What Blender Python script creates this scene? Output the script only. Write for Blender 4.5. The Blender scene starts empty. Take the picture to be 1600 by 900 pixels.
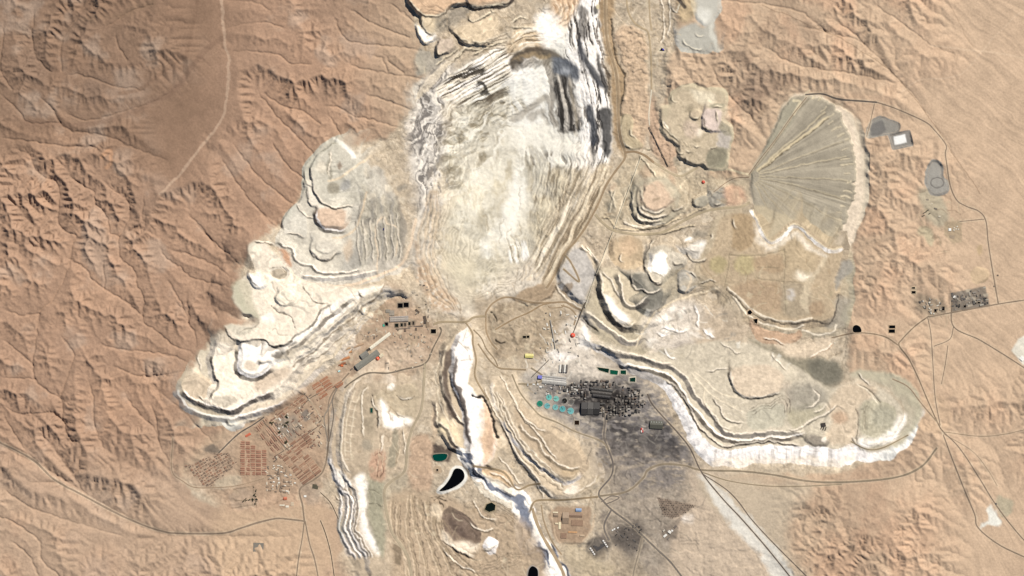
import bpy, bmesh, math, random
import numpy as np

# ----------------------------------------------------------------- camera, world, sun, exposure
scene = bpy.context.scene
cam_data = bpy.data.cameras.new('camera'); cam = bpy.data.objects.new('camera', cam_data)
scene.collection.objects.link(cam); scene.camera = cam
CAM_Z = 60000.0
cam.location = (0, 0, CAM_Z); cam.rotation_euler = (0, 0, 0)
cam_data.sensor_width = 36.0; cam_data.lens = 36.0 * CAM_Z / 16000.0
cam_data.clip_start = 100.0; cam_data.clip_end = 400000.0
SUN_EL, SUN_AZ = math.radians(44), math.radians(42)      # azimuth clockwise from north (+y)
world = bpy.data.worlds.new('World'); scene.world = world; world.use_nodes = True
wn = world.node_tree.nodes; wl = world.node_tree.links
sky = wn.new('ShaderNodeTexSky'); sky.sky_type = 'NISHITA'; sky.sun_disc = False
sky.sun_elevation = SUN_EL; sky.sun_rotation = SUN_AZ; sky.altitude = 2800; sky.dust_density = 1.5
bg = wn['Background']; bg.inputs['Strength'].default_value = 0.055
wl.new(sky.outputs['Color'], bg.inputs['Color'])
sun_data = bpy.data.lights.new('sun', 'SUN'); sun_data.energy = 4.75; sun_data.angle = math.radians(0.5); sun_data.color = (1.0, 0.95, 0.87)
sun = bpy.data.objects.new('sun', sun_data); scene.collection.objects.link(sun); sun.location = (0, 0, 5000)
# a lamp shines along its -z: tilt it so that -z points away from the sun's place in the sky
sun.rotation_euler = (math.radians(90) - SUN_EL, 0.0, math.pi - SUN_AZ)
scene.view_settings.view_transform = 'Standard'; scene.view_settings.look = 'None'
scene.view_settings.exposure = 0.65; scene.view_settings.gamma = 1.0; scene.view_settings.use_curve_mapping = False
ALB_K = np.array((1.731, 1.707, 1.692), np.float32)          # radiance of a sunlit flat white sheet under this light and exposure
# ----------------------------------------------------------------- terrain engine (numpy)
# Map units: photo-map pixels u (east) and v (south); one unit is 10 m. x = (u-800)*10, y = (450-v)*10
U0, U1, V0, V1 = -70.0, 1670.0, -50.0, 950.0
NX, NY = 1393, 801
us = np.linspace(U0, U1, NX, dtype=np.float32)
vs = np.linspace(V0, V1, NY, dtype=np.float32)
DU = (U1 - U0) / (NX - 1)
UU, VV = np.meshgrid(us, vs)

LATTICE = {}
def vnoise(u, v, scale, seed):
    N = 256
    if seed not in LATTICE: LATTICE[seed] = np.random.RandomState(seed).rand(N, N).astype(np.float32) * 2 - 1
    g = LATTICE[seed]
    x = u / scale + 91.7; y = v / scale + 57.3
    xi = np.floor(x).astype(np.int32); yi = np.floor(y).astype(np.int32)
    fx = x - xi; fy = y - yi
    fx = fx * fx * fx * (fx * (fx * 6 - 15) + 10); fy = fy * fy * fy * (fy * (fy * 6 - 15) + 10)
    a = g[yi % N, xi % N]; b = g[yi % N, (xi + 1) % N]
    c = g[(yi + 1) % N, xi % N]; d = g[(yi + 1) % N, (xi + 1) % N]
    return (a + (b - a) * fx) * (1 - fy) + (c + (d - c) * fx) * fy

def fbm(u, v, scale, octaves, seed, gain=0.5):
    s = 0; a = 1.0; t = 0
    for o in range(octaves):
        ca, sa = math.cos(0.6 * o), math.sin(0.6 * o)
        s = s + a * vnoise(u * ca - v * sa, u * sa + v * ca, scale / 2 ** o, seed + o * 17)
        t += a * 0.6; a *= gain
    return s / t

def smooth(t):
    t = np.clip(t, 0, 1)
    return t * t * (3 - 2 * t)

def spline(p, closed=False, n=6):
    p = np.array(p, float)
    if len(p) < 3: return p
    out = []
    m = len(p)
    rng = range(m) if closed else range(m - 1)
    for i in rng:
        if closed:
            a, b, c, d = p[(i - 1) % m], p[i], p[(i + 1) % m], p[(i + 2) % m]
        else:
            b, c = p[i], p[i + 1]
            a = p[i - 1] if i else 2 * b - c
            d = p[i + 2] if i + 2 < m else 2 * c - b
        for k in range(n):
            t = k / n
            out.append(0.5 * ((2 * b) + (c - a) * t + (2 * a - 5 * b + 4 * c - d) * t * t + (3 * b - a - 3 * c + d) * t ** 3))
    if not closed: out.append(p[-1])
    return np.array(out)

def seg_dist(u, v, pts, closed=False):
    """distance to a polyline, arc position of the nearest point and side (+ left of travel)"""
    pts = np.asarray(pts, np.float32)
    best = np.full(u.shape, 1e9, np.float32); arc = np.zeros(u.shape, np.float32)
    L = 0.0
    n = len(pts) if closed else len(pts) - 1
    for i in range(n):
        a = pts[i]; b = pts[(i + 1) % len(pts)]
        dx, dy = b - a; l2 = float(dx * dx + dy * dy)
        if l2 < 1e-9: continue
        ua = u - a[0]; va = v - a[1]
        t = ua * np.float32(dx / l2); t += va * np.float32(dy / l2); np.clip(t, 0, 1, out=t)
        ua -= t * dx; va -= t * dy; ua *= ua; va *= va; d = ua; d += va
        m = d < best
        np.copyto(best, d, where=m)
        l = math.sqrt(l2); t *= l; t += L
        np.copyto(arc, t, where=m)
        L += l
    return np.sqrt(best), arc, L

def inside(u, v, pts):
    pts = np.asarray(pts, np.float32)
    c = np.zeros(u.shape, bool)
    j = len(pts) - 1
    for i in range(len(pts)):
        xi, yi = pts[i]; xj, yj = pts[j]
        if yi != yj:
            c ^= ((yi > v) != (yj > v)) & (u < (xj - xi) * (v - yi) / (yj - yi) + xi)
        j = i
    return c

def window(pts, pad):
    pts = np.asarray(pts)
    i0 = max(0, int((pts[:, 0].min() - pad - U0) / DU)); i1 = min(NX, int((pts[:, 0].max() + pad - U0) / DU) + 2)
    j0 = max(0, int((pts[:, 1].min() - pad - V0) / DU)); j1 = min(NY, int((pts[:, 1].max() + pad - V0) / DU) + 2)
    return slice(j0, max(j1, j0)), slice(i0, max(i1, i0))

def lin(c):
    """display colour 0-255 of sunlit flat ground -> albedo"""
    c = np.array(c, np.float32) / 255
    c = np.where(c <= 0.04045, c / 12.92, ((c + 0.055) / 1.055) ** 2.4)
    return np.minimum(c / ALB_K, 0.93).astype(np.float32)

def resample(z, u0, v0, du, u, v):
    """bicubic (Catmull-Rom) sample of grid z"""
    x = np.clip((u - u0) / du, 1, z.shape[1] - 2.001); y = np.clip((v - v0) / du, 1, z.shape[0] - 2.001)
    xi = x.astype(np.int32); yi = y.astype(np.int32)
    xi = np.minimum(xi, z.shape[1] - 3); yi = np.minimum(yi, z.shape[0] - 3)
    fx = x - xi; fy = y - yi
    def w(t): return (-.5*t+t*t-.5*t**3, 1-2.5*t*t+1.5*t**3, .5*t+2*t*t-1.5*t**3, -.5*t*t+.5*t**3)
    wx = w(fx); wy = w(fy); r = 0
    for j in range(4):
        row = 0
        for i in range(4): row = row + wx[i] * z[yi + j - 1, xi + i - 1]
        r = r + wy[j] * row
    return r.astype(np.float32)

def blur(a, n=1):
    for _ in range(n):
        p = np.pad(a, 1, mode='edge')
        a = (p[:-2, 1:-1] + p[2:, 1:-1] + p[1:-1, :-2] + p[1:-1, 2:] + 2 * a) / 6
    return a

def erode(z, dx, K, iters, D=0.08, m=0.42, lift=0.0):
    """implicit stream-power erosion along steepest descent, whole drainage levels at a time"""
    ny, nx = z.shape; N = nx * ny
    idx = np.arange(N).reshape(ny, nx)
    rs = np.random.RandomState(3)
    offs = [(-1,-1),(-1,0),(-1,1),(0,-1),(0,1),(1,-1),(1,0),(1,1)]
    lens = np.array([math.hypot(*o) for o in offs]) * dx
    for it in range(iters):
        z = z + lift
        p = np.pad(z, 1, mode='edge')
        slopes = np.stack([(z - p[1+a:1+a+ny, 1+b:1+b+nx]) / l for (a, b), l in zip(offs, lens)])
        pit = slopes.max(0) <= 0
        if pit.any():
            nb = np.min(np.stack([p[1+a:1+a+ny, 1+b:1+b+nx] for a, b in offs]), 0)
            z = np.where(pit, nb + 0.2, z)
        smax = slopes.max(0)
        k = np.where(slopes > 0, slopes * (1 + 0.5 * rs.rand(*slopes.shape)), slopes).argmax(0)
        a = np.array([o[0] for o in offs])[k]; b = np.array([o[1] for o in offs])[k]
        J, I = np.mgrid[0:ny, 0:nx]
        rj = np.clip(J + a, 0, ny - 1); ri = np.clip(I + b, 0, nx - 1)
        rec = np.where(smax > 0, rj * nx + ri, idx).ravel()
        edge = np.zeros((ny, nx), bool); edge[0] = edge[-1] = True; edge[:, 0] = edge[:, -1] = True
        rec = np.where(edge.ravel(), idx.ravel(), rec)
        dep = (rec != idx.ravel()).astype(np.int32); ptr = rec.copy()
        for _ in range(13):
            dep = dep + dep[ptr]; ptr = ptr[ptr]
        order = np.argsort(dep, kind='stable'); ds = dep[order]
        cuts = np.searchsorted(ds, np.arange(1, ds[-1] + 2))
        A = np.ones(N)
        for l in range(len(cuts) - 2, -1, -1):
            nodes = order[cuts[l]:cuts[l + 1]]
            np.add.at(A, rec[nodes], A[nodes])
        L = np.where(lens[k] > 0, lens[k], dx).ravel()
        f = K.ravel() * (A * (dx / 20.0) ** 2) ** m / L
        zf = z.ravel().copy()
        for l in range(len(cuts) - 1):
            nodes = order[cuts[l]:cuts[l + 1]]
            zf[nodes] = (zf[nodes] + f[nodes] * zf[rec[nodes]]) / (1 + f[nodes])
        z = zf.reshape(ny, nx)
        p = np.pad(z, 1, mode='edge')
        z = z + D * ((p[:-2, 1:-1] + p[2:, 1:-1] + p[1:-1, :-2] + p[1:-1, 2:]) / 4 - z)
    return z, A.reshape(ny, nx)

def blobs(u, v, lst, soft):
    """soft union of polygons -> 0..1"""
    m = np.zeros(u.shape, np.float32)
    for p in lst:
        q = spline(p, True, 3)
        d, _, _ = seg_dist(u, v, q, True)
        d = np.where(inside(u, v, q), d, -d)
        m = np.maximum(m, smooth(d / soft * 0.5 + 0.5))
    return m

def blobs_wide(lst, soft):
    """the same over the whole sheet, worked out on a coarse grid"""
    a, b = np.meshgrid(np.arange(-90, 1691, 4.0, dtype=np.float32), np.arange(-70, 971, 4.0, dtype=np.float32))
    return np.clip(resample(blobs(a, b, lst, soft), -90, -70, 4.0, UU, VV), 0, 1)
# ----------------------------------------------------------------- the desert: channels, hills, plains
CHANNELS = [
 [(45,240),(60,270),(88,285),(92,308),(90,345),(100,360),(118,370),(112,385),(109,410),(98,440),(82,470),(62,490),(58,520),(50,570)],
 [(105,270),(125,288),(147,300),(148,315),(162,332),(170,350),(172,365),(185,370),(187,400),(210,425),(215,450),(224,465),(222,495),(228,508),(240,513),(268,538),(297,550),(315,575)],
 [(160,283),(185,302),(200,315),(202,333),(197,350),(185,370)], [(225,300),(223,335),(222,350),(200,362)],
 [(248,383),(258,400),(283,420),(308,437),(362,450),(400,470)], [(262,388),(300,400),(330,412),(372,440)],
 [(300,345),(330,375),(350,392),(380,420)], [(290,330),(318,360),(336,385)],
 [(100,400),(135,420),(143,437),(163,450),(185,465),(207,480),(222,495)], [(160,400),(163,430),(163,450)],
 [(255,430),(270,450),(287,482),(295,507),(305,522),(307,545)], [(292,455),(293,480),(295,507)], [(330,475),(345,510),(346,535)],
 [(150,535),(180,545),(240,551),(280,560),(310,580)], [(170,570),(220,588),(260,585),(290,580)],
 [(0,527),(25,547),(50,570),(55,592),(75,612),(95,625),(97,640),(100,668),(112,690)], [(0,480),(30,492),(62,490)],
 [(90,520),(108,540),(116,555),(108,580),(95,615)], [(0,590),(55,592)],
 [(137,590),(145,620),(145,645),(150,675),(160,700)], [(192,612),(207,635),(225,655),(240,670),(246,690),(262,720)],
 [(232,625),(242,650),(246,690)], [(250,612),(287,645),(305,665),(330,690)], [(0,625),(20,645),(45,647),(82,645),(100,662)],
 [(-60,660),(0,695),(60,728),(130,770),(190,805),(240,830),(330,838),(450,840)], [(0,760),(40,790),(110,815),(190,838)],
 [(-20,800),(25,820),(60,845),(63,872),(90,900)], [(10,840),(45,870),(60,900)], [(0,640),(30,690),(60,728)], [(75,690),(95,720),(130,770)],
 [(100,118),(127,118),(185,136),(207,138),(225,142)], [(57,147),(82,172),(95,192),(112,205),(135,208),(175,215),(200,228),(260,250)],
 [(100,170),(120,185),(150,187),(200,172),(240,160),(280,135)], [(55,10),(52,45),(52,75),(60,95),(80,112)], [(0,145),(30,175),(47,192),(95,192)],
 [(10,30),(5,70),(2,110),(20,140)], [(130,20),(105,50),(95,80),(98,110)], [(160,50),(200,22),(240,8)], [(180,45),(186,72),(200,95)],[(0,215),(50,222),(95,228),(150,230)],
 [(400,140),(435,185),(460,210),(475,225),(500,250)], [(507,175),(522,192),(535,215),(560,240)], [(540,100),(575,110),(605,115),(650,122),(680,130)],
 [(575,85),(597,92),(605,112)], [(597,82),(612,100),(632,115)], [(500,165),(525,167),(550,180),(590,190),(640,205)], [(565,145),(600,157),(635,170),(665,180)],
 [(600,0),(632,22),(650,38),(690,60)], [(495,100),(455,100),(435,87),(380,80),(357,85)], [(450,50),(440,42),(405,35),(350,45)], [(430,20),(400,5),(350,0)],
 [(407,142),(440,165),(475,175),(500,195)], [(360,220),(390,260),(420,290),(470,330)], [(340,240),(380,300),(420,345),(450,370)], [(420,215),(450,260),(490,290)],
 [(520,20),(540,60),(580,70),(640,75),(680,90)], [(540,10),(590,40),(640,60)],
 [(1110,0),(1200,8),(1255,22),(1290,50),(1330,60),(1360,78),(1385,105),(1420,140),(1450,180),(1475,215),(1490,240)], [(1240,40),(1290,50)], [(1300,30),(1330,50),(1350,70)],
 [(1360,5),(1400,30),(1440,60),(1455,72),(1490,85)], [(1190,70),(1240,100),(1330,115),(1400,130)], [(1110,100),(1130,140),(1180,190)],
]
def macro(u, v): return 150 - 0.20 * np.clip(u, -80, 560) - 0.24 * v

MOUNTAIN = [[(-90,-70),(130,-70),(250,20),(285,95),(225,150),(205,225),(275,300),(330,270),(380,180),(420,-70),(690,-70),(700,200),(640,420),(440,560),(330,680),(275,730),(190,710),(60,720),(-90,700)],
 [(-90,740),(60,770),(110,830),(105,960),(-90,960)],[(120,745),(180,745),(235,760),(225,815),(150,800)],
 [(1040,-70),(1400,-70),(1380,80),(1420,160),(1320,150),(1150,220),(1180,300),(1040,280),(960,200),(960,60)],
 [(1420,-70),(1470,-60),(1450,60),(1370,40)],[(1425,75),(1470,70),(1470,100),(1430,98)],
 [(1290,260),(1350,190),(1430,225),(1480,235),(1495,262),(1440,300),(1450,330),(1425,350),(1480,420),(1490,450),(1430,460),(1440,480),(1400,500),(1330,470),(1330,370),(1320,330)],
 [(1330,520),(1420,520),(1450,560),(1430,620),(1330,590),(1310,540)],[(1480,620),(1540,608),(1620,595),(1640,650),(1560,655),(1480,655)],
 [(1310,720),(1400,680),(1460,660),(1470,700),(1420,740),(1320,750)],[(1255,765),(1370,755),(1450,770),(1475,830),(1480,900),(1440,960),(1270,960),(1240,860)],[(1500,720),(1530,740),(1520,780),(1490,740)],
 [(130,872),(240,862),(370,866),(460,885),(440,960),(130,960)],[(1590,640),(1660,640),(1660,720),(1600,720)]]

du4 = 4.0
u4, v4 = np.meshgrid(np.arange(-90, 1691, du4, dtype=np.float32), np.arange(-70, 971, du4, dtype=np.float32))
wu = fbm(u4, v4, 60, 3, 5) * 9; wv = fbm(u4, v4, 60, 3, 6) * 9
M4 = blobs(u4 + wu, v4 + wv, MOUNTAIN, 60)
dch = np.full(u4.shape, 1e9, np.float32)
wu2 = fbm(u4, v4, 30, 3, 15) * 4; wv2 = fbm(u4, v4, 30, 3, 16) * 4
for c in CHANNELS:
    d, _, _ = seg_dist(u4 + wu2, v4 + wv2, spline(c, n=3)); dch = np.minimum(dch, d)
far = np.clip(dch, 0, 60); far = np.where(u4 > 950, np.minimum(far + 8, 22), far)
east = smooth((u4 - 950) / 80)
z = macro(u4, v4) + M4 * (20 + 34 * (1 - np.exp(-far / 20)) * (1 - 0.5 * east) + 10 * east + fbm(u4, v4, 24, 4, 31, 0.7) * np.clip(far / 8, 0.1, 1) * (9 + 8 * east) + fbm(u4, v4, 90, 2, 37) * 16) - 14 * M4 * np.exp(-(dch / 3.5) ** 2)
# the hills rise slowly while every wash cuts down: branching gullies and sharp spurs
z, _ = erode(z, 40.0, (0.0003 + M4) * 2.2 * (1 + 0.35 * fbm(u4, v4, 30, 3, 61)), 40, 0.02, 0.5, M4 * (0.8 + 0.95 * east) * np.clip(far / 22, 0.0, 1.0))
du2 = 2.0
u2, v2 = np.meshgrid(np.arange(-86, 1687, du2, dtype=np.float32), np.arange(-66, 967, du2, dtype=np.float32))
M2 = resample(M4, -90, -70, du4, u2, v2)
z = resample(z, -90, -70, du4, u2, v2) + M2 * fbm(u2, v2, 9, 3, 77, 0.7) * 5
z, _ = erode(z, 20.0, (0.0003 + M2) * 1.8 * (1 + 0.4 * fbm(u2, v2, 25, 3, 62)), 13, 0.01, 0.5, M2 * 1.0)
HT = resample(z, -86, -66, du2, UU, VV)
MM = np.clip(resample(M2, -86, -66, du2, UU, VV), 0, 1)
HT = HT + MM * fbm(UU, VV, 5, 2, 78) * 2.6
HT, _ = erode(HT, DU * 10, (0.0003 + MM) * 1.3, 4, 0.02, 0.5, MM * 0.35)
HT = HT.astype(np.float32)
for c in CHANNELS:                                   # the main washes are cut sharply into the valley floors
    q = spline(c, n=6); w = window(q, 14)
    if HT[w].size == 0: continue
    wob = vnoise(UU[w], VV[w], 7, 88) * 1.6
    dd, aa, L = seg_dist(UU[w] + wob, VV[w] + vnoise(UU[w], VV[w], 7, 89) * 1.6, q)
    fall = smooth(aa / 20) * (0.3 + 0.7 * MM[w])
    HT[w] -= fall * (13 * np.clip(1 - dd / 2.2, 0, 1) + 4 * np.exp(-(dd / 5) ** 2))
# plains: faint streaks of old washes running down to the south-east
def streaks(u, v, ang, seed, long=14):
    a = math.radians(ang); s = u * math.cos(a) + v * math.sin(a); t = -u * math.sin(a) + v * math.cos(a)
    wob = fbm(u, v, 40, 2, seed + 3) * 5
    return fbm(s / long, t + wob, 7.0, 3, seed, 0.6)
ang = 38
st = streaks(UU, VV, 38, 200) * smooth((UU - 1180) / 140) * smooth((650 - VV) / 120) + streaks(UU, VV, 62, 230) * smooth((UU - 1380) / 120) * smooth((VV - 480) / 120) + streaks(UU, VV, 28, 260) * smooth((520 - UU) / 160) * smooth((VV - 640) / 100)
HT += (1 - MM) * (st * 3.4 + fbm(UU, VV, 14, 4, 300) * 1.6)
HT += fbm(UU, VV, 5, 2, 310) * 0.7
BASE = macro(UU, VV)
HT = BASE + (HT - BASE) * (1 + 0.18 * MM * smooth((760 - UU) / 60))
FADE = None

# colour of the desert
def mix(a, b, t): return a + (b - a) * t[..., None]
def field(c): return np.broadcast_to(lin(c), UU.shape + (3,)).copy()
n1 = fbm(UU, VV, 160, 4, 400); n2 = fbm(UU, VV, 45, 4, 410); n3 = fbm(UU, VV, 12, 3, 420)
ALB = field((208,178,148))
ALB = mix(ALB, lin((188,148,121)), smooth((700 - UU) / 240) * 0.9)
ALB = mix(ALB, lin((148,116,93)), blobs_wide([[(-90,-70),(340,-70),(348,100),(338,200),(265,295),(140,240),(-90,250)]], 60) * 0.75)
ALB = mix(ALB, lin((204,172,144)), blobs_wide([[(-90,730),(200,740),(300,690),(560,700),(540,960),(-90,960)]], 90) * 0.9)
ALB = mix(ALB, lin((215,183,152)), smooth((UU - 1320) / 120) * 0.85)
ALB = mix(ALB, lin((212,172,140)), MM * smooth((UU - 1050) / 100) * smooth(0.4 + n2 * 0.9) * 0.8)
ALB = mix(ALB, lin((190,158,130)), MM * smooth((UU - 1050) / 100) * smooth(-0.2 - n2 * 1.2) * 0.7)
ALB = mix(ALB, lin((160,130,108)), smooth(n1 * 1.6 - 0.15) * 0.35 * MM)
ALB = mix(ALB, lin((208,164,132)), smooth(-n1 * 1.4 + n2 * 0.6 - 0.1) * 0.45 * MM * smooth((900 - UU) / 200))
ALB = mix(ALB, lin((186,164,146)), smooth(n2 * 1.5 - 0.35) * 0.45 * MM * smooth((900 - UU) / 200))
# old washes and the pale dry river of the north-western basin
def wash(pts, wid, col, op, soft=3):
    q = spline(pts, n=5); w = window(q, wid + 10)
    dd, _, _ = seg_dist(UU[w] + n3[w] * 1.5, VV[w] + n2[w] * 2.5, q)
    t = smooth((wid / 2 - dd) / soft + 0.5) * op
    ALB[w] += (lin(col) - ALB[w]) * t[..., None]
wash([(317,-50),(297,67),(287,91),(250,118),(219,142),(189,148)], 6, (146,114,92), 0.6); wash([(351,57),(314,88),(294,115),(280,135),(250,155),(202,179),(135,196),(40,192)], 8, (144,112,92), 0.5)
wash([(240,5),(190,22),(160,26),(130,32)], 9, (150,120,96), 0.5); wash([(280,92),(240,98),(210,102),(150,98)], 2.5, (140,110,90), 0.6)
wash([(344,-50),(351,61),(358,95),(353,162),(341,196),(304,243),(263,294),(250,305)], 4, (212,178,150), 0.75, 2); wash([(160,245),(172,235),(174,255),(166,262)], 6, (212,160,122), 0.7)
wash([(1190,8),(1290,50),(1385,105),(1450,180),(1490,240),(1530,300)], 1.6, (150,124,98), 0.6, 1); wash([(1400,150),(1440,125),(1500,118),(1560,50),(1610,8)], 1.6, (232,204,174), 0.4, 1)
wash([(1455,72),(1500,78),(1560,85),(1620,95)], 3, (230,200,168), 0.5, 2); wash([(1480,0),(1495,30),(1510,60),(1520,75)], 1.6, (180,150,122), 0.5, 1)
for c_, r_, k_ in (((1192,128),34,.5),((1165,150),26,.45),((1155,95),20,.35),((1150,170),16,.4),((520,135),22,.5),((505,95),14,.4),((120,45),34,.35),((150,140),28,.4),((55,105),40,.3),((240,315),24,.3),((1240,60),40,.25)):
    w = window([(c_[0]-r_*2, c_[1]-r_*2), (c_[0]+r_*2, c_[1]+r_*2)], 2)
    q = np.hypot(UU[w]-c_[0], (VV[w]-c_[1])*1.15) / r_ + n2[w] * 0.5
    t = smooth(1.25 - q) * k_
    ALB[w] += (lin((140,116,100)) - ALB[w]) * t[..., None]     # soft-edged darker grey-brown patches
ALB *= (1 + 0.07 * n3 + 0.05 * n2)[..., None]
# dusty cast over the whole desert (desaturate a little)
lum = (ALB * np.array((0.3, 0.55, 0.15), np.float32)).sum(-1, keepdims=True)
ALB += (lum * np.array((1.16, 0.98, 0.76), np.float32) - ALB) * 0.15
ALB *= (0.91 + 0.09 * smooth((UU - 500) / 600))[..., None]
# ----------------------------------------------------------------- shaping tools for the mine
REG = np.zeros(UU.shape, np.int16)            # which heap or setting object a grid point belongs to
WARP_U = fbm(UU, VV, 10, 3, 500) * 1.5 + fbm(UU, VV, 30, 2, 520) * 1.6
WARP_V = fbm(UU, VV, 10, 3, 510) * 1.5 + fbm(UU, VV, 30, 2, 530) * 1.6
GR = fbm(UU, VV, 7, 3, 540, 0.7); PT = fbm(UU, VV, 24, 3, 550)
REG_ID = {}
def reg(name):
    if name not in REG_ID: REG_ID[name] = len(REG_ID) + 1
    return REG_ID[name]

def sdf(pts, pad, warp=1.0, curve=True, closed=True):
    q = spline(pts, closed, 4) if curve else np.array(pts, float)
    w = window(q, pad)
    u = UU[w] + WARP_U[w] * warp; v = VV[w] + WARP_V[w] * warp
    if u.size == 0: return None
    d, arc, L = seg_dist(u, v, q, closed)
    if closed: d = np.where(inside(u, v, q), d, -d)
    return w, d, arc

def put(w, col, t, grain=0.06, patchy=0.05):
    c = lin(col) * (1 + grain * GR[w] + 0.6 * patchy * PT[w])[..., None]
    ALB[w] += (c - ALB[w]) * t[..., None]

def mesa(h, w, top, face, pts, region=None, warp=1.0, curve=True, streak=0.13, grain=0.06, patchy=0.06, flat=0.9, rim=0, open=None, long=34, own=0.5, wmap=None):
    """a tipped heap: pts is the crest line, h metres above the plain, faces w units wide at the angle of repose;
    towards open (degrees clockwise from east on the map) it runs out over long units into the ground it was tipped from"""
    r = sdf(pts, (long if open is not None else w) + 3, warp, curve)
    if r is None: return
    s, d, arc = r
    sol = 1.0
    we = np.full(d.shape, float(w), np.float32)
    if open is not None:
        gv, gu = np.gradient(blur(d, 12))
        o = 0
        for a in (open if isinstance(open, tuple) else (open,)):
            a = math.radians(a); dot = -(gu * math.cos(a) + gv * math.sin(a)) / (np.hypot(gu, gv) + 1e-6)
            o = np.maximum(o, blur(smooth((dot + 0.15) / 0.7), 14))
        we = w + o * (long - w); sol = 1 - o
    if wmap: we = we * np.interp(UU[s], wmap[0], wmap[1])
    we = we * (1 + (0.22 if own < 1 else 0.08) * PT[s])
    t = np.clip((d + we) / we, 0, 1)
    rug = 1 - flat
    if h > 0: h = h * 1.7
    HT[s] = HT[s] * (1 - t) + (BASE[s] + h + (HT[s] - BASE[s]) * rug + GR[s] * 0.9 + PT[s] * 1.5) * t
    if rim: HT[s] += rim * np.exp(-((d - 1.2) / 1.2) ** 2) * sol
    base = top if top is not None else face
    if face is not None:
        k = smooth((d + we) / 1.5 + 0.3) * smooth(-d / 1.2 + 0.5) * sol
        n = vnoise(arc, arc * 0 + 7.0, 1.6, 601) + vnoise(arc, arc * 0 + 3.0, 6.0, 602) * 0.8
        blot = smooth(vnoise(arc, arc * 0 + 11.0, 17.0, 603) * 1.4 + 0.5 if own < 1 else arc * 0 + 1)      # lengths in the face tone alternate with lengths in the top tone
        c = (lin(face) * blot[..., None] + lin(base) * (1 - blot[..., None])) * own + lin(base) * (1 - own)
        c = c * (1 + streak * n)[..., None]
        ALB[s] += (c - ALB[s]) * k[..., None]
    if top is not None:
        edge = smooth(d / (1.6 + (1 - sol) * 5) + 0.5)
        put(s, top, edge, grain, patchy)
    if region: REG[s] = np.where(d > -w * 0.85, reg(region), REG[s])

def patch(col, pts, op=1.0, soft=3.0, warp=1.4, curve=True, grain=0.06, patchy=0.06, dh=0, region=None):
    r = sdf(pts, soft + 3, warp, curve)
    if r is None: return
    s, d, arc = r
    t = smooth(d / soft * 0.5 + 0.5) * op
    if col is not None: put(s, col, t, grain, patchy)
    if dh: HT[s] += dh * smooth(d / soft * 0.5 + 0.5)
    if region: REG[s] = np.where(d > 0, reg(region), REG[s])

def oval(cu, cv, ru, rv=None, rot=0, n=12):
    rv = rv or ru; a = math.radians(rot)
    return [(cu + ru * math.cos(t) * math.cos(a) - rv * math.sin(t) * math.sin(a), cv + ru * math.cos(t) * math.sin(a) + rv * math.sin(t) * math.cos(a)) for t in [2 * math.pi * k / n for k in range(n)]]

def stroke(col, pts, wid, op=1.0, dh=0, warp=0.6, soft=0.8, jag=0, grain=0.05, region=None):
    """a worn track, ditch or bank along a line"""
    r = sdf(pts, wid + 6 + jag * 3, warp, True, False)
    if r is None: return
    s, d, arc = r
    if jag: d = d + (vnoise(arc, arc * 0, 2.2, 611) + vnoise(arc, arc * 0, 5.0, 612)) * jag
    t = smooth((wid / 2 - d) / soft * 0.5 + 0.5)
    if col is not None: put(s, col, t * op, grain, grain)
    if dh: HT[s] += dh * np.exp(-(d / (wid * 0.6)) ** 2)
    if region: REG[s] = np.where(d < wid / 2, reg(region), REG[s])

def grade(pts, wid, verge=None):
    """level the ground across a road bed, a short length at a time, and dust its shoulders"""
    q = spline(pts, n=5)
    for i in range(0, len(q) - 1, 8):
        c = q[i:i + 9]
        if len(c) < 2: continue
        s, d, arc = sdf(c, wid + 5, 0, False, False) or (None, None, None)
        if s is None or d.size == 0: continue
        sm = blur(HT[s].copy(), 8)
        k = smooth((wid - d) / 2 + 0.5)
        HT[s] = HT[s] * (1 - k) + sm * k
        if verge is not None: put(s, verge, smooth((wid - 0.6 - d + 0.8 * GR[s]) / 1.5 + 0.5) * 0.32, 0.05, 0.05)

def strata(pts, line, cols, across=2.4, along=60, op=1.0, soft=4, seed=1, relief=6.0, cut=(0.15, 0.5), warp=1.2, wob=3.0):
    """bands of rock that follow a guide line inside an area: cols = (base, pale, dark)"""
    r = sdf(pts, soft + 4, warp)
    s, d, _ = r
    q = spline(line, n=6)
    dd, arc, _ = seg_dist(UU[s], VV[s], q)
    sg = np.where(inside(UU[s], VV[s], list(line) + [(line[-1][0] + 900, line[-1][1] - 900), (line[0][0] + 900, line[0][1] - 900)]), dd, -dd)
    sg = sg + fbm(UU[s], VV[s], 26, 3, 1300 + seed) * wob
    n = vnoise(sg, arc / along, across, 1310 + seed) + 0.6 * vnoise(sg, arc / along * 2.2, across * 0.55, 1320 + seed)
    t = smooth(d / soft * 0.5 + 0.5) * op
    if cols[0] is not None: put(s, cols[0], t, 0.05, 0.05)
    put(s, cols[1], t * smooth((n - cut[0]) * 2.5 + 0.2), 0.04, 0.04)
    put(s, cols[2], t * smooth((-n - cut[1]) * 2.8 + 0.3), 0.04, 0.04)
    HT[s] += smooth(d / soft * 0.5 + 0.5) * n * relief

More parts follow.
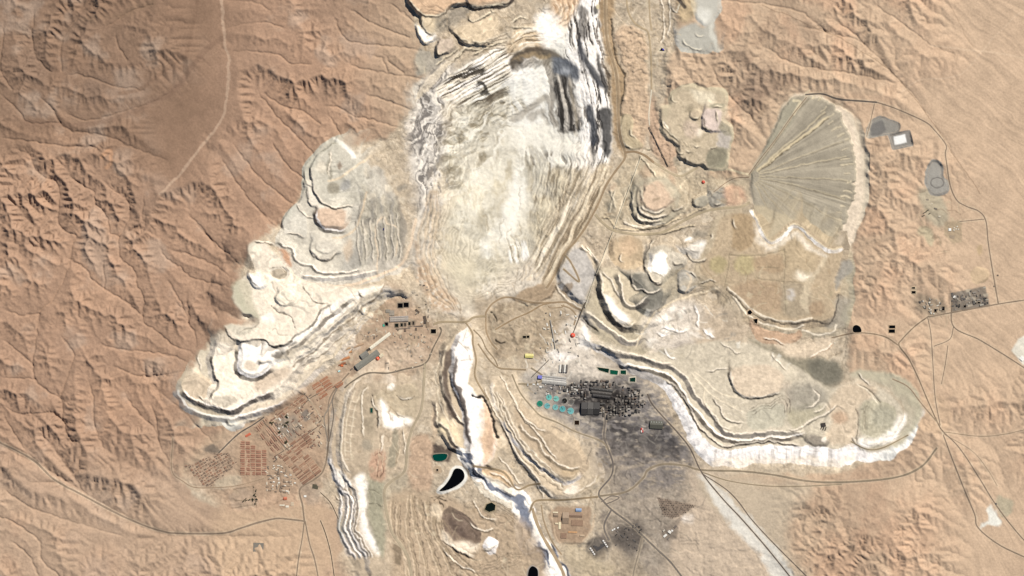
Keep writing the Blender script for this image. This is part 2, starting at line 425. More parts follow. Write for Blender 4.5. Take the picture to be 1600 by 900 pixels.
def signed_line(u, v, pts):
    """signed distance to an open line (positive on the right of travel on the map), arc position, length"""
    best = np.full(u.shape, 1e12, np.float32); sg = np.ones(u.shape, np.float32); arc = np.zeros(u.shape, np.float32); L = 0.0
    for a, b in zip(pts[:-1], pts[1:]):
        dx, dy = b - a; l2 = float(dx * dx + dy * dy)
        if l2 < 1e-9: continue
        t = np.clip(((u - a[0]) * dx + (v - a[1]) * dy) / l2, 0, 1)
        d = (u - a[0] - t * dx) ** 2 + (v - a[1] - t * dy) ** 2
        m = d < best
        best = np.where(m, d, best); l = math.sqrt(l2); arc = np.where(m, L + t * l, arc)
        sg = np.where(m, np.sign(dx * (v - a[1]) - dy * (u - a[0])), sg); L += l
    return np.sqrt(best) * sg, arc, L

def Z(u0, v0, s, *pts): return [(u0 + x / s, v0 + y / s) for x, y in pts]

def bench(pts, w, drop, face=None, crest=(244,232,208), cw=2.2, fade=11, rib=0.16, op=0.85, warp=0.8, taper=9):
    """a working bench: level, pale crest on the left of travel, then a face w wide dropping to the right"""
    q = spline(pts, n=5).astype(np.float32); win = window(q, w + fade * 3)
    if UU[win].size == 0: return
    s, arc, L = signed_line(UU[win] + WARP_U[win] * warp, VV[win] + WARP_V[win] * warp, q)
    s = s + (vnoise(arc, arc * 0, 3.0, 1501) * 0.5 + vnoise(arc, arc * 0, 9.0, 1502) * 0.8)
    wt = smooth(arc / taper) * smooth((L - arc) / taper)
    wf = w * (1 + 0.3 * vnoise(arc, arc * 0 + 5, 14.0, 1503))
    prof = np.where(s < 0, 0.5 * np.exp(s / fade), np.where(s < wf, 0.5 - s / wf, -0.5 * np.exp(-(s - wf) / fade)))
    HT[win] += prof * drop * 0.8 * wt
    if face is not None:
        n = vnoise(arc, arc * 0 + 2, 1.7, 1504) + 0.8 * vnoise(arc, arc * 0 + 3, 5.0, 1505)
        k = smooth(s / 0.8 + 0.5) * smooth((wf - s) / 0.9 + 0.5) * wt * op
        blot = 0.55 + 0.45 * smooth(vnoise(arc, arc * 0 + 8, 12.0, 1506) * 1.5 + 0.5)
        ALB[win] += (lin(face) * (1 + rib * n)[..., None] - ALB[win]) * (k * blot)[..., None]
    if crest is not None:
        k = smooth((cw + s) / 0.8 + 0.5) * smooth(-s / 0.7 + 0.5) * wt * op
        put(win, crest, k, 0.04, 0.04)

def churn(poly, n, seed, cols=((226,208,178),(160,140,114),(190,170,142)), wid=(0.8, 1.8), size=(6, 26)):
    """vehicle tracks, low banks and scraped pads crowded into a yard"""
    rk = random.Random(seed); p = np.array(poly, float); u0, v0 = p.min(0); u1, v1 = p.max(0); k = 0; n = int(n * 0.72)
    while k < n:
        u, v = rk.uniform(u0, u1), rk.uniform(v0, v1)
        if not inside(np.array([u]), np.array([v]), poly)[0]: continue
        k += 1; a = rk.uniform(0, 6.283); L = rk.uniform(*size); c = cols[k % len(cols)]
        if k % 4 == 0:
            w, h = rk.uniform(2, 6), rk.uniform(1.5, 4); ca, sa = math.cos(a), math.sin(a)
            patch(c, [(u + x * ca - y * sa, v + x * sa + y * ca) for x, y in ((-w, -h), (w, -h), (w, h), (-w, h))], 0.55, 1.2, 0.5, False, dh=rk.uniform(-2.5, 3))
        else:
            b = a + rk.uniform(-0.9, 0.9)
            pts = [(u, v), (u + L * 0.5 * math.cos(a), v + L * 0.5 * math.sin(a)), (u + L * 0.5 * (math.cos(a) + math.cos(b)), v + L * 0.5 * (math.sin(a) + math.sin(b)))]
            stroke(c, pts, rk.uniform(*wid), 0.65, rk.choice((-2.5, -1.5, 2.0)), 0.8)
# ----------------------------------------------------------------- the worked ground
CREAM, PALE, GREY, WHITE, TAN, SLATE = (228,216,190), (214,202,178), (186,178,160), (255,249,234), (206,186,156), (128,124,120)  # WHITE: bright waste rock, with sun glare painted into the colour
MINE = [(640,-80),(650,40),(662,110),(640,165),(600,215),(540,228),(510,228),(485,270),(450,340),(400,380),(372,450),(402,500),(352,515),(290,590),(305,635),(380,658),(300,720),(290,760),(360,800),(500,790),(540,830),(560,960),(1250,960),(1210,880),(1110,790),(1110,745),(1300,740),(1390,700),(1430,650),(1400,605),(1330,582),(1330,520),(1315,500),(1325,470),(1330,400),(1345,330),(1350,250),(1320,170),(1255,150),(1230,160),(1175,270),(1100,275),(1138,240),(1128,150),(1060,140),(1035,180),(1030,-80)]
r = sdf(MINE, 40, 2.0)
s, d, _ = r
t = smooth(d / 14 * 0.5 + 0.5)
HT[s] = HT[s] * (1 - t) + (BASE[s] + fbm(UU[s], VV[s], 18, 4, 700) * 3.2) * t
put(s, (204,188,161), smooth(d / 5 * 0.5 + 0.5), 0.08, 0.10)
MINE_T = np.zeros(UU.shape, np.float32); MINE_T[s] = smooth(d / 6 * 0.5 + 0.5)
def workings():
    """criss-cross tracks, small banks and blotches of different rock all over the worked ground"""
    t = smooth(d / 20 * 0.5 + 0.5)
    for sc, sd, amp in ((52, 901, 3.4), (26, 911, 3.4), (13, 931, 2.4)):
        n = fbm(UU[s], VV[s], sc, 4, sd, 0.5)
        HT[s] += t * amp * np.tanh(n * 14)
        line = np.exp(-(n / 0.028) ** 2); line2 = np.exp(-((n + 0.06) / 0.03) ** 2)
        put(s, (228,211,180), t * line * 0.45); put(s, (160,142,118), t * line2 * 0.4)
    b = fbm(UU[s], VV[s], 15, 4, 921, 0.65); put(s, (230,218,194), t * smooth(b * 2.4 - 0.5) * 0.3); put(s, (176,162,140), t * smooth(-b * 2.4 - 0.5) * 0.3)
workings()
patch((196,170,142), [(285,745),(300,715),(360,665),(470,610),(540,560),(600,450),(650,480),(690,520),(660,580),(560,600),(520,640),(510,740),(460,800),(380,800)], 0.9, 14)
patch((206,176,146), [(360,770),(500,775),(520,840),(540,960),(380,960),(330,860)], 0.9, 20)
# natural ridge between the pit and the north-eastern heaps
RIDGE = [(980,40),(1000,45),(1012,70),(1014,130),(1012,200),(1000,235),(985,225),(972,180),(978,120),(960,60)]
patch((212,186,154), RIDGE, 0.9, 5)
w, d, _ = sdf(RIDGE, 10); HT[w] += smooth(d / 6 + 0.3) * (14 + 9 * fbm(UU[w], VV[w] * 1.6, 9, 3, 720))
patch((210,180,150), [(1020,150),(1032,190),(1035,210),(1058,240),(1040,262),(1018,225),(1010,180)], 0.9, 5)
w, d, _ = sdf([(1018,80),(1058,90),(1052,140),(1034,170),(1036,205),(1058,240),(1040,262),(1018,225)], 10); HT[w] += smooth(d / 6 + 0.3) * (8 + 6 * fbm(UU[w], VV[w] * 1.6, 8, 3, 730))

# ---- the open pit: benches stepping down to a smooth floor
PIT = [(796,70),(820,45),(850,28),(872,0),(882,-80),(938,-80),(934,20),(936,70),(944,120),(952,170),(954,215),(946,258),(930,300),(908,345),(890,385),(868,425),(838,452),(812,468),(780,478),(752,492),(712,494),(685,480),(665,452),(650,430),(640,405),(644,372),(652,335),(656,300),(640,262),(652,215),(668,170),(690,128),(730,98)]
w, d, arc = sdf(PIT, 8, 1.2)
uu, vv = UU[w], VV[w]
run = 118 + 18 * fbm(uu, vv, 90, 2, 740)
dd = d + fbm(uu, vv, 22, 3, 741) * 5
g = np.clip(dd / run, 0, 1)
depth = 190 * (0.35 * g + 0.65 * smooth(g))
step = 11.0
q = depth / step; f = q - np.floor(q)
stepped = (np.floor(q) + smooth((f - 0.45) / 0.4)) * step
kb = smooth((1 - g) * 6) * (0.55 + 0.45 * fbm(uu, vv, 60, 2, 742))
pitH = BASE[w] - (depth + (stepped - depth) * np.clip(kb, 0, 1))
t = smooth(d / 3 + 0.5)
HT[w] = HT[w] * (1 - t) + (pitH + GR[w] * 2.0) * t
REG[w] = np.where(d > 0, reg('open_pit'), REG[w])
MINE_T[w] *= 1 - 0.8 * smooth((d - 30) / 30)
put(w, (216,206,186), smooth(d / 6 * 0.5 + 0.5), 0.10, 0.12)
PW, PF, PG = w, f, g
def inpit(col, pts, op=1, soft=8, su=1.0, sv=1.0, seed=1, thr=0.25, amp=1.3, warp=2.2, region=None):
    """rock, soot or painted glare colour that comes and goes in streaks (su, sv: how far the streaks are stretched)"""
    s, d, arc = sdf(pts, soft + 4, warp)
    n = fbm(UU[s] / su, VV[s] / sv, 5.0, 3, 760 + seed, 0.6)
    t = smooth(d / soft * 0.5 + 0.5) * smooth(n * amp + thr + 0.5) * op
    put(s, col, t, 0.05, 0.05)
# west wall: pale grey broken rock; north-west: ruled bench lines
strata([(640,160),(668,120),(700,100),(740,150),(745,220),(710,300),(668,340),(648,300),(640,250)], [(650,420),(655,300),(690,200),(720,120)], ((202,196,184),(238,230,212),(140,134,126)), 4.0, 14, 0.9, 16, 2, 5, (0.2, 0.35), 2, 12)
strata([(655,160),(690,150),(720,170),(716,230),(690,290),(655,280)], [(650,300),(690,200),(720,120)], (None,(236,230,216),(140,134,128)), 3.0, 10, 0.7, 10, 3, 4, (0.3, 0.5), 2, 14)
inpit((222,204,170), [(690,250),(740,220),(730,320),(700,430),(672,440),(660,360)], 0.6, 16, 1.2, 2.2, 3)
strata([(684,138),(730,100),(796,74),(797,150),(760,168),(738,168),(700,160)], [(680,160),(740,128),(800,94)], ((240,230,206),(255,250,238),(116,104,88)), 2.4, 40, 1, 4, 4, 5, (0.1, 0.25), 1, 2.5)
strata([(698,122),(735,104),(756,104),(754,116),(725,124),(700,128)], [(690,125),(760,100)], (None,(226,214,190),(84,76,66)), 2.0, 20, 0.9, 3, 5, 3, (0.5, -0.1), 1, 2)
patch((50,44,38), [(744,122),(752,124),(758,134),(761,143),(754,141),(750,132)], 0.85, 1.6, 2.5)
strata([(700,160),(740,166),(790,150),(810,165),(780,200),(740,240),(700,280),(690,220)], [(690,260),(740,210),(800,160)], ((214,202,176),(244,234,212),(140,126,104)), 3.4, 14, 0.85, 12, 6, 4, (0.2, 0.4), 2, 10)
# floor: smooth beige rock flour
patch((226,213,187), [(700,320),(750,240),(830,225),(870,280),(840,380),(790,440),(740,470),(700,440),(690,380)], 0.8, 30, 2, grain=0.03)
patch((208,196,168), [(690,420),(730,400),(780,420),(760,470),(720,480)], 0.5, 16, 2)
strata([(700,310),(740,250),(800,225),(815,250),(790,300),(750,340),(715,350)], [(690,330),(760,260),(830,220)], (None,(250,240,216),(176,162,136)), 9, 8, 0.85, 16, 7, 3, (0.2, 0.2), 2, 18)
patch((190,178,154), [(775,250),(815,222),(850,238),(845,262),(805,285),(765,320),(745,310)], 0.6, 16, 2); patch((240,226,196), [(748,300),(790,270),(800,285),(765,330),(735,350),(730,330)], 0.5, 14, 2)
# north wall: tan slope bleaching into white rock
strata([(826,60),(860,20),(872,-40),(905,-40),(908,20),(896,40),(870,66),(840,78)], [(880,-60),(875,40),(860,100)], ((224,192,154),(244,222,190),(196,160,124)), 5, 10, 0.9, 10, 8, 3, (0.2, 0.5), 2, 8)
strata([(796,60),(830,38),(860,52),(872,70),(840,74),(797,84)], [(790,80),(830,60),(880,66)], ((228,206,170),(250,240,216),(150,130,104)), 2.6, 24, 0.9, 5, 9, 4, (0.2, 0.35), 1.4, 3)
# bright white rock, with sun glare painted in as colour
W2 = (255,249,234)
patch(W2, [(836,24),(862,16),(876,34),(890,64),(884,96),(862,84),(846,60)], 1, 9, 2, grain=0.01, patchy=0.01)
patch(W2, [(800,100),(830,96),(866,98),(876,130),(878,190),(900,214),(924,226),(926,262),(898,262),(866,252),(838,240),(806,214),(796,196),(812,180),(836,172),(820,160),(800,150)], 1, 8, 2, grain=0.01, patchy=0.01)
strata([(884,60),(902,8),(922,-40),(940,-40),(938,30),(940,80),(950,140),(956,200),(950,250),(926,310),(900,345),(886,320),(908,262),(900,210),(888,150)], [(912,-40),(908,20),(912,60),(922,100),(932,140),(940,190),(938,240),(922,290),(900,340)], ((236,228,210),(255,250,238),(96,90,86)), 2.3, 22, 1, 5, 10, 3.2, (-0.35, 0.4), 0.8, 3)
patch(W2, [(806,250),(822,258),(824,300),(808,348),(788,374),(768,370),(782,340),(796,300)], 1, 7, 2, grain=0.01); patch((240,228,202), [(700,300),(750,262),(780,262),(760,300),(740,350),(770,370),(740,400),(710,380),(700,340)], 0.7, 14, 3, grain=0.02); patch(W2, [(752,385),(765,370),(768,395),(758,404)], 0.9, 7, 2)
strata([(795,380),(816,375),(826,400),(808,412),(796,405)], [(800,370),(812,415)], (None,(255,250,240),(150,138,118)), 2.2, 20, 0.9, 4, 11, 5, (0, 0.3), 1, 2)
# dark ore bodies lying in the white rock
strata([(798,100),(905,96),(926,180),(926,262),(838,262),(806,220)], [(836,80),(846,140),(850,200),(852,280)], (None,(255,250,238),(164,154,140)), 8.0, 14, 0.8, 10, 32, 3, (-0.1, 0.42), 2.5, 8)
strata([(690,210),(760,170),(800,160),(806,200),(770,250),(720,300),(696,300)], [(680,300),(740,230),(810,170)], (None,(255,248,232),(150,138,116)), 6.0, 12, 0.7, 12, 33, 4, (0.15, 0.35), 2.5, 14)
patch((252,244,226), [(800,205),(840,196),(880,205),(930,235),(928,262),(880,262),(840,252),(806,235)], 0.8, 10, 3, grain=0.01)
patch((104,92,76), [(797,92),(815,80),(840,72),(866,78),(888,96),(876,98),(852,88),(826,92),(800,108)], 0.9, 4, 2); patch((188,164,126), [(800,94),(826,84),(850,82),(870,92),(850,90),(822,92)], 0.7, 3, 2); patch((134,124,108), [(804,104),(834,94),(866,92),(864,106),(844,104),(820,110),(804,114)], 0.7, 4, 3)
patch((120,124,130), [(866,92),(886,92),(901,104),(906,124),(888,122),(868,116)], 0.95, 4, 1.6); patch((190,192,194), oval(882,112,8,5), 0.7, 5)
strata([(868,122),(890,120),(902,160),(906,200),(878,200),(872,165)], [(872,110),(880,150),(886,205)], ((112,106,100),(226,216,200),(58,54,50)), 3.0, 30, 0.9, 4, 31, 3, (0.3, 0.05), 1.8, 3); patch((150,138,118), [(889,132),(893,132),(903,190),(899,196)], 0.7, 2, 0.8)
patch((182,172,156), [(800,184),(826,166),(846,148),(858,148),(864,166),(872,194),(862,196),(854,166),(848,160),(830,178),(806,192)], 0.8, 3, 1.6); patch((176,166,150), [(824,184),(838,174),(850,174),(857,194),(852,196),(846,182),(830,192)], 0.7, 3, 1.6)
patch((104,106,110), [(902,60),(910,66),(918,90),(932,112),(946,136),(938,136),(918,110),(908,90)], 0.9, 3, 1.2); patch((64,60,58), [(930,84),(938,96),(950,130),(948,150),(938,120)], 0.85, 3, 1.2)
patch((96,100,106), [(914,166),(924,166),(932,190),(934,222),(926,226),(920,196)], 0.9, 3, 1.2); patch((66,66,66), [(936,170),(954,170),(956,215),(950,244),(942,236),(940,200)], 0.85, 3, 1.2)
patch((110,102,92), [(901,16),(912,12),(918,40),(914,60),(904,52)], 0.7, 3, 1.2)
strata([(818,232),(866,238),(905,258),(898,282),(860,276),(826,270)], [(850,220),(862,300)], (None,(244,236,218),(120,108,94)), 4, 8, 0.8, 6, 12, 5, (0.2, 0.1), 1, 4)
strata([(836,272),(905,268),(892,330),(862,384),(840,386),(830,330)], [(880,262),(850,400)], ((212,196,166),(240,226,196),(132,116,94)), 3.0, 14, 0.7, 10, 13, 6, (0.2, 0.3), 1, 4)
inpit((206,176,142), [(644,380),(660,400),(690,450),(720,480),(690,486),(655,440)], 0.8, 6, 1, 1, 22, 0.5)
# each bench of the pit: pale berm, darker face
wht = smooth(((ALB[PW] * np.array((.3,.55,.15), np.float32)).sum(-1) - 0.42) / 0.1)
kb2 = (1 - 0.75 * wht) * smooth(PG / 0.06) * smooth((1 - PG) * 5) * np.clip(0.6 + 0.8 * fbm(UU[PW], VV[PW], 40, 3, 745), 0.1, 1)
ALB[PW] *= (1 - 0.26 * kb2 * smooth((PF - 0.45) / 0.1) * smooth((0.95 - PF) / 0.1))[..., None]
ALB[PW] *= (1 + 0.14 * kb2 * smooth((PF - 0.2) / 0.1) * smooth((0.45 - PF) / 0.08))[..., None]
inpit((255,248,230), [(720,270),(770,215),(840,205),(880,250),(850,300),(820,350),(790,400),(750,410),(730,360),(716,320)], 0.5, 26, 2.2, 4.0, 71, 0.25, 1.1, 6)  # soft white glare painted into the colour of the pit
inpit((255,248,230), [(690,200),(740,170),(800,150),(800,210),(740,250),(700,280)], 0.35, 22, 3.0, 2.0, 72, 0.1, 1.2, 6)
for k in range(9):                                   # bleached and grey drifts of rock flour on the floor
    rk = random.Random(3100 + k); cu, cv = rk.uniform(705, 830), rk.uniform(250, 440)
    inpit((252,244,224) if k % 2 else (182,172,150), oval(cu, cv, rk.uniform(10, 20), rk.uniform(14, 34), rk.uniform(10, 45)), 0.6, 14, 1.2, 2.4, 40 + k, 0.2, 1.2, 3)
# quarry faces scattered over the lower pit, and haul tracks on the west rim
for k in range(26):
    rr = random.Random(900 + k); cu, cv = rr.uniform(660, 880), rr.uniform(280, 470)
    stroke((170,152,124), [(cu, cv), (cu + rr.uniform(-6, 12), cv + rr.uniform(4, 18)), (cu + rr.uniform(-10, 10), cv + rr.uniform(20, 44))], 1.6, 0.45, -5, 1.5)
for o in (0, 9, 17, 24):
    stroke((222,200,168), [(672+o*0.4,300),(660+o,345),(652+o,390),(660+o,425),(676+o,462),(702+o*0.6,482)], 3, 0.55, 0, 1.2)
    stroke((150,134,112), [(675+o*0.4,300),(663+o,345),(655+o,390),(663+o,425),(679+o,462),(705+o*0.6,484)], 1.2, 0.5, -5, 1.2)
for o in range(7):
    stroke((222,204,172), [(950-o*8,262+o*2),(934-o*9,305),(912-o*9,350),(892-o*9,392),(866-o*8,436)], 2.2, 0.5, 3, 1.5)
    stroke((150,134,110), [(946-o*8,262+o*2),(930-o*9,305),(908-o*9,350),(888-o*9,392),(862-o*8,436)], 1.4, 0.5, -7, 1.5)

# ---- north-western heaps
mesa(55, 4, (224,192,156), (190,172,148), [(640,-80),(640,-4),(647,12),(658,20),(675,25),(690,21),(700,9),(727,5),(770,3),(800,-12),(812,-80)], 'north_heap', open=-60, long=20)
for k, o in enumerate((0, 7, 13)): stroke((196,166,134), [(655+o,2+o*0.3),(665+o,10+o*0.2),(680+o*0.5,8),(684,1-o*0.2)], 0.8, 0.6, -1)
mesa(35, 3, (226,208,174), GREY, [(661,24),(661,42),(668,51),(678,53),(686,40),(690,26)], 'north_heap', open=-60, long=12)
mesa(24, 3, WHITE, GREY, [(652,40),(655,58),(663,66),(675,64),(682,55),(668,53),(660,46)], 'north_heap', open=-40, long=10)
mesa(34, 3, (216,198,174), (150,144,132), [(683,80),(685,70),(693,62),(706,62),(708,72),(695,82),(687,85)], 'north_heap', open=-30, long=10)
mesa(36, 3, (228,208,174), (190,176,150), [(710,50),(716,60),(730,70),(745,71),(765,68),(772,50),(780,25),(762,24),(735,38)], 'north_heap', open=-60, long=20)
patch((176,170,154), [(655,75),(685,84),(692,96),(662,116),(648,115)], 0.8, 4)
patch((166,158,142), [(686,20),(725,8),(740,12),(720,30),(700,45),(684,55)], 0.7, 5)
mesa(30, 3, (214,196,166), (140,130,116), oval(738,29,8,5), 'north_heap'); mesa(46, 5, None, (120,108,98), [(730,-40),(732,7),(760,10),(790,6),(800,-8),(812,-40)], 'north_heap')
for o in range(5):
    stroke((232,218,190), [(648+o*5,158-o*4),(672+o*6,120-o*3),(708+o*5,92-o*4),(735+o*4,78-o*3),(790,74-o*6)], 2.4, 0.7, 0, 1)
    stroke((130,116,98), [(650+o*5,160-o*4),(674+o*6,122-o*3),(710+o*5,94-o*4),(737+o*4,80-o*3),(790,76-o*6)], 1.1, 0.6, -5, 1.2, jag=0.5)

# ---- west heap, upper lobes
N = 'west_upper_heap'
mesa(18, 8, (204,196,178), (206,198,180), [(455,395),(466,425),(490,434),(530,438),(570,436),(600,426),(625,412),(622,330),(606,280),(585,258),(560,300),(520,340)], N, open=-70, long=60)
mesa(34, 5, (212,205,186), (186,180,164), [(478,262),(490,248),(507,228),(525,220),(545,230),(553,243),(568,248),(582,262),(598,300),(598,380),(586,405),(570,420),(545,426),(511,428),(494,423),(483,416),(470,412),(461,403),(456,388),(442,384),(437,374),(445,352),(450,335),(470,316),(474,300),(477,285)], N, open=20, long=40)
mesa(40, 2.5, (218,212,194), None, [(443,350),(461,319),(480,341),(480,369),(458,366),(447,364)], N)
mesa(44, 2.5, (230,222,202), None, [(477,286),(480,300),(483,312),(495,325),(512,338),(540,345),(546,320),(500,300),(490,286)], N)
mesa(56, 3, (212,206,186), (150,142,124), [(490,258),(488,274),(490,290),(494,306),(508,318),(528,324),(553,321),(570,300),(575,268),(556,247),(525,226),(505,236)], N, open=10, long=30)
patch((178,170,148), oval(521,293,9,10), 0.9, 3); patch((228,218,194), oval(505,264,9,10), 0.8, 4); patch((184,182,174), oval(540,290,9,9), 0.8, 4)
patch((232,224,202), oval(530,313,13,6), 0.8, 4); patch((174,168,148), [(514,246),(519,245),(521,274),(514,276)], 0.8, 2); patch((170,150,128), oval(532,260,4,6), 0.8, 2)
patch(WHITE, [(520,218),(536,221),(550,232),(558,244),(552,250),(545,236),(530,226)], 0.8, 2.5)
stroke((230,212,180), [(580,244),(561,257),(542,271),(528,279),(514,282)], 3.6, 0.9)
mesa(60, 5, (224,198,170), (138,130,116), [(498,330),(508,324),(528,325),(539,332),(539,349),(528,353),(508,353),(498,343)], N, open=-60, long=10)
mesa(54, 2.5, (216,208,188), None, oval(507,389,20,17), N, open=-60, long=14); mesa(60, 2.5, (224,216,196), None, oval(508,388,12,9), N, open=-60, long=8)
patch((176,172,160), [(540,400),(560,385),(565,415),(545,425),(530,420)], 0.7, 5); patch((218,198,170), [(535,390),(545,372),(552,385),(540,410)], 0.8, 4)
for k in range(13):
    u0 = 560 + k * 5.2
    patch((150,146,136) if k % 3 == 0 else ((196,186,160) if k % 3 == 1 else (176,168,146)), [(u0,300+k*2),(u0+4,298+k*2),(u0+5+k*0.6,390-k*2),(u0+2+k*0.3,415-k)], 0.55, 2.5, 2)
    stroke((150,140,120), [(u0,305+k*2),(u0+2,340),(u0+3,380),(u0-1,412-k)], 1.0, 0.45, -3, 1.8)
for k in range(10):
    rr = random.Random(300 + k); patch((228,216,190), oval(rr.uniform(570,632), rr.uniform(265,360), rr.uniform(3,7), rr.uniform(3,9)), 0.6, 3, 2)
    patch((164,158,144), oval(rr.uniform(565,632), rr.uniform(265,380), rr.uniform(3,6), rr.uniform(3,9)), 0.6, 3, 2, dh=rr.uniform(-5,5))
stroke((230,208,178), [(650,343),(639,388),(625,415),(592,430),(550,446),(500,446),(469,438),(455,424),(442,410)], 4.2, 0.9)
stroke((228,208,178), [(590,428),(590,400),(586,370),(592,345),(600,340),(604,350)], 2.4, 0.8); stroke((228,208,178), [(604,350),(622,360),(618,400)], 2.4, 0.7)
stroke((226,204,170), [(572,300),(560,350),(540,368),(520,372)], 3, 0.7)
patch((206,150,108), [(437,388),(450,396),(458,418),(452,415),(442,402)], 0.7, 2.5)

# ---- west heap, lower lobes
N = 'west_lower_heap'
mesa(34, 10, (226,212,186), (214,206,196), [(281,612),(292,632),(310,646),(325,651),(345,653),(362,654),(385,649),(410,641),(440,628),(468,602),(500,572),(530,548),(545,520),(565,495),(590,470),(612,452),(560,450),(480,470),(400,510),(352,520),(318,550),(300,580),(284,597)], N, rim=5, open=(-60, 190), long=40)
mesa(24, 8, WHITE, (128,120,110), oval(364,660,9,6), N, open=-80, long=10)
mesa(48, 8, (216,198,170), (206,198,186), [(286,610),(284,600),(291,588),(305,581),(325,584),(336,600),(333,625),(345,640),(330,640),(312,632),(297,624)], N, rim=6, open=-30, long=24)
mesa(32, 4, (222,210,184), None, [(313,552),(312,572),(318,585),(335,592),(332,560),(338,546),(322,548)], N, open=10, long=14)
mesa(70, 10, (248,236,212), (160,148,134), [(334,556),(333,571),(340,590),(344,598),(334,615),(330,628),(344,636),(366,639),(387,628),(408,617),(429,611),(442,598),(452,585),(470,566),(500,546),(525,520),(548,492),(575,470),(610,449),(540,460),(430,520),(376,548),(366,540),(349,536),(338,543)], N, open=-50, long=40)
mesa(92, 7, WHITE, (130,120,110), [(383,533),(381,550),(378,562),(378,575),(385,583),(397,584),(408,580),(420,570),(432,560),(470,541),(505,517),(535,490),(565,466),(600,448),(500,470),(430,500)], N, open=-60, long=30)
patch((222,204,176), oval(394,571,13,8), 0.8, 4); patch((226,212,184), [(430,556),(470,535),(520,500),(580,455),(590,462),(530,505),(470,548),(440,562)], 0.9, 6)
mesa(106, 5, (240,228,204), (180,168,150), [(396,376),(388,388),(398,408),(402,428),(388,432),(370,446),(365,462),(373,482),(395,495),(405,505),(395,512),(370,508),(351,508),(362,522),(370,529),(380,533),(406,531),(416,533),(427,541),(439,538),(458,526),(482,512),(505,488),(530,470),(560,455),(520,447),(470,437),(450,415),(430,395),(420,382)], N, open=(-10, 200, 250), long=40)
patch((204,196,168), [(366,446),(390,440),(398,470),(404,500),(385,490),(368,472)], 0.8, 5); patch((206,198,176), [(352,509),(375,510),(395,513),(380,526),(366,522)], 0.8, 2)
mesa(116, 3, WHITE, (130,122,110), [(391,431),(396,443),(406,449),(414,446),(412,434),(402,430)], N, open=-60, long=10); patch(WHITE, oval(418,499,12,6), 0.9, 4)
mesa(84, 4, (206,192,166), None, oval(436,428,12,9), N)
mesa(120, 3, (236,226,202), (120,112,100), oval(443,466,12,11), N, open=-40, long=14)
stroke((110,100,88), [(424,478),(430,487),(442,491),(452,492),(458,500),(462,512)], 1.6, 0.8, -8, 1, jag=0.5)
stroke((140,130,112), [(376,520),(386,514),(398,512),(404,506)], 1.4, 0.6, -4, jag=0.5); stroke((150,140,120), [(420,520),(430,515),(436,524),(450,522)], 1.2, 0.5, -3, jag=0.4)
for k, (a, b) in enumerate((((428,556),(440,552)),((460,566),(474,558)),((450,540),(466,532)),((480,550),(496,540)),((520,520),(532,508)))):
    patch((104,96,86) if k < 2 else (150,142,126), oval((a[0]+b[0])/2, (a[1]+b[1])/2, 9, 4.5, -30), 0.7, 2)
stroke((180,168,146), [(436,586),(420,592),(404,600)], 1.2, 0.6); patch((214,192,164), [(400,590),(440,572),(452,582),(430,602),(405,612)], 0.7, 6)
patch((176,166,144), [(336,620),(350,618),(370,622),(362,632),(344,634)], 0.5, 3)
for k in range(7): stroke((150,138,120), [(348+k*9,628-k*4),(351+k*9,635-k*4)], 2.2, 0.25)
for o in (0, 8, 15): stroke((226,210,180), [(480+o,588-o*0.6),(515+o,560-o),(545+o*0.8,530-o),(570+o*0.8,500-o),(600,468-o*0.5)], 2.2, 0.55, 2, 1.4)

# ---- east rim haul-road shelf
patch((190,164,128), [(938,-80),(966,-80),(958,30),(962,82),(978,124),(974,160),(972,210),(980,236),(972,246),(962,215),(958,160),(954,115),(942,72),(938,30)], 1, 3, grain=0.03)
stroke((110,94,76), [(933,30),(934,62),(940,90),(951,120),(953,150)], 2.6, 0.8, -10, 1, jag=0.7); stroke((90,80,68), [(956,30),(960,84),(970,108),(977,126),(974,152),(970,180)], 2.0, 0.85, -9, 1, jag=0.5)
stroke((150,136,112), [(950,10),(951,60),(958,100),(966,130),(964,180),(966,220)], 1.2, 0.4); patch((60,54,46), oval(932,17,4,7), 0.8, 2); patch((226,214,170), oval(935,10,3,5), 0.9, 1.5)
mesa(14, 3, (202,186,152), (150,136,110), [(972,185),(980,180),(986,190),(988,212),(1000,228),(990,233),(978,226),(972,208)], None); stroke((232,216,180), [(974,222),(984,230),(996,234)], 2, 0.9); stroke((190,172,138), [(979,188),(981,210),(992,226)], 1.6, 0.6, -3)
patch((206,190,158), [(980,245),(1060,262),(1100,275),(1165,280),(1165,330),(1070,330),(960,360),(930,340),(950,300)], 0.6, 12)
for k in range(40):
    rr = random.Random(40 + k); cu, cv = rr.uniform(945, 1060), rr.uniform(250, 345)
    patch([(170,162,140),(222,208,178),(196,168,140),(150,144,126)][k % 4], oval(cu, cv, rr.uniform(3, 9), rr.uniform(3, 10), rr.uniform(0, 90)), 0.55, 3, 2, dh=rr.uniform(-5, 7))
stroke((236,222,192), [(1006,236),(998,252),(990,275),(978,300),(970,320),(962,350),(955,375),(940,410),(930,440),(920,480)], 2.6, 0.8, 0)
stroke((228,212,180), [(1090,255),(1078,275),(1062,290),(1075,305),(1072,325),(1050,350)], 3, 0.8); stroke((232,214,178), [(1098,258),(1115,262),(1140,266),(1168,272)], 3.4, 0.9)
stroke((228,214,184), [(1128,190),(1122,215),(1112,232),(1095,250),(1080,262),(1062,272)], 4.2, 0.85)

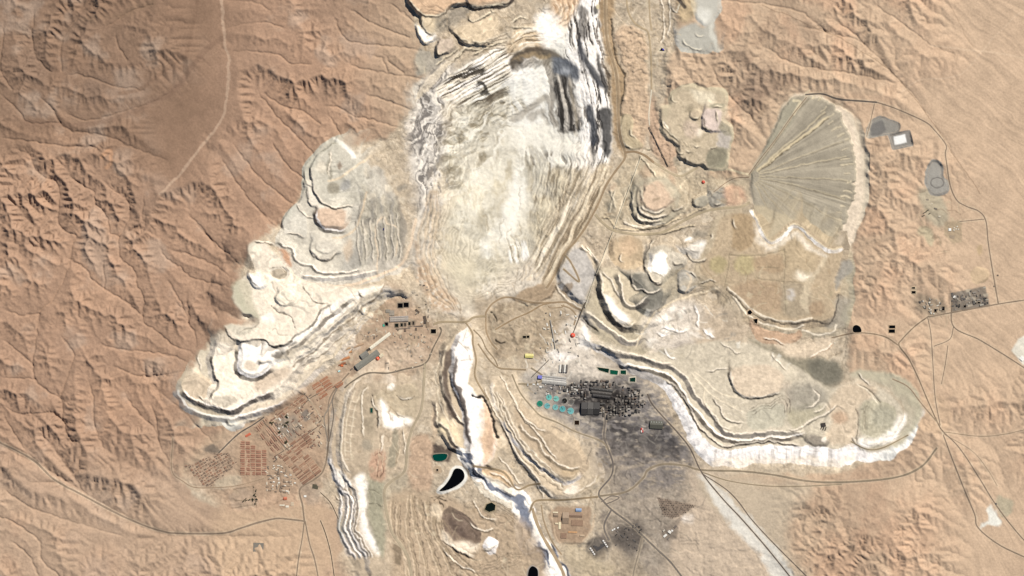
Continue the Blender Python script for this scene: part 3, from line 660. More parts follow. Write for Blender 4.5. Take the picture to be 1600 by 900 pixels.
# ---- north-eastern grey heaps
N = 'north_east_heap'
mesa(35, 5, (208,192,162), (176,168,144), [(1049,148),(1070,136),(1084,135),(1102,141),(1130,142),(1131,166),(1126,173),(1128,188),(1139,197),(1142,215),(1137,237),(1133,260),(1120,264),(1106,261),(1099,254),(1084,254),(1062,244),(1060,230),(1037,205),(1034,183),(1037,170),(1049,166)], N)
patch((234,222,192), [(1080,140),(1108,144),(1118,158),(1106,168),(1092,160)], 0.9, 5); patch((170,164,140), [(1108,165),(1130,163),(1130,172),(1110,173)], 0.8, 3)
mesa(54, 3, (224,206,190), (140,132,118), [(1099,190),(1102,201),(1112,206),(1124,200),(1127,176),(1106,172),(1099,178)], N, open=-40, long=14); patch((206,198,186), [(1124,203),(1140,212),(1138,232),(1124,230)], 0.8, 3)
patch((164,158,134), [(1105,240),(1118,232),(1136,236),(1132,259),(1108,261)], 0.9, 3); patch((176,168,144), [(1128,190),(1141,200),(1142,213),(1126,206)], 0.8, 2)
mesa(46, 3, (214,196,166), None, oval(1086,178,7,6), N); patch((168,156,130), oval(1078,168,7,6), 0.6, 4); patch((236,224,200), oval(1093,205,6,8), 0.8, 4); patch((222,200,180), oval(1080,200,12,14), 0.5, 6)
stroke((110,100,86), [(1100,186),(1102,200),(1113,206)], 1.8, 0.7, -6); stroke((120,108,92), [(1036,196),(1046,208),(1056,218),(1060,226)], 2.6, 0.5, -6); stroke((244,234,210), [(1037,192),(1044,201)], 2.4, 0.9)
for k in range(14):
    rr = random.Random(80 + k); cu, cv = rr.uniform(1055,1110), rr.uniform(185,250)
    stroke((170,156,130), [(cu,cv),(cu+rr.uniform(-6,8),cv+rr.uniform(2,8)),(cu+rr.uniform(-4,14),cv+rr.uniform(6,16))], 1.2, 0.5, -4, 1.5)
mesa(26, 6, (196,190,176), (168,166,160), [(1058,50),(1068,40),(1085,36),(1096,44),(1110,36),(1117,44),(1121,76),(1111,68),(1107,78),(1090,80),(1070,76),(1060,66)], 'grey_spur_heap', open=-70, long=16)
mesa(34, 6, (206,200,186), (180,176,168), [(1088,-80),(1116,-80),(1120,8),(1112,28),(1098,34),(1088,20),(1084,-10)], 'grey_spur_heap', open=-90, long=16); patch((248,242,228), oval(1098,26,10,12), 0.9, 8); patch((226,220,204), [(1106,40),(1114,40),(1121,76),(1116,74)], 0.9, 2); patch((214,190,150), [(1060,-20),(1086,-20),(1084,20),(1070,34),(1060,20)], 0.7, 6)
bench([(1062,60),(1072,72),(1086,78),(1100,76)], 2.4, 14, (120,116,110)); bench([(1084,50),(1092,58),(1104,56)], 1.8, 8, (150,146,138)); bench([(1046,10),(1058,20),(1064,4)], 2, 14, (110,98,84)); bench([(1030,-10),(1034,20),(1036,50),(1030,70)], 2, 10, (160,142,114)); bench([(1044,-10),(1046,30),(1040,60)], 2, 10, (160,142,114))
stroke((60,56,60), [(1055,-6),(1064,6),(1070,12)], 5, 0.8)

# ---- heaps between the pit and the tailings
N = 'central_heap'
mesa(24, 3, (196,186,160), (168,158,134), [(990,292),(988,325),(998,342),(1020,349),(1042,346),(1058,330),(1060,302),(1042,280),(1010,278)], N, open=-60, long=24)
mesa(38, 3, (206,192,164), (138,130,116), [(998,292),(996,318),(1004,334),(1022,340),(1040,336),(1052,318),(1048,292),(1025,282)], N, open=-60, long=16)
mesa(54, 4, (224,198,168), (140,132,118), [(1007,300),(1011,289),(1030,284),(1044,300),(1049,312),(1035,324),(1016,325),(1004,315)], N, open=-60, long=12)
for o in (0, 6, 12): stroke((226,214,184), [(992-o,326+o),(1000-o*0.6,344+o*0.7),(1022,351+o*0.5),(1040,348)], 1.6, 0.6, 3)
mesa(40, 6, (176,170,154), (130,124,116), [(1112,302),(1126,292),(1134,300),(1132,316),(1120,320),(1113,314)], N, open=-60, long=14); mesa(30, 4, (190,182,160), None, [(1086,312),(1100,306),(1108,314),(1100,324),(1088,324)], N)
patch((214,172,142), [(1130,296),(1150,290),(1165,300),(1165,318),(1145,322),(1134,318)], 0.7, 5)
mesa(30, 8, (208,186,152), (196,180,150), [(962,374),(985,368),(1002,380),(1006,402),(992,414),(968,408),(958,392)], N, open=-60, long=16); patch((222,194,158), oval(981,386,13,12), 0.8, 6)
mesa(28, 5, (216,206,182), (170,160,140), oval(1000,440,17,15), N, open=-60, long=14)
mesa(46, 5, (200,190,168), (120,112,102), [(1012,402),(1020,388),(1045,384),(1056,398),(1046,426),(1031,440),(1015,432)], N, open=-60, long=16)
mesa(70, 6, WHITE, (190,180,164), [(1022,402),(1035,393),(1043,402),(1040,420),(1029,428),(1019,420)], N, open=-70, long=12); mesa(58, 3, (210,200,178), (110,102,92), oval(1024,434,10,6), N)
mesa(64, 11, (232,224,206), (104,98,92), [(1072,388),(1082,381),(1097,377),(1110,381),(1116,390),(1102,394),(1086,394)], N, open=-90, long=16); patch(WHITE, oval(1104,387,9,4,15), 0.9, 3); patch(WHITE, oval(1077,374,7,3.5,-25), 0.9, 3)
mesa(48, 8, (212,202,180), (150,142,128), oval(1058,408,8,6), N); patch((160,152,134), oval(1095,366,12,6), 0.7, 4)
patch((172,164,140), [(1040,430),(1060,420),(1075,440),(1060,470),(1030,480),(1020,460)], 0.6, 8); mesa(34, 4, (198,192,176), (160,152,136), [(1062,432),(1075,425),(1085,435),(1078,452),(1064,455)], N)
mesa(34, 10, (200,188,160), (170,160,142), [(915,482),(926,505),(946,526),(976,541),(1002,545),(1022,530),(1032,500),(1002,450),(950,440)], N, open=-60, long=40)
mesa(66, 10, (214,200,170), (132,122,108), [(938,422),(942,450),(950,480),(968,498),(992,510),(1008,505),(1008,480),(998,452),(984,432),(960,420)], N, open=-60, long=30)
patch(WHITE, [(945,462),(954,464),(964,480),(980,494),(988,502),(976,505),(958,494),(947,480)], 0.95, 4); patch((236,222,190), [(938,424),(950,436),(960,458),(952,462),(944,448)], 0.7, 3)
mesa(84, 8, (150,146,132), (120,116,106), [(985,430),(1000,446),(1008,462),(1000,478),(1016,488),(1030,478),(1036,455),(1020,440),(1005,428)], N, open=-80, long=24); patch((188,180,160), [(1000,425),(1016,440),(1020,455),(1008,450)], 0.8, 4)
mesa(38, 7, (206,200,188), (255,250,240), [(906,388),(926,416),(933,430),(921,450),(908,468),(892,455),(874,436),(882,408)], 'ore_stockpile', open=-30, long=10)
stroke((224,208,178), [(908,382),(936,424),(945,440)], 1.6, 0.7, 3)

# ---- tailings fan
AP = (1172, 274)
FAN = [(1172,272),(1180,258),(1205,210),(1232,158),(1252,150),(1275,150),(1300,162),(1316,180),(1327,205),(1335,235),(1338,265),(1335,300),(1328,330),(1318,356),(1304,382),(1296,384),(1278,372),(1250,352),(1240,346),(1222,360),(1206,374),(1196,372),(1188,350),(1176,310)]
mesa(16, 10, (230,214,188), (230,214,188), [(u + (14 if u > 1300 else 0), v - (0 if v > 160 else 2)) for u, v in FAN], 'tailings_fan', streak=0.05, own=1.0, open=(215, 260), long=2)
w, d, arc = sdf(FAN, 8, 0.8)
du_, dv_ = UU[w] - AP[0], VV[w] - AP[1]
ang_ = np.arctan2(dv_, du_); rad_ = np.hypot(du_, dv_)
sect = vnoise(ang_ * 9, rad_ * 0 + 5, 1.0, 801)
rays = vnoise(ang_ * 26 + 2 * sect, rad_ / 90, 1.0, 802) * 0.9 + sect * 0.6 + 0.45 * vnoise(ang_ * 70, rad_ / 24, 1.0, 803)
d = d + (vnoise(ang_ * 44, rad_ * 0, 1.0, 805) * 2.6 + vnoise(ang_ * 20, rad_ * 0, 1.0, 806) * 2.0) * smooth((UU[w] - 1230) / 40)
rays = rays + 0.4 * fbm(UU[w], VV[w], 16, 3, 804)
t = smooth(d / 1.6 + 0.5)
HT[w] += t * (26 * np.clip(d / 3, 0, 1) + rays * 3.6)
put(w, (180,169,148), t, 0.05, 0.05)
ALB[w] *= (1 + t * 0.15 * np.clip(rays, -1.5, 1.5))[..., None]
MINE_T[w] *= 1 - 0.7 * t
patch((182,176,152), [(1175,268),(1232,160),(1240,156),(1245,175),(1180,262)], 0.5, 4)
for a, op in ((-37, 1.0), (-40.5, 0.5), (-20, 0.3), (-11, .35), (3, .3), (14, .3), (27, .3), (38, .3), (49, .4), (62, .4)):
    ar = math.radians(a); p0 = (AP[0] + 14 * math.cos(ar), AP[1] + 14 * math.sin(ar)); p1 = (AP[0] + 152 * math.cos(ar), AP[1] + 152 * math.sin(ar))
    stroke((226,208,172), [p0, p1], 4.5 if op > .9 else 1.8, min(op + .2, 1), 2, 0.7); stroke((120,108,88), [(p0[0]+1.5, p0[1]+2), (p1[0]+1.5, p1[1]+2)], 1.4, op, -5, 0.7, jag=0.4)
for k in range(30):                                           # ragged pale snouts where the tailings runs end
    rk = random.Random(2200 + k); ar = math.radians(-56 + k * 4.6 + rk.uniform(-1, 1)); R = 160 + rk.uniform(-5, 3); ln = rk.uniform(5, 14)
    a0 = (AP[0] + R * math.cos(ar), AP[1] + R * math.sin(ar)); a1 = (AP[0] + (R - ln) * math.cos(ar), AP[1] + (R - ln) * math.sin(ar))
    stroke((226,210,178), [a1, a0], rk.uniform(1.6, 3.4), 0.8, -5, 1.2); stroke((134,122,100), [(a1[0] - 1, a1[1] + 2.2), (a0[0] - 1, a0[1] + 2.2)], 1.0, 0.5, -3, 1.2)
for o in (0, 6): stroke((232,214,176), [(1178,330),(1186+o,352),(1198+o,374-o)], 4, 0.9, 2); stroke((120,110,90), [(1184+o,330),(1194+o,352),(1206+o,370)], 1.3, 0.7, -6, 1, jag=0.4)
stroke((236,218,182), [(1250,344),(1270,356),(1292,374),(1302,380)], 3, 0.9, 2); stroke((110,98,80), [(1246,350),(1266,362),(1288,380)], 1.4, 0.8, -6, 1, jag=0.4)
stroke((150,136,110), [(1168,276),(1190,250),(1216,215),(1240,178),(1262,156)], 1.6, 0.9, -3, 0.5); stroke((232,216,180), [(1240,158),(1250,160),(1240,178)], 4, 0.8)

# ---- eastern tailings terraces
N = 'tailings_terrace'
mesa(14, 9, (204,188,158), (190,180,158), [(1085,430),(1130,452),(1150,470),(1175,498),(1215,515),(1260,517),(1296,520),(1318,505),(1326,460),(1322,400),(1310,380),(1250,350),(1180,320),(1120,340),(1100,390)], N, streak=0.2, open=220, long=60)
mesa(32, 11, (202,182,150), (150,142,128), [(1095,425),(1140,452),(1160,472),(1180,488),(1205,499),(1240,501),(1262,504),(1296,498),(1306,478),(1304,450),(1308,420),(1318,386),(1300,382),(1255,354),(1240,346),(1200,372),(1180,340),(1150,332),(1125,345),(1115,380)], N, streak=0.2, open=200, long=50)
patch((190,166,130), [(1143,340),(1165,335),(1179,350),(1179,375),(1166,390),(1144,386)], 0.9, 3); patch((196,182,136), oval(1124,412,13,14), 0.8, 4); patch((198,184,138), oval(1165,414,18,16), 0.8, 4)
patch((194,168,134), [(1182,405),(1218,400),(1218,425),(1184,422)], 0.7, 3); patch((196,170,138), [(1148,450),(1180,440),(1220,445),(1222,480),(1195,490),(1165,472)], 0.7, 5); patch((184,170,144), [(1225,445),(1262,445),(1268,490),(1226,492)], 0.7, 5)
patch((190,164,132), [(1265,475),(1285,474),(1285,494),(1268,494)], 0.7, 3); patch((206,186,150), [(1200,385),(1240,360),(1275,380),(1270,420),(1230,425),(1220,400)], 0.6, 6)
for a in (((1142,398),(1180,400),(1225,392)), ((1180,436),(1226,440)), ((1184,418),(1216,418)), ((1226,390),(1226,440),(1228,490)), ((1140,395),(1138,420),(1132,448)), ((1230,440),(1262,440))): stroke((150,140,112), a, 1.3, 0.6, -2)
patch((250,240,214), oval(1256,430,15,6,10), 0.95, 6)
patch((170,166,154), [(1312,412),(1326,408),(1330,425),(1316,440),(1306,455),(1308,430)], 0.8, 3); patch((178,170,152), [(1304,470),(1326,470),(1322,505),(1300,515),(1290,510),(1304,492)], 0.8, 5)
patch((222,206,174), [(1250,470),(1262,440),(1280,410),(1288,395),(1292,400),(1272,440),(1264,470),(1262,490)], 0.7, 3)
patch((220,214,202), oval(1236,460,6,9), 0.8, 4)
for pts in ([(1138,449),(1160,470),(1182,489),(1210,500),(1240,502),(1268,498)], [(1146,464),(1172,494),(1205,510),(1238,514),(1255,508)], [(1256,516),(1280,523),(1300,520),(1306,508)]): stroke((244,232,206), pts, 2.6, 0.9, 4, 0.8)
for pts in ([(1136,452),(1158,474),(1180,493),(1210,504),(1240,506),(1270,502),(1294,506),(1304,490),(1310,462)],): stroke((96,88,80), pts, 2.0, 0.75, -6, 1, jag=0.5)
mesa(10, 4, (212,180,148), (150,130,110), [(1175,505),(1200,520),(1235,525),(1250,520),(1240,530),(1210,536),(1185,528)], None)
patch((156,150,128), [(1170,530),(1210,545),(1250,560),(1285,562),(1310,570),(1316,590),(1295,605),(1265,595),(1240,575),(1200,560)], 0.85, 8); patch((138,134,118), [(1268,565),(1300,565),(1316,580),(1310,598),(1288,602),(1268,588)], 0.8, 6)
patch((222,204,176), [(1215,540),(1250,535),(1300,530),(1295,552),(1260,560),(1235,555)], 0.8, 5)
# dusty plant ground and whitened waste east of the crusher
patch((226,216,198), [(1010,500),(1040,478),(1075,470),(1100,490),(1085,530),(1060,560),(1025,550),(1005,525)], 0.85, 12); patch((160,150,138), oval(1066,545,16,10,20), 0.7, 8); patch((204,186,160), [(1085,500),(1130,480),(1170,510),(1150,540),(1100,545)], 0.6, 10)
for k in range(18):
    rr = random.Random(170 + k); cu, cv = rr.uniform(1005,1110), rr.uniform(480,560)
    patch(WHITE if k % 3 else (176,166,150), oval(cu, cv, rr.uniform(3,9), rr.uniform(2,6), rr.uniform(-60,60)), 0.55, 4, 2, dh=rr.uniform(-6,6))

# ---- the long white heap in the south-east
N = 'south_east_heap'
mesa(36, 28, (214,203,178), (255,250,240), [(915,532),(935,540),(960,552),(985,572),(1030,588),(1056,612),(1080,650),(1100,684),(1122,700),(1150,702),(1195,697),(1249,697),(1276,699),(1310,702),(1336,692),(1372,694),(1396,682),(1411,655),(1402,625),(1375,605),(1345,592),(1320,600),(1290,604),(1250,575),(1200,548),(1150,535),(1100,535),(1040,545),(1000,555),(960,540)], N, wmap=((930,1040,1100),(0.35,0.5,1.0)), own=1.0, streak=0.12, open=-80, long=60)
patch((176,166,150), [(940,545),(990,572),(1035,590),(1030,600),(985,586),(940,562)], 0.6, 4)
for k in range(9):
    rr = random.Random(60 + k); u0 = 1120 + k * 22
    stroke((176,164,148), [(u0, 704), (u0 + rr.uniform(-3, 3), 728)], rr.uniform(1, 7), 0.35)
mesa(46, 3, (226,208,180), (150,138,116), [(1145,577),(1172,572),(1200,571),(1224,588),(1216,610),(1190,620),(1172,622),(1156,618),(1142,598)], N, open=-60, long=20); patch((212,198,174), [(1222,600),(1240,610),(1234,640),(1226,640),(1226,620)], 0.7, 4)
patch((206,200,176), [(1166,648),(1178,638),(1206,632),(1226,634),(1230,655),(1216,670),(1182,672),(1168,664)], 0.9, 3)
patch((190,182,152), [(1236,640),(1275,630),(1290,640),(1270,660),(1240,668)], 0.7, 5); patch((170,164,148), [(1230,610),(1262,600),(1290,612),(1276,640),(1244,640)], 0.6, 6)
patch((222,202,172), [(1295,625),(1320,600),(1345,596),(1370,606),(1362,620),(1342,640),(1340,690),(1310,698),(1290,690),(1300,660)], 0.8, 6); patch((196,160,128), oval(1312,653,11,9), 0.6, 5)
mesa(44, 5, (176,166,148), (120,112,100), [(1262,688),(1266,680),(1280,682),(1292,688),(1288,696),(1272,694)], N, open=-80, long=10); patch((250,240,220), oval(1289,690,5,4), 0.9, 2)
mesa(32, 5, (204,196,168), None, [(1345,640),(1356,626),(1384,628),(1398,640),(1400,660),(1386,680),(1360,686),(1346,676)], N, open=200, long=20); patch(WHITE, [(1346,684),(1366,686),(1390,672),(1404,652),(1408,660),(1396,682),(1370,694),(1346,694)], 0.9, 6)
patch((182,178,156), oval(1380,652,20,16), 0.6, 8); stroke((120,110,92), [(1344,602),(1360,612),(1376,628)], 1.8, 0.7, -5, jag=0.4); stroke((244,232,204), [(1340,600),(1356,612),(1372,630)], 1.6, 0.8); stroke((120,110,94), [(1338,640),(1342,660),(1340,690),(1348,704)], 1.8, 0.7, -6, jag=0.4)
for k in range(12):
    rr = random.Random(260 + k); stroke((170,160,136), [(1345+rr.uniform(0,14),622+rr.uniform(0,20)),(1346+rr.uniform(0,10),650),(1348+rr.uniform(0,8),672)], 1, 0.4, -2)

# ---- white canyon heap south of the pit
N = 'white_ridge_heap'
mesa(28, 7, (214,196,166), (120,108,98), [(694,548),(706,530),(720,512),(738,510),(746,530),(748,565),(742,595),(750,612),(770,640),(782,690),(775,720),(755,742),(736,736),(722,705),(706,672),(694,640),(688,600)], N, open=-30, long=25)
mesa(54, 7, (255,248,236), (112,100,90), [(713,542),(721,523),(733,518),(738,535),(740,562),(733,593),(740,612),(752,618),(765,642),(775,690),(769,714),(752,734),(741,734),(735,715),(733,690),(728,650),(718,615),(711,593),(711,560)], N, open=-10, long=16)
patch((240,212,180), [(746,622),(756,630),(768,660),(774,692),(766,714),(752,726),(748,690),(748,660)], 0.9, 8); patch((206,190,162), [(735,590),(746,600),(748,616),(736,612),(732,600)], 0.8, 5)
stroke((180,150,120), [(742,664),(756,668),(766,682),(776,700)], 0.9, 0.7, -3)
mesa(40, 6, (238,220,182), (128,116,106), [(690,655),(705,662),(718,680),(724,700),(712,704),(700,692),(688,668)], N, open=-50, long=14)
patch((112,98,88), [(678,690),(696,702),(714,696),(724,704),(706,712),(698,724),(678,714)], 0.9, 2.5); patch((214,196,168), [(688,676),(704,690),(712,702),(696,700),(684,690)], 0.7, 3)
for o in (0, 7): stroke((240,226,196), [(698-o*1.4,540+o*2),(690-o,575),(690-o,610),(698-o,640),(712-o,668)], 2, 0.7, 4, 1)
for k in range(7): patch((110,98,88), oval(696 + (k % 2) * 1.5 + max(0, k - 4) * 4, 552 + k * 17, 4.5, 5.5), 0.55, 2)
patch((214,190,158), [(676,640),(684,650),(682,690),(676,690)], 0.6, 2)
# lower canyon: slate and white cliff bands beside the hexagonal pond
CLIFF = [(722,708),(734,722),(745,738),(762,752),(786,766),(806,778),(818,796),(822,822),(832,848),(848,868),(862,890),(874,910)]
w, d, arc = sdf(CLIFF, 40, 1.6, True, False)
side = np.where(inside(UU[w], VV[w], CLIFF + [(1000, 960), (1000, 700)]), 1.0, -1.0) * d
n = vnoise(side * 1.0 + fbm(UU[w], VV[w], 24, 2, 820) * 7, arc / 9, 6.0, 821)
wch = np.interp(arc, (0, 60, 130, 220), (11, 13, 19, 22)).astype(np.float32); t = smooth((wch - d) / 3)
put(w, (150,157,170), t, 0.03, 0.03); put(w, WHITE, t * smooth(n * 3 + 0.05 + 0.5 * (np.abs(side) > wch * 0.55)), 0.02, 0.02); put(w, (92,96,106), t * smooth(-n * 3 - 0.9), 0.03, 0.03)
HT[w] += np.clip(side, -8, 8) * 0.6 * smooth((26 - d) / 14) + t * n * 2
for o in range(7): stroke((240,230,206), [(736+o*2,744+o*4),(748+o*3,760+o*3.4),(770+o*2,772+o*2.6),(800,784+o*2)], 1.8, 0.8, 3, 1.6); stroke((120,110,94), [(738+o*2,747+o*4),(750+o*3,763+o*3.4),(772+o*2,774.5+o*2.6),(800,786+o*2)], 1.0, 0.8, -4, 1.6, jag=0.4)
mesa(14, 3, (226,196,156), (190,170,140), [(758,732),(775,736),(790,742),(800,755),(796,760),(780,752),(764,746)], None); patch((238,226,200), [(752,735),(770,746),(795,762),(808,775),(796,770),(770,756)], 0.8, 3)

# ---- south-western heap
N = 'south_west_heap'
mesa(24, 10, (206,188,160), (218,208,194), [(536,612),(558,592),(580,588),(596,600),(640,596),(660,600),(655,650),(640,690),(634,730),(612,750),(602,780),(612,832),(632,870),(640,960),(570,960),(564,890),(554,872),(540,838),(538,800),(544,775),(530,752),(522,726),(519,695),(522,660),(528,630)], N, open=0, long=50)
mesa(44, 7, (204,186,158), (226,214,196), [(548,622),(562,602),(580,598),(588,612),(582,622),(590,645),(592,680),(588,712),(576,736),(566,744),(572,800),(596,862),(606,960),(590,960),(578,880),(562,850),(556,825),(556,800),(560,775),(544,750),(534,722),(532,690),(536,655)], N, open=0, long=40)
patch(WHITE, [(556,748),(572,744),(574,800),(578,830),(592,858),(586,868),(566,840),(562,800),(560,770)], 0.95, 5); patch(WHITE, [(520,735),(528,752),(540,762),(552,756),(544,745),(532,735)], 0.8, 4)
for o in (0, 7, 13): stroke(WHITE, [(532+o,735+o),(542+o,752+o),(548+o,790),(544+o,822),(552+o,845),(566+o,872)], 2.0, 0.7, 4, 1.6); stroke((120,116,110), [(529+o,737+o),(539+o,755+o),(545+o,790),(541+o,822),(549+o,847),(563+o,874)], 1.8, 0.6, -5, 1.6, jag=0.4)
patch((176,172,146), [(574,742),(598,742),(600,790),(602,830),(598,872),(584,852),(576,810)], 0.9, 5)
stroke((130,124,104), [(576,764),(586,766),(592,770)], 1.2, 0.8, -3, 1.5); stroke((130,124,104), [(576,789),(588,788),(598,792)], 1.4, 0.8, -3, 1.5)
for k in range(9): stroke((236,222,194), [(549-k*1.8,626+k*13),(558-k*1.8,628+k*13)], 1.4, 0.7, 2)
for o in (0, 9): stroke((236,222,192), [(556+o,610),(545+o,640),(538+o,680),(540+o,712)], 1.8, 0.7, 3)
patch((194,178,150), [(562,622),(578,606),(582,630),(588,680),(578,700),(566,680)], 0.5, 4); patch((178,164,138), [(570,655),(582,655),(584,672),(572,672)], 0.6, 2); patch((170,162,142), [(568,690),(580,688),(582,702),(570,704)], 0.6, 3)
patch((204,188,158), [(585,616),(606,608),(644,600),(656,620),(652,645),(640,662),(600,664),(592,642)], 0.9, 4); patch(WHITE, [(592,626),(602,630),(608,646),(640,652),(640,663),(600,665)], 0.95, 5); patch(WHITE, oval(612,606,5,4), 0.9, 3)
mesa(26, 2.5, None, None, oval(634,612,12,10), None); stroke((120,108,88), [(620,618),(628,624),(638,625),(646,620)], 1.2, 0.8, -4, jag=0.3); stroke((110,98,80), [(617,643),(625,648),(632,652)], 1, 0.7, -3, jag=0.3)
stroke((96,86,72), [(582,618),(586,636),(590,650),(591,668)], 2, 0.8, -7, jag=0.4)
patch((214,170,140), [(578,712),(598,704),(604,720),(602,748),(588,750),(578,742)], 0.7, 4)
for pts in ([(584,712),(592,708),(598,712)], [(586,720),(592,732),(590,746)], [(596,720),(600,736),(594,746)]): stroke((120,90,70), pts, 1.1, 0.8, -3, 1, jag=0.4)
for k in range(6): stroke((226,206,174), [(594+k*8,668),(592+k*8,700),(590+k*7,736)], 1.6, 0.6, 2, 1)
patch((170,162,138), [(612,674),(620,672),(619,724),(608,726)], 0.8, 2.5)
patch((206,176,146), [(644,684),(674,684),(674,760),(640,765),(638,720)], 0.8, 4, grain=0.03)
patch((188,176,150), [(600,752),(630,740),(646,760),(640,780),(604,785)], 0.6, 5); patch((176,140,112), oval(628,785,6,9), 0.6, 4)

# ---- southern terraced heap: long curving benches
N = 'south_terrace_heap'
patch((200,178,148), [(604,780),(660,765),(690,775),(740,790),(780,800),(830,830),(850,960),(640,960),(612,840)], 0.9, 8, region=N)
BL = [[(612,785),(614,830),(632,868),(636,910)], [(622,790),(622,830),(634,870),(642,910)], [(640,776),(638,820),(642,860),(652,910)], [(646,776),(649,820),(660,862),(668,910)], [(656,780),(661,820),(676,862),(690,910)], [(664,785),(672,825),(692,866),(716,910)], [(672,795),(682,838),(706,874),(738,910)], [(682,808),(694,845),(722,874),(760,910)]]
for k, b in enumerate(BL):
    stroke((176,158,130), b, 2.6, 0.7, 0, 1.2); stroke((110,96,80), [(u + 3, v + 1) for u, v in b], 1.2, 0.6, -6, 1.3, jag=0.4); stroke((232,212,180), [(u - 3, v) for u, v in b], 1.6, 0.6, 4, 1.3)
patch((120,106,84), [(616,850),(624,852),(626,880),(618,880)], 0.5, 2)
mesa(-18, 9, (152,132,114), (178,158,132), [(698,806),(712,806),(728,816),(740,830),(742,842),(730,846),(714,838),(702,826)], N); patch((124,106,94), [(700,812),(712,818),(726,834),(736,840),(722,842),(706,828)], 0.7, 2.5, 2)
patch((246,232,206), [(690,830),(700,842),(716,848),(735,850),(748,852),(740,862),(715,858),(696,850)], 0.9, 5); stroke((130,110,90), [(692,846),(706,858),(726,868),(745,876)], 2, 0.7, -8, 1, jag=0.4)
mesa(22, 9, (255,250,242), (196,186,170), oval(766,853,5,4), N); patch((240,222,190), [(672,792),(684,790),(690,805),(680,815),(672,806)], 0.8, 4)
for k in range(5): stroke((140,124,104), [(752+k*5,812-k*3),(772,806-k*5),(790,812-k*4),(805,826-k*4)], 1.2, 0.5, -4, 1.5); stroke((140,124,104), [(700+k*3,880+k*2),(740+k*4,884+k*3),(790+k*4,870+k*4),(818,866+k*4)], 1.3, 0.5, -5, 1.5)
for pts in ([(673,778),(682,778),(690,782),(702,786)], [(684,780),(688,788),(692,794)], [(676,784),(684,780)], [(686,777),(696,778)]): stroke((84,70,56), pts, 1.6, 0.8, -3, 1.6, jag=0.5)

# ---- long spoil finger beside the mill
N = 'spoil_finger_heap'
mesa(30, 8, (216,198,168), (222,208,182), [(768,600),(776,592),(788,604),(808,628),(834,650),(864,664),(902,688),(932,718),(938,744),(918,766),(892,776),(866,770),(842,752),(822,728),(800,698),(782,662)], N, open=-120, long=40)
mesa(52, 9, (204,184,154), (214,196,164), [(802,640),(830,658),(880,688),(908,714),(908,732),(888,744),(862,734),(842,712),(816,682)], N, open=-140, long=30)
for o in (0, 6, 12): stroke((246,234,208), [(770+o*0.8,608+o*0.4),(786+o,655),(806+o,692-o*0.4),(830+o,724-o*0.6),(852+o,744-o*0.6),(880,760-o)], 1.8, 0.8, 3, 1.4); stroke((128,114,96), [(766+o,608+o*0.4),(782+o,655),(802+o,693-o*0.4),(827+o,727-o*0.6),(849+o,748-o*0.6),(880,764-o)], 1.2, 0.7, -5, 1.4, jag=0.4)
patch((250,240,220), oval(893,765,12,8,-30), 0.8, 5); patch((214,190,150), oval(890,736,14,7,10), 0.6, 5); patch((168,152,126), [(824,660),(838,672),(860,700),(850,704),(834,684)], 0.5, 4)

# ---- plant grounds
patch((222,212,194), [(868,520),(880,490),(905,485),(925,500),(920,540),(960,580),(900,600),(830,600),(815,590),(850,560)], 0.85, 10); patch(WHITE, [(905,530),(914,505),(922,520),(918,545),(908,545)], 0.9, 6); patch((250,244,232), [(862,548),(900,556),(890,566),(862,560)], 0.7, 5)
patch((180,172,158), [(815,590),(860,585),(960,590),(1010,600),(1030,640),(1010,680),(940,690),(900,670),(860,650),(830,625)], 0.8, 10)
inpit((150,144,138), [(850,600),(900,590),(990,592),(1040,640),(1080,700),(1060,760),(1000,770),(960,740),(930,690),(880,650)], 1.0, 14, 2.6, 1.0, 61, 0.45, 1.6, 5)
inpit((84,80,78), [(878,606),(905,598),(945,600),(985,606),(1002,622),(990,642),(965,648),(935,655),(905,645),(885,628)], 1.0, 14, 2.6, 1.0, 65, 0.45, 1.6, 5); patch((54,50,48), oval(955,622,30,16,15), 0.9, 10); patch((88,84,82), oval(919,640,16,8), 0.7, 5)
inpit((104,100,98), [(940,660),(985,665),(1020,660),(1050,665),(1062,690),(1050,712),(1010,712),(985,725),(950,715)], 1.0, 14, 2.6, 1.0, 64, 0.45, 1.6, 5); patch((92,90,90), [(1000,690),(1030,686),(1050,692),(1048,708),(1020,708),(1002,700)], 0.7, 6)
patch((158,148,136), [(930,690),(1060,710),(1110,760),(1080,830),(1060,900),(990,900),(950,840),(945,780)], 0.6, 25); patch((96,90,86), [(960,830),(985,815),(1010,830),(1005,860),(975,865),(958,850)], 0.7, 10); patch((110,104,98), [(920,848),(950,832),(958,845),(945,868),(925,872)], 0.8, 4); patch((150,138,126), [(940,800),(950,800),(955,840),(944,845)], 0.6, 4)
patch((184,158,130), [(863,796),(905,790),(922,795),(922,830),(905,850),(875,850),(863,830)], 0.9, 3); stroke((214,190,158), [(862,795),(868,835),(880,852),(905,850),(925,828),(930,805)], 2.4, 0.7)
patch((226,218,204), [(1098,750),(1112,748),(1150,788),(1200,838),(1250,908),(1216,908),(1180,862),(1140,818)], 0.9, 6); patch((206,186,160), [(1060,800),(1100,785),(1140,825),(1190,880),(1200,910),(1090,910),(1055,870),(1052,840)], 0.7, 8); patch((250,244,232), oval(1076,812,10,7), 0.9, 4)
patch((176,160,134), [(900,880),(960,860),(1000,880),(1010,920),(900,920)], 0.5, 12); patch((204,188,156), [(880,858),(905,850),(940,875),(960,890),(940,905),(895,890)], 0.6, 8)
patch((188,168,138), [(742,470),(770,462),(800,468),(880,478),(905,485),(870,520),(860,545),(800,560),(770,555),(755,520)], 0.6, 8)
patch((166,144,116), [(880,450),(892,440),(896,444),(886,462)], 0.7, 2)
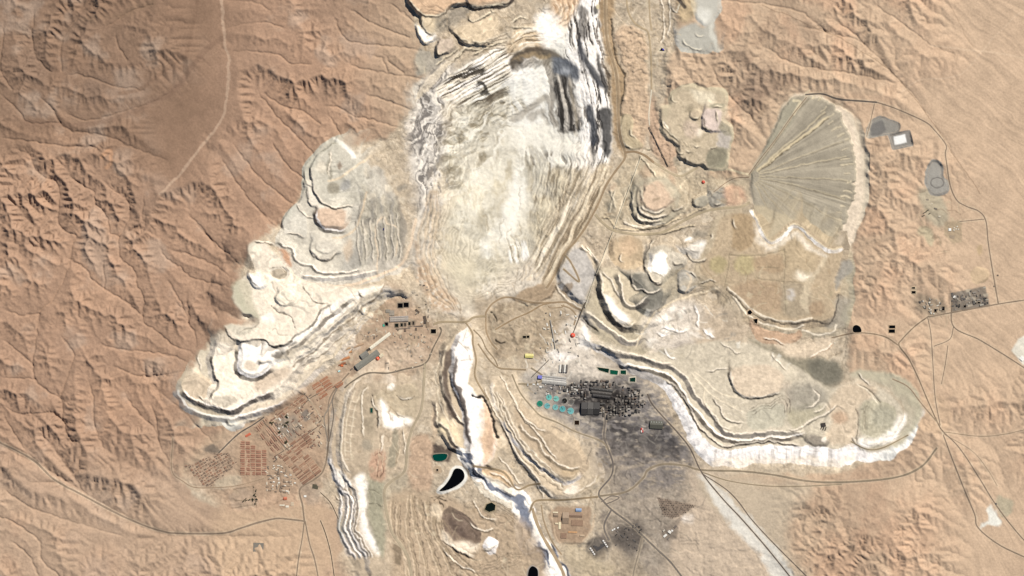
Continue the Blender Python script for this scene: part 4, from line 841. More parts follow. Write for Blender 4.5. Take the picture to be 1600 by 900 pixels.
mesa(16, 3, (188,166,136), (96,84,70), [(806,470),(812,456),(830,446),(855,440),(866,446),(862,460),(845,470),(825,476)], None, 1.5, open=-80, long=16)
for k in range(22):
    rr = random.Random(500 + k); cu, cv = rr.uniform(770,860), rr.uniform(475,560)
    patch([(170,150,122),(216,196,164),(150,132,108)][k % 3], oval(cu, cv, rr.uniform(3,8), rr.uniform(2,6), rr.uniform(0,180)), 0.5, 3, 2, dh=rr.uniform(-4,5))
stroke((70,60,48), [(769,488),(774,494),(778,502)], 2, 0.9, -6, 1, jag=0.4); stroke((60,50,42), [(776,531),(782,536),(790,535)], 2.4, 0.9, -6, 1)
patch((236,222,196), [(560,560),(590,545),(640,540),(670,555),(640,575),(590,585)], 0.25, 8)
# pale evaporation ground, gravel pits and fenced yards on the eastern plain
patch((182,172,148), [(1435,300),(1460,296),(1480,330),(1478,352),(1455,352),(1445,340)], 0.8, 5); patch((190,178,148), [(1432,358),(1450,356),(1462,372),(1455,382),(1445,370)], 0.8, 3); patch((178,158,130), [(1476,346),(1503,344),(1504,378),(1490,380),(1476,366)], 0.8, 1.5, 0.4, False)
mesa(10, 4, (216,188,154), (150,128,104), oval(1531,429,11,10), None); patch((184,160,120), oval(1533,390,5,8), 0.6, 3)
mesa(10, 3, (156,150,140), (110,104,98), [(1356,212),(1362,192),(1375,184),(1395,190),(1404,196),(1398,206),(1375,210)], 'slag_yard', 0.5); patch((120,116,112), [(1362,195),(1380,188),(1384,206),(1364,210)], 0.8, 2)
mesa(9, 3, (150,144,136), (120,114,106), [(1390,212),(1420,205),(1424,226),(1396,231)], 'white_salt_yard', 0.2, False); patch((255,252,246), [(1396,213),(1414,209),(1416,222),(1398,226)], 1, 1, 0.3, False)
mesa(14, 4, (170,164,154), (120,114,108), [(1450,262),(1458,253),(1468,258),(1470,275),(1480,285),(1478,298),(1462,303),(1453,295),(1450,280)], 'grey_oval_heap', 0.8); stroke((96,90,86), oval(1465,285,10,8)+[(1475,285)], 1.4, 0.8, -3)
patch((250,246,232), [(1545,795),(1552,790),(1562,805),(1568,815),(1560,822),(1545,820),(1535,828),(1535,820),(1545,812)], 0.95, 3); patch((184,174,148), [(1560,775),(1580,785),(1585,800),(1572,808),(1560,795)], 0.8, 3); patch((240,232,214), [(1592,530),(1610,520),(1620,570),(1600,570),(1582,548)], 0.95, 2, 0.3, False)
patch((176,166,150), [(358,788),(362,768),(398,760),(400,790),(370,796)], 0.3, 3)
# ----------------------------------------------------------------- working benches traced over the heaps
patch((200,190,164), [(1348,700),(1376,704),(1412,692),(1440,650),(1424,600),(1384,584),(1344,578),(1328,588),(1372,600),(1404,622),(1414,655),(1398,686)], 0.95, 4)
a_ = lambda *p: Z(1040, 520, 3.9125, *p)
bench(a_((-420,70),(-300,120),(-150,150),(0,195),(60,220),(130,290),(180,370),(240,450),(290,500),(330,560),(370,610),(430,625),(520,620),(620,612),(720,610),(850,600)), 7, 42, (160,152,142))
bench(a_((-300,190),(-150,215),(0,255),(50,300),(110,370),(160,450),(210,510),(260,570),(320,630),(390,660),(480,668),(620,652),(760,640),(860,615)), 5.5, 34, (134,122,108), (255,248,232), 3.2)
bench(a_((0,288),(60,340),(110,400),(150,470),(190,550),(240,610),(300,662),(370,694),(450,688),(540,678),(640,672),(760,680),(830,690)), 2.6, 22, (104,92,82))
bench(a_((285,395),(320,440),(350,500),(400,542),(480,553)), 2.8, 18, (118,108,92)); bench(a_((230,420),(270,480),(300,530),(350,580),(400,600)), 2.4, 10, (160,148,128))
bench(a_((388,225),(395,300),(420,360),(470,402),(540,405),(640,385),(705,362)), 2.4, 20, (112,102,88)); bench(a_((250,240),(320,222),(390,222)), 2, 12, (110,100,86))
for o in (0, 18, 36): bench(a_((500+o*0.4,472+o),(560,440+o),(640,422+o),(690,395+o),(735-o*0.6,390+o),(765-o,430+o*0.4),(772-o,510)), 1.8, -9, (140,132,116), None)
bench(a_((740,592),(800,592),(850,578),(900,545),(1000,492),(1060,430)), 2.4, 12, (150,142,124)); bench(a_((850,470),(900,455),(940,420),(935,370),(900,330)), 1.8, 8, (150,142,124)); bench(a_((900,500),(960,470),(990,430)), 1.8, 8, (150,142,124))
for p in (((180,245),(250,300),(340,370),(420,400),(470,407)), ((160,250),(230,330),(300,390),(400,450),(470,480)), ((240,340),(240,420),(280,470))): stroke((240,226,196), a_(*p), 2.0, 0.8, 3)
bench(a_((1140,640),(1160,660),(1180,690),(1200,735)), 2.4, 12, (130,118,100)); bench(a_((1170,240),(1210,290),(1260,330)), 2.4, 12, (120,108,92))
bench(a_((590,30),(660,50),(740,75)), 2.4, 12, (120,96,76)); bench(a_((640,120),(700,190),(745,240)), 1.8, 8, (140,128,106)); bench(a_((330,60),(380,90),(435,130),(470,110)), 1.6, 8, (140,130,112))
bench(a_((880,165),(940,130),(1000,90),(1040,60)), 2, 8, (190,160,128))
b_ = lambda *p: Z(860, 370, 4.5, *p)
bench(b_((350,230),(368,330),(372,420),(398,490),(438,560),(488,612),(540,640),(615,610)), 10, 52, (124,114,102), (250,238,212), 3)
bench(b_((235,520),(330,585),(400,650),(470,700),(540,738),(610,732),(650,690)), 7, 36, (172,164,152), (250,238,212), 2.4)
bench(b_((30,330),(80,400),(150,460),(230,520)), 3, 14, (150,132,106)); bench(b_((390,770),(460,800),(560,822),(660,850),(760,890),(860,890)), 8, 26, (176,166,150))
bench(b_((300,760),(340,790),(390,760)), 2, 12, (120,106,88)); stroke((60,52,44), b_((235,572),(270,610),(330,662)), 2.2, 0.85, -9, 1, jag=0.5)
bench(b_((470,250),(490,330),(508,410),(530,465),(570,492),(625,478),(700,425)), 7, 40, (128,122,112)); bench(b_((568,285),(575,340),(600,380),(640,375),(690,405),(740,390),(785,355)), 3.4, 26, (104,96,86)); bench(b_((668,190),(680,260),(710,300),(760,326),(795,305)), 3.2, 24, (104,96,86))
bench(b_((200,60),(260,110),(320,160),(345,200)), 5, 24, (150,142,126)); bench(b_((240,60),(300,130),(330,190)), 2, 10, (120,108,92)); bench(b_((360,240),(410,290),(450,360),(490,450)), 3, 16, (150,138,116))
stroke((232,216,184), b_((600,770),(640,690),(680,620),(740,530),(860,460),(1000,410),(1180,355)), 3.0, 0.9); stroke((226,208,178), b_((900,440),(960,380),(985,300),(960,255)), 2.6, 0.8)
for p in (((780,650),(820,640),(860,660),(920,670),(980,650)), ((740,680),(800,700),(850,690)), ((1000,480),(1030,540),(1030,600),(1050,650)), ((1060,640),(1110,690),(1170,720)), ((800,780),(840,850),(900,860))): bench(b_(*p), 2.0, 12, (176,166,150), (255,250,238), 3)
c_ = lambda *p: Z(740, 570, 4.092, *p)
bench(c_((130,110),(112,180),(135,250),(160,310)), 3, 18, (244,234,214)); bench(c_((190,350),(240,450),(330,550),(420,640),(500,700),(570,738),(640,730),(690,690)), 6, 34, (226,222,216), (238,222,192), 2.4)
bench(c_((140,330),(200,440),(270,560),(340,650),(420,750),(490,830),(540,862)), 4.4, 26, (206,188,160)); bench(c_((290,375),(340,450),(400,480),(440,560),(500,610),(560,645),(640,665),(690,660)), 4, 22, (176,158,130)); bench(c_((200,330),(250,430),(320,530),(390,610),(450,680)), 2.4, 16, (150,134,110))
bench(c_((60,140),(130,300),(200,440),(290,600),(380,730),(430,800),(450,860)), 2.2, 14, (140,122,98)); bench(c_((250,240),(300,310),(340,370),(400,440),(470,540),(540,610)), 2.2, 12, (150,134,110)); bench(c_((560,800),(620,830),(700,800),(770,760),(810,700)), 3, 12, (206,188,158))
bench(c_((170,40),(230,180),(300,310),(380,390),(470,430)), 2, 10, (160,142,114)); bench(c_((100,680),(170,720),(230,760),(270,800)), 2.4, 12, (150,128,100)); bench(c_((150,580),(230,680),(290,760),(330,760)), 2.2, 10, (150,130,104))
d_ = lambda *p: Z(400, 420, 4.5, *p)
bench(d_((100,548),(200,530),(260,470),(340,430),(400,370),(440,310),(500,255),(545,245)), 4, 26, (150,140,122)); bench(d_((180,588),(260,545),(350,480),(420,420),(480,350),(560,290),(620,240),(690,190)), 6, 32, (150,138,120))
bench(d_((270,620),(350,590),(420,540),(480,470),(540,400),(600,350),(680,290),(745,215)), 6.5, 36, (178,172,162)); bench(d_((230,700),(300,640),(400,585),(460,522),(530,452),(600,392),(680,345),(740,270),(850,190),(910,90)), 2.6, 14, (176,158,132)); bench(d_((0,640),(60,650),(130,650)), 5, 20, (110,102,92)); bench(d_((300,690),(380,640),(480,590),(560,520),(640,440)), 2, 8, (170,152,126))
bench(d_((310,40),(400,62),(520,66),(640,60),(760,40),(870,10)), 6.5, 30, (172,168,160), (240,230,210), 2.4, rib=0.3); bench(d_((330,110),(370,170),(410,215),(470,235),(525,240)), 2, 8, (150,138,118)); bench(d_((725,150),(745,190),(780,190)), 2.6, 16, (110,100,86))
e_ = lambda *p: Z(260, 480, 4.736, *p)
bench(e_((75,600),(105,680),(160,750),(250,790),(330,815),(460,820),(560,800),(680,770),(800,740),(900,680)), 7, 36, (190,184,176), (252,246,234), 3); bench(e_((120,610),(200,690),(250,700),(300,730),(420,755),(500,757),(590,705),(700,655),(790,615)), 8, 44, (132,122,112), (252,244,228), 2.6)
bench(e_((345,350),(342,430),(375,510),(400,560),(352,640),(330,695)), 4, 26, (138,128,112)); bench(e_((545,300),(530,380),(528,450),(570,510),(640,530),(720,490),(790,440)), 6, 40, (104,96,88), (255,250,242), 2.4); bench(e_((240,345),(238,410),(262,480)), 2.6, 16, (170,158,138)); bench(e_((230,650),(270,680),(300,720)), 2, 14, (96,86,76)); bench(e_((430,140),(470,210),(530,245),(570,250),(690,242),(740,250),(790,290),(850,275),(940,222)), 3, 24, (120,110,98))
bench(e_((440,810),(470,860),(530,868)), 4, 26, (120,112,104)); bench(e_((590,835),(660,830),(720,800)), 4, 18, (130,120,108)); bench(e_((750,790),(800,775),(860,750)), 4, 18, (120,110,100))
f_ = lambda *p: Z(350, 210, 3.6, *p)
bench(f_((495,180),(490,240),(500,300),(520,345),(570,392),(640,412),(735,402)), 2.6, 22, (130,122,106)); bench(f_((455,200),(458,265),(470,292),(510,297)), 2, 14, (130,122,106)); bench(f_((462,300),(470,360),(515,415)), 2, 14, (130,122,106)); bench(f_((402,388),(430,432),(470,460),(520,465)), 2, 14, (120,112,98)); bench(f_((522,420),(525,480),(560,530),(640,545),(690,530)), 5, 30, (120,112,102), (255,250,240), 2.4)
bench(f_((345,556),(390,560),(462,576)), 2, 14, (120,112,98)); bench(f_((492,640),(495,680),(540,708),(600,705),(640,660)), 2, 18, (116,108,94)); bench(f_((310,595),(335,630),(385,650),(400,705),(440,735),(490,742),(530,775),(600,785),(700,775),(770,760)), 3.4, 24, (140,134,124), (246,236,216), 2.4)
bench(f_((590,80),(600,150),(590,240)), 2.4, -8, (170,162,142)); bench(f_((165,595),(240,608),(300,625)), 2, 14, (90,82,72)); bench(f_((255,745),(300,738),(345,765),(355,790)), 2.2, -18, (120,110,94), None); bench(f_((150,780),(170,830),(215,860)), 2.6, 18, (130,122,108), (255,252,244), 3)
for k in range(7): bench(f_((750+k*36,470-k*6),(748+k*38,560),(752+k*40,660),(770+k*34,740-k*4)), 2.0, 9, (158,152,138), (222,212,190), 2, 7)
g_ = lambda *p: Z(500, 580, 5, *p)
bench(g_((320,40),(250,120),(200,230),(170,360),(160,480),(165,600),(190,720),(250,810)), 4, 20, (214,202,180)); bench(g_((380,100),(330,170),(320,300),(330,430),(350,520)), 2, 10, (180,164,136)); bench(g_((75,650),(85,750),(130,860),(200,930)), 5, 26, (176,178,180), (252,246,234), 3); bench(g_((400,195),(420,270),(450,330),(455,450)), 2.2, 18, (96,86,72))
bench(g_((600,190),(640,222),(700,222),(730,200)), 1.8, 10, (120,108,88)); bench(g_((575,320),(620,335),(665,360)), 1.6, 8, (110,98,80)); bench(g_((650,440),(660,560),(655,690)), 1.8, 9, (140,126,102)); bench(g_((490,470),(480,560),(470,650)), 1.8, 8, (170,150,122)); bench(g_((905,230),(910,400),(940,410),(1000,470),(1050,570),(1110,605)), 5, 30, (116,106,98), (244,230,200), 2.4); bench(g_((960,10),(955,120),(985,210),(1030,300),(1080,380),(1150,440)), 5, 34, (104,94,86), (248,236,210), 3); bench(g_((1030,0),(1035,90),(1060,180),(1090,250),(1130,330)), 4, 26, (96,86,78), (255,250,240), 2.4)
h_ = lambda *p: Z(500, 720, 5, *p)
for o in (0, 45, 85): bench(h_((150-o*0.1,190+o*0.2),(160+o,300),(150+o,420),(140+o,520),(190+o,640),(280+o,790)), 3.6, 22, (164,162,158), (252,246,234), 2.6)
bench(h_((100,265),(140,300),(180,280)), 2, 10, (130,110,88)); bench(h_((960,620),(1030,680),(1120,720),(1210,770)), 3, 22, (140,120,98), (252,240,214), 4); bench(h_((940,680),(1010,760),(1100,830),(1230,880)), 2.4, 14, (150,130,104)); bench(h_((1150,480),(1230,540),(1290,560),(1380,540)), 2.2, 10, (150,130,104)); bench(h_((1180,300),(1240,400),(1310,460),(1400,470)), 2.4, 12, (160,140,112)); bench(h_((1250,700),(1330,690),(1400,640)), 2, 10, (150,130,106))
bench([(1176,326),(1186,352),(1197,374),(1210,378),(1224,368),(1240,352),(1260,362),(1286,384),(1304,390),(1318,386)], 5, 22, (255,250,238), (226,210,176), 2, rib=0.05, op=1.0, taper=4)
patch((250,242,222), [(1176,350),(1192,378),(1210,386),(1240,364),(1262,376),(1290,394),(1290,398),(1262,386),(1240,374),(1212,394),(1186,386)], 0.6, 5, 2)
# the lower pit's eastern ramps, ruled from north-east to south-west
strata([(930,262),(950,262),(940,300),(915,350),(890,395),(862,440),(846,440),(862,400),(885,350),(905,310)], [(950,250),(925,310),(890,380),(855,445)], ((212,194,162),(238,224,194),(150,132,106)), 3.2, 30, 0.85, 4, 21, 7, (0.1, 0.2), 0.8, 2)
strata([(898,270),(925,262),(905,312),(880,360),(858,405),(838,425),(836,390),(862,350),(885,310)], [(930,250),(895,330),(840,430)], ((220,206,178),(246,236,212),(160,144,118)), 3.0, 26, 0.8, 5, 22, 6, (0.05, 0.3), 0.8, 2)
k_ = lambda *p: Z(940, 280, 5.292, *p)
for p in (((330,190),(340,240),(400,270),(480,275),(540,240)), ((310,200),(320,270),(390,310),(480,320),(560,290)), ((180,330),(230,380),(330,395),(450,385),(540,370)), ((290,260),(310,330),(380,350),(450,350),(520,340))): bench(k_(*p), 3, 22, (124,116,106), (244,232,206), 3)
for p in (((60,60),(80,150),(70,230),(50,290)), ((110,80),(90,180),(120,260)), ((230,60),(250,150),(240,240),(250,280)), ((300,60),(330,130),(330,200))): bench(k_(*p), 2.6, 14, (150,144,128), (224,212,184))
for p in (((0,300),(60,330),(130,400),(230,425),(350,410),(500,385),(620,340),(720,300),(880,240)), ((120,425),(250,455),(400,450),(560,440),(680,400),(800,385))): bench(k_(*p), 2.4, 12, (120,110,92), (226,208,172))
for p in (((580,210),(600,250),(650,255),(690,220)), ((915,195),(950,215),(1010,190)), ((1080,320),(1085,380),(1105,430)), ((370,640),(365,730),(390,790),(430,840),(490,850)), ((240,770),(240,830),(270,890)), ((430,480),(400,560),(370,640)), ((570,680),(620,700),(700,715)), ((700,590),(740,660),(800,680),(880,640)), ((700,770),(740,770),(780,820)), ((790,860),(870,835),(960,850)), ((170,600),(160,660),(200,700)), ((900,430),(910,480),(880,510))): bench(k_(*p), 2.6, 18, (116,106, 94), (232,220,194), 2)
q_ = lambda *p: Z(960, 130, 5.625, *p)
for p in (((420,310),(425,380),(470,430),(530,480),(560,530)), ((780,360),(800,400),(860,432)), ((680,270),(690,295),(730,300),(760,270)), ((610,600),(650,605),(690,590)), ((690,540),(730,560),(780,545)), ((505,90),(510,150),(560,180)), ((530,560),(560,620),(620,640)), ((840,220),(900,215),(960,225)), ((880,240),(900,300),(905,370)), ((830,600),(860,570),(930,560)), ((60,340),(50,440),(80,530),(150,575)), ((140,380),(150,450),(200,510)), ((270,570),(300,590),(340,560)), ((200,620),(260,680),(320,760),(380,840)), ((620,640),(640,700),(600,730))): bench(q_(*p), 2.4, 14, (130,120,102), (236,222,190), 2)
r_ = lambda *p: Z(620, 0, 6, *p)
for p in (((120,0),(160,70),(230,120),(330,155),(420,138),(480,70)), ((245,150),(250,270),(320,320),(355,310)), ((190,250),(210,350),(260,402),(320,390)), ((380,450),(380,490),(420,508),(470,480)), ((470,70),(500,80),(560,50),(620,45)), ((660,60),(740,85),(840,75),(920,60),(1010,65),(1060,40)), ((665,150),(680,200),(730,215),(790,170),(860,140),(920,110)), ((545,320),(600,380),(660,400),(690,440)), ((880,70),(900,105),(950,100)), ((530,560),(600,520),(660,470),(800,480)), ((1060,220),(1140,180),(1240,190)), ((1070,250),(1180,270),(1290,250)), ((690,410),(760,405),(830,400),(890,390)), ((360,620),(440,560),(520,500),(600,460)), ((700,520),(800,480),(900,420),(1030,390))): bench(r_(*p), 2.6, 16, (124,114,98), (240,226,194), 2)
patch((124,108,96), [(700,545),(693,570),(692,610),(697,640),(706,656),(713,650),(704,630),(700,600),(702,570),(707,548)], 0.8, 1.6); patch((112,98,88), [(712,562),(709,590),(714,616),(724,652),(730,690),(736,690),(732,650),(722,612),(715,590),(717,562)], 0.85, 1.4)  # shade of the ridge's west faces painted as dark strips
patch((255,249,236), [(716,542),(722,524),(733,519),(738,536),(740,562),(734,592),(742,614),(752,630),(756,660),(752,700),(746,730),(738,716),(736,690),(731,650),(722,612),(716,590)], 0.95, 2.2, 1.6, grain=0.01, patchy=0.01); patch((238,206,172), [(750,624),(758,632),(768,660),(774,692),(766,714),(756,728),(752,700),(756,660)], 0.9, 4, 1.6); patch((206,176,146), [(764,660),(772,690),(766,712),(758,700)], 0.6, 4)
stroke((34,28,24), [(737,617),(744,620),(751,617),(758,628),(765,645),(770,662),(777,684)], 4.0, 0.95, -20, 1, jag=0.8)  # cast shadow of the cliff painted near-black along its cut

patch((214,183,152), [(1440,622),(1480,622),(1480,676),(1436,668),(1444,645)], 1, 3)
patch((250,232,200), [(1120,716),(1160,718),(1220,714),(1300,720),(1330,712),(1320,730),(1240,728),(1130,732)], 0.5, 5, 3); patch((226,196,160), [(748,640),(756,650),(762,690),(756,722),(750,690)], 0.5, 4, 2)
# every slope of the worked ground is cut into working lifts: crisp contour benches with pale crests
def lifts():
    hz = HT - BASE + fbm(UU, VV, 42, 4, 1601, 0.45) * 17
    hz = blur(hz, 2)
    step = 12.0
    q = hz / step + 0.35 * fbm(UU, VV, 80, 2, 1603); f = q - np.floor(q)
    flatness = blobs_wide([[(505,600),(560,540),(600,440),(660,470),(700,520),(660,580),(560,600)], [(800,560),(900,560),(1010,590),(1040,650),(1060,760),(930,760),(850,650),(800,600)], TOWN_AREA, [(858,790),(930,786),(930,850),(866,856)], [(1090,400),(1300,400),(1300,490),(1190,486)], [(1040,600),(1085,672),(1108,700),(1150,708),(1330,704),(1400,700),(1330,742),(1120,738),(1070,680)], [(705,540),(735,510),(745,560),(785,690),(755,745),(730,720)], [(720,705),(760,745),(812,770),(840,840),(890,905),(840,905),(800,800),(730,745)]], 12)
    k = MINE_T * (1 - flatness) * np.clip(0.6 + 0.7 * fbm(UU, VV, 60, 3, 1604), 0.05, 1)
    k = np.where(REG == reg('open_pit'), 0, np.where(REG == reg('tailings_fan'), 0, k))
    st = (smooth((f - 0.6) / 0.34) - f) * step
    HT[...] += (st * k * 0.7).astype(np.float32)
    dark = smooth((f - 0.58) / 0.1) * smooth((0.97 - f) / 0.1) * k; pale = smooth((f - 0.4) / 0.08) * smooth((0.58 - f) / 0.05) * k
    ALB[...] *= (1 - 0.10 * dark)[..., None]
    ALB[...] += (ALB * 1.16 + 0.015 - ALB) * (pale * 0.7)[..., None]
TOWN_AREA = [(280,730),(380,660),(470,605),(535,585),(515,740),(470,800),(330,800)]
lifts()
# fine break-up of all the worked ground: small rubble relief and colour grain
fine = fbm(UU, VV, 3.6, 2, 1400, 0.6); mid = fbm(UU, VV, 9, 3, 1410, 0.6)
HT += MINE_T * (fine * 1.5 + mid * 0.9)
ALB *= (1 + MINE_T * (0.08 * fine + 0.03 * mid))[..., None]
patch((206,188,163), [(1085,742),(1200,752),(1270,762),(1245,800),(1235,860),(1260,920),(1050,920),(1070,820)], 0.85, 16, 2)
ALB *= 1 + MINE_T[..., None] * np.array((0.02, -0.015, 0.0), np.float32)
lum = (ALB * np.array((0.3, 0.55, 0.15), np.float32)).sum(-1, keepdims=True)
ALB *= 1 + MINE_T[..., None] * (np.clip((lum / 0.30), 0.3, 2.2) ** 0.38 - 1)          # tonal contrast put into the colours: pale rock paler, dark rock darker
patch((236,229,216), [(1098,750),(1112,748),(1150,788),(1200,838),(1250,908),(1216,908),(1180,862),(1140,818)], 0.9, 5, 2)
# ----------------------------------------------------------------- roads, pond beds and building plots shape the ground too
churn([(560,450),(610,440),(650,470),(690,520),(660,570),(600,580),(545,575),(520,600),(500,580)], 150, 31)
churn([(760,470),(860,478),(900,490),(870,560),(780,565),(755,520)], 110, 32); churn([(820,560),(900,500),(930,560),(900,600),(820,600)], 70, 33, ((244,236,220),(150,142,132),(214,204,188)))
churn([(850,600),(1010,600),(1040,650),(1060,720),(960,760),(900,690),(850,650)], 130, 34, ((128,120,112),(84,78,74),(108,100,94),(150,142,132)))
churn([(850,650),(940,690),(950,760),(900,790),(940,700)], 40, 35); churn([(935,780),(1060,740),(1100,790),(1060,860),(1000,900),(930,880),(900,860)], 90, 36, ((184,170,150),(130,120,110),(150,138,124)))
churn([(290,730),(380,660),(470,610),(540,590),(510,740),(470,800),(330,800)], 130, 37, ((216,190,160),(150,124,102),(186,156,130))); churn([(940,250),(1060,270),(1160,290),(1160,330),(960,360),(930,340)], 80, 38); churn([(1010,480),(1110,480),(1180,530),(1250,570),(1100,560),(1010,560)], 70, 39, ((244,236,220),(164,154,140),(206,192,168)))
churn([(640,480),(740,490),(760,560),(830,600),(840,650),(760,600),(700,520)], 60, 40); churn([(600,780),(760,790),(830,830),(840,930),(640,930)], 90, 41); churn([(530,600),(650,600),(640,760),(560,760),(525,700)], 70, 42); churn([(1085,420),(1300,400),(1300,490),(1180,490)], 60, 43, ((222,204,172),(176,152,120),(196,178,146)), (0.8, 1.4), (10, 40))
churn([(640,20),(800,20),(800,70),(690,110),(650,110)], 60, 44); churn([(980,0),(1060,0),(1060,130),(1020,160),(1000,60)], 50, 45)
ASPH, HAUL, DUST, DARK = (146,126,106), (166,141,111), (186,168,138), (104,94,84)
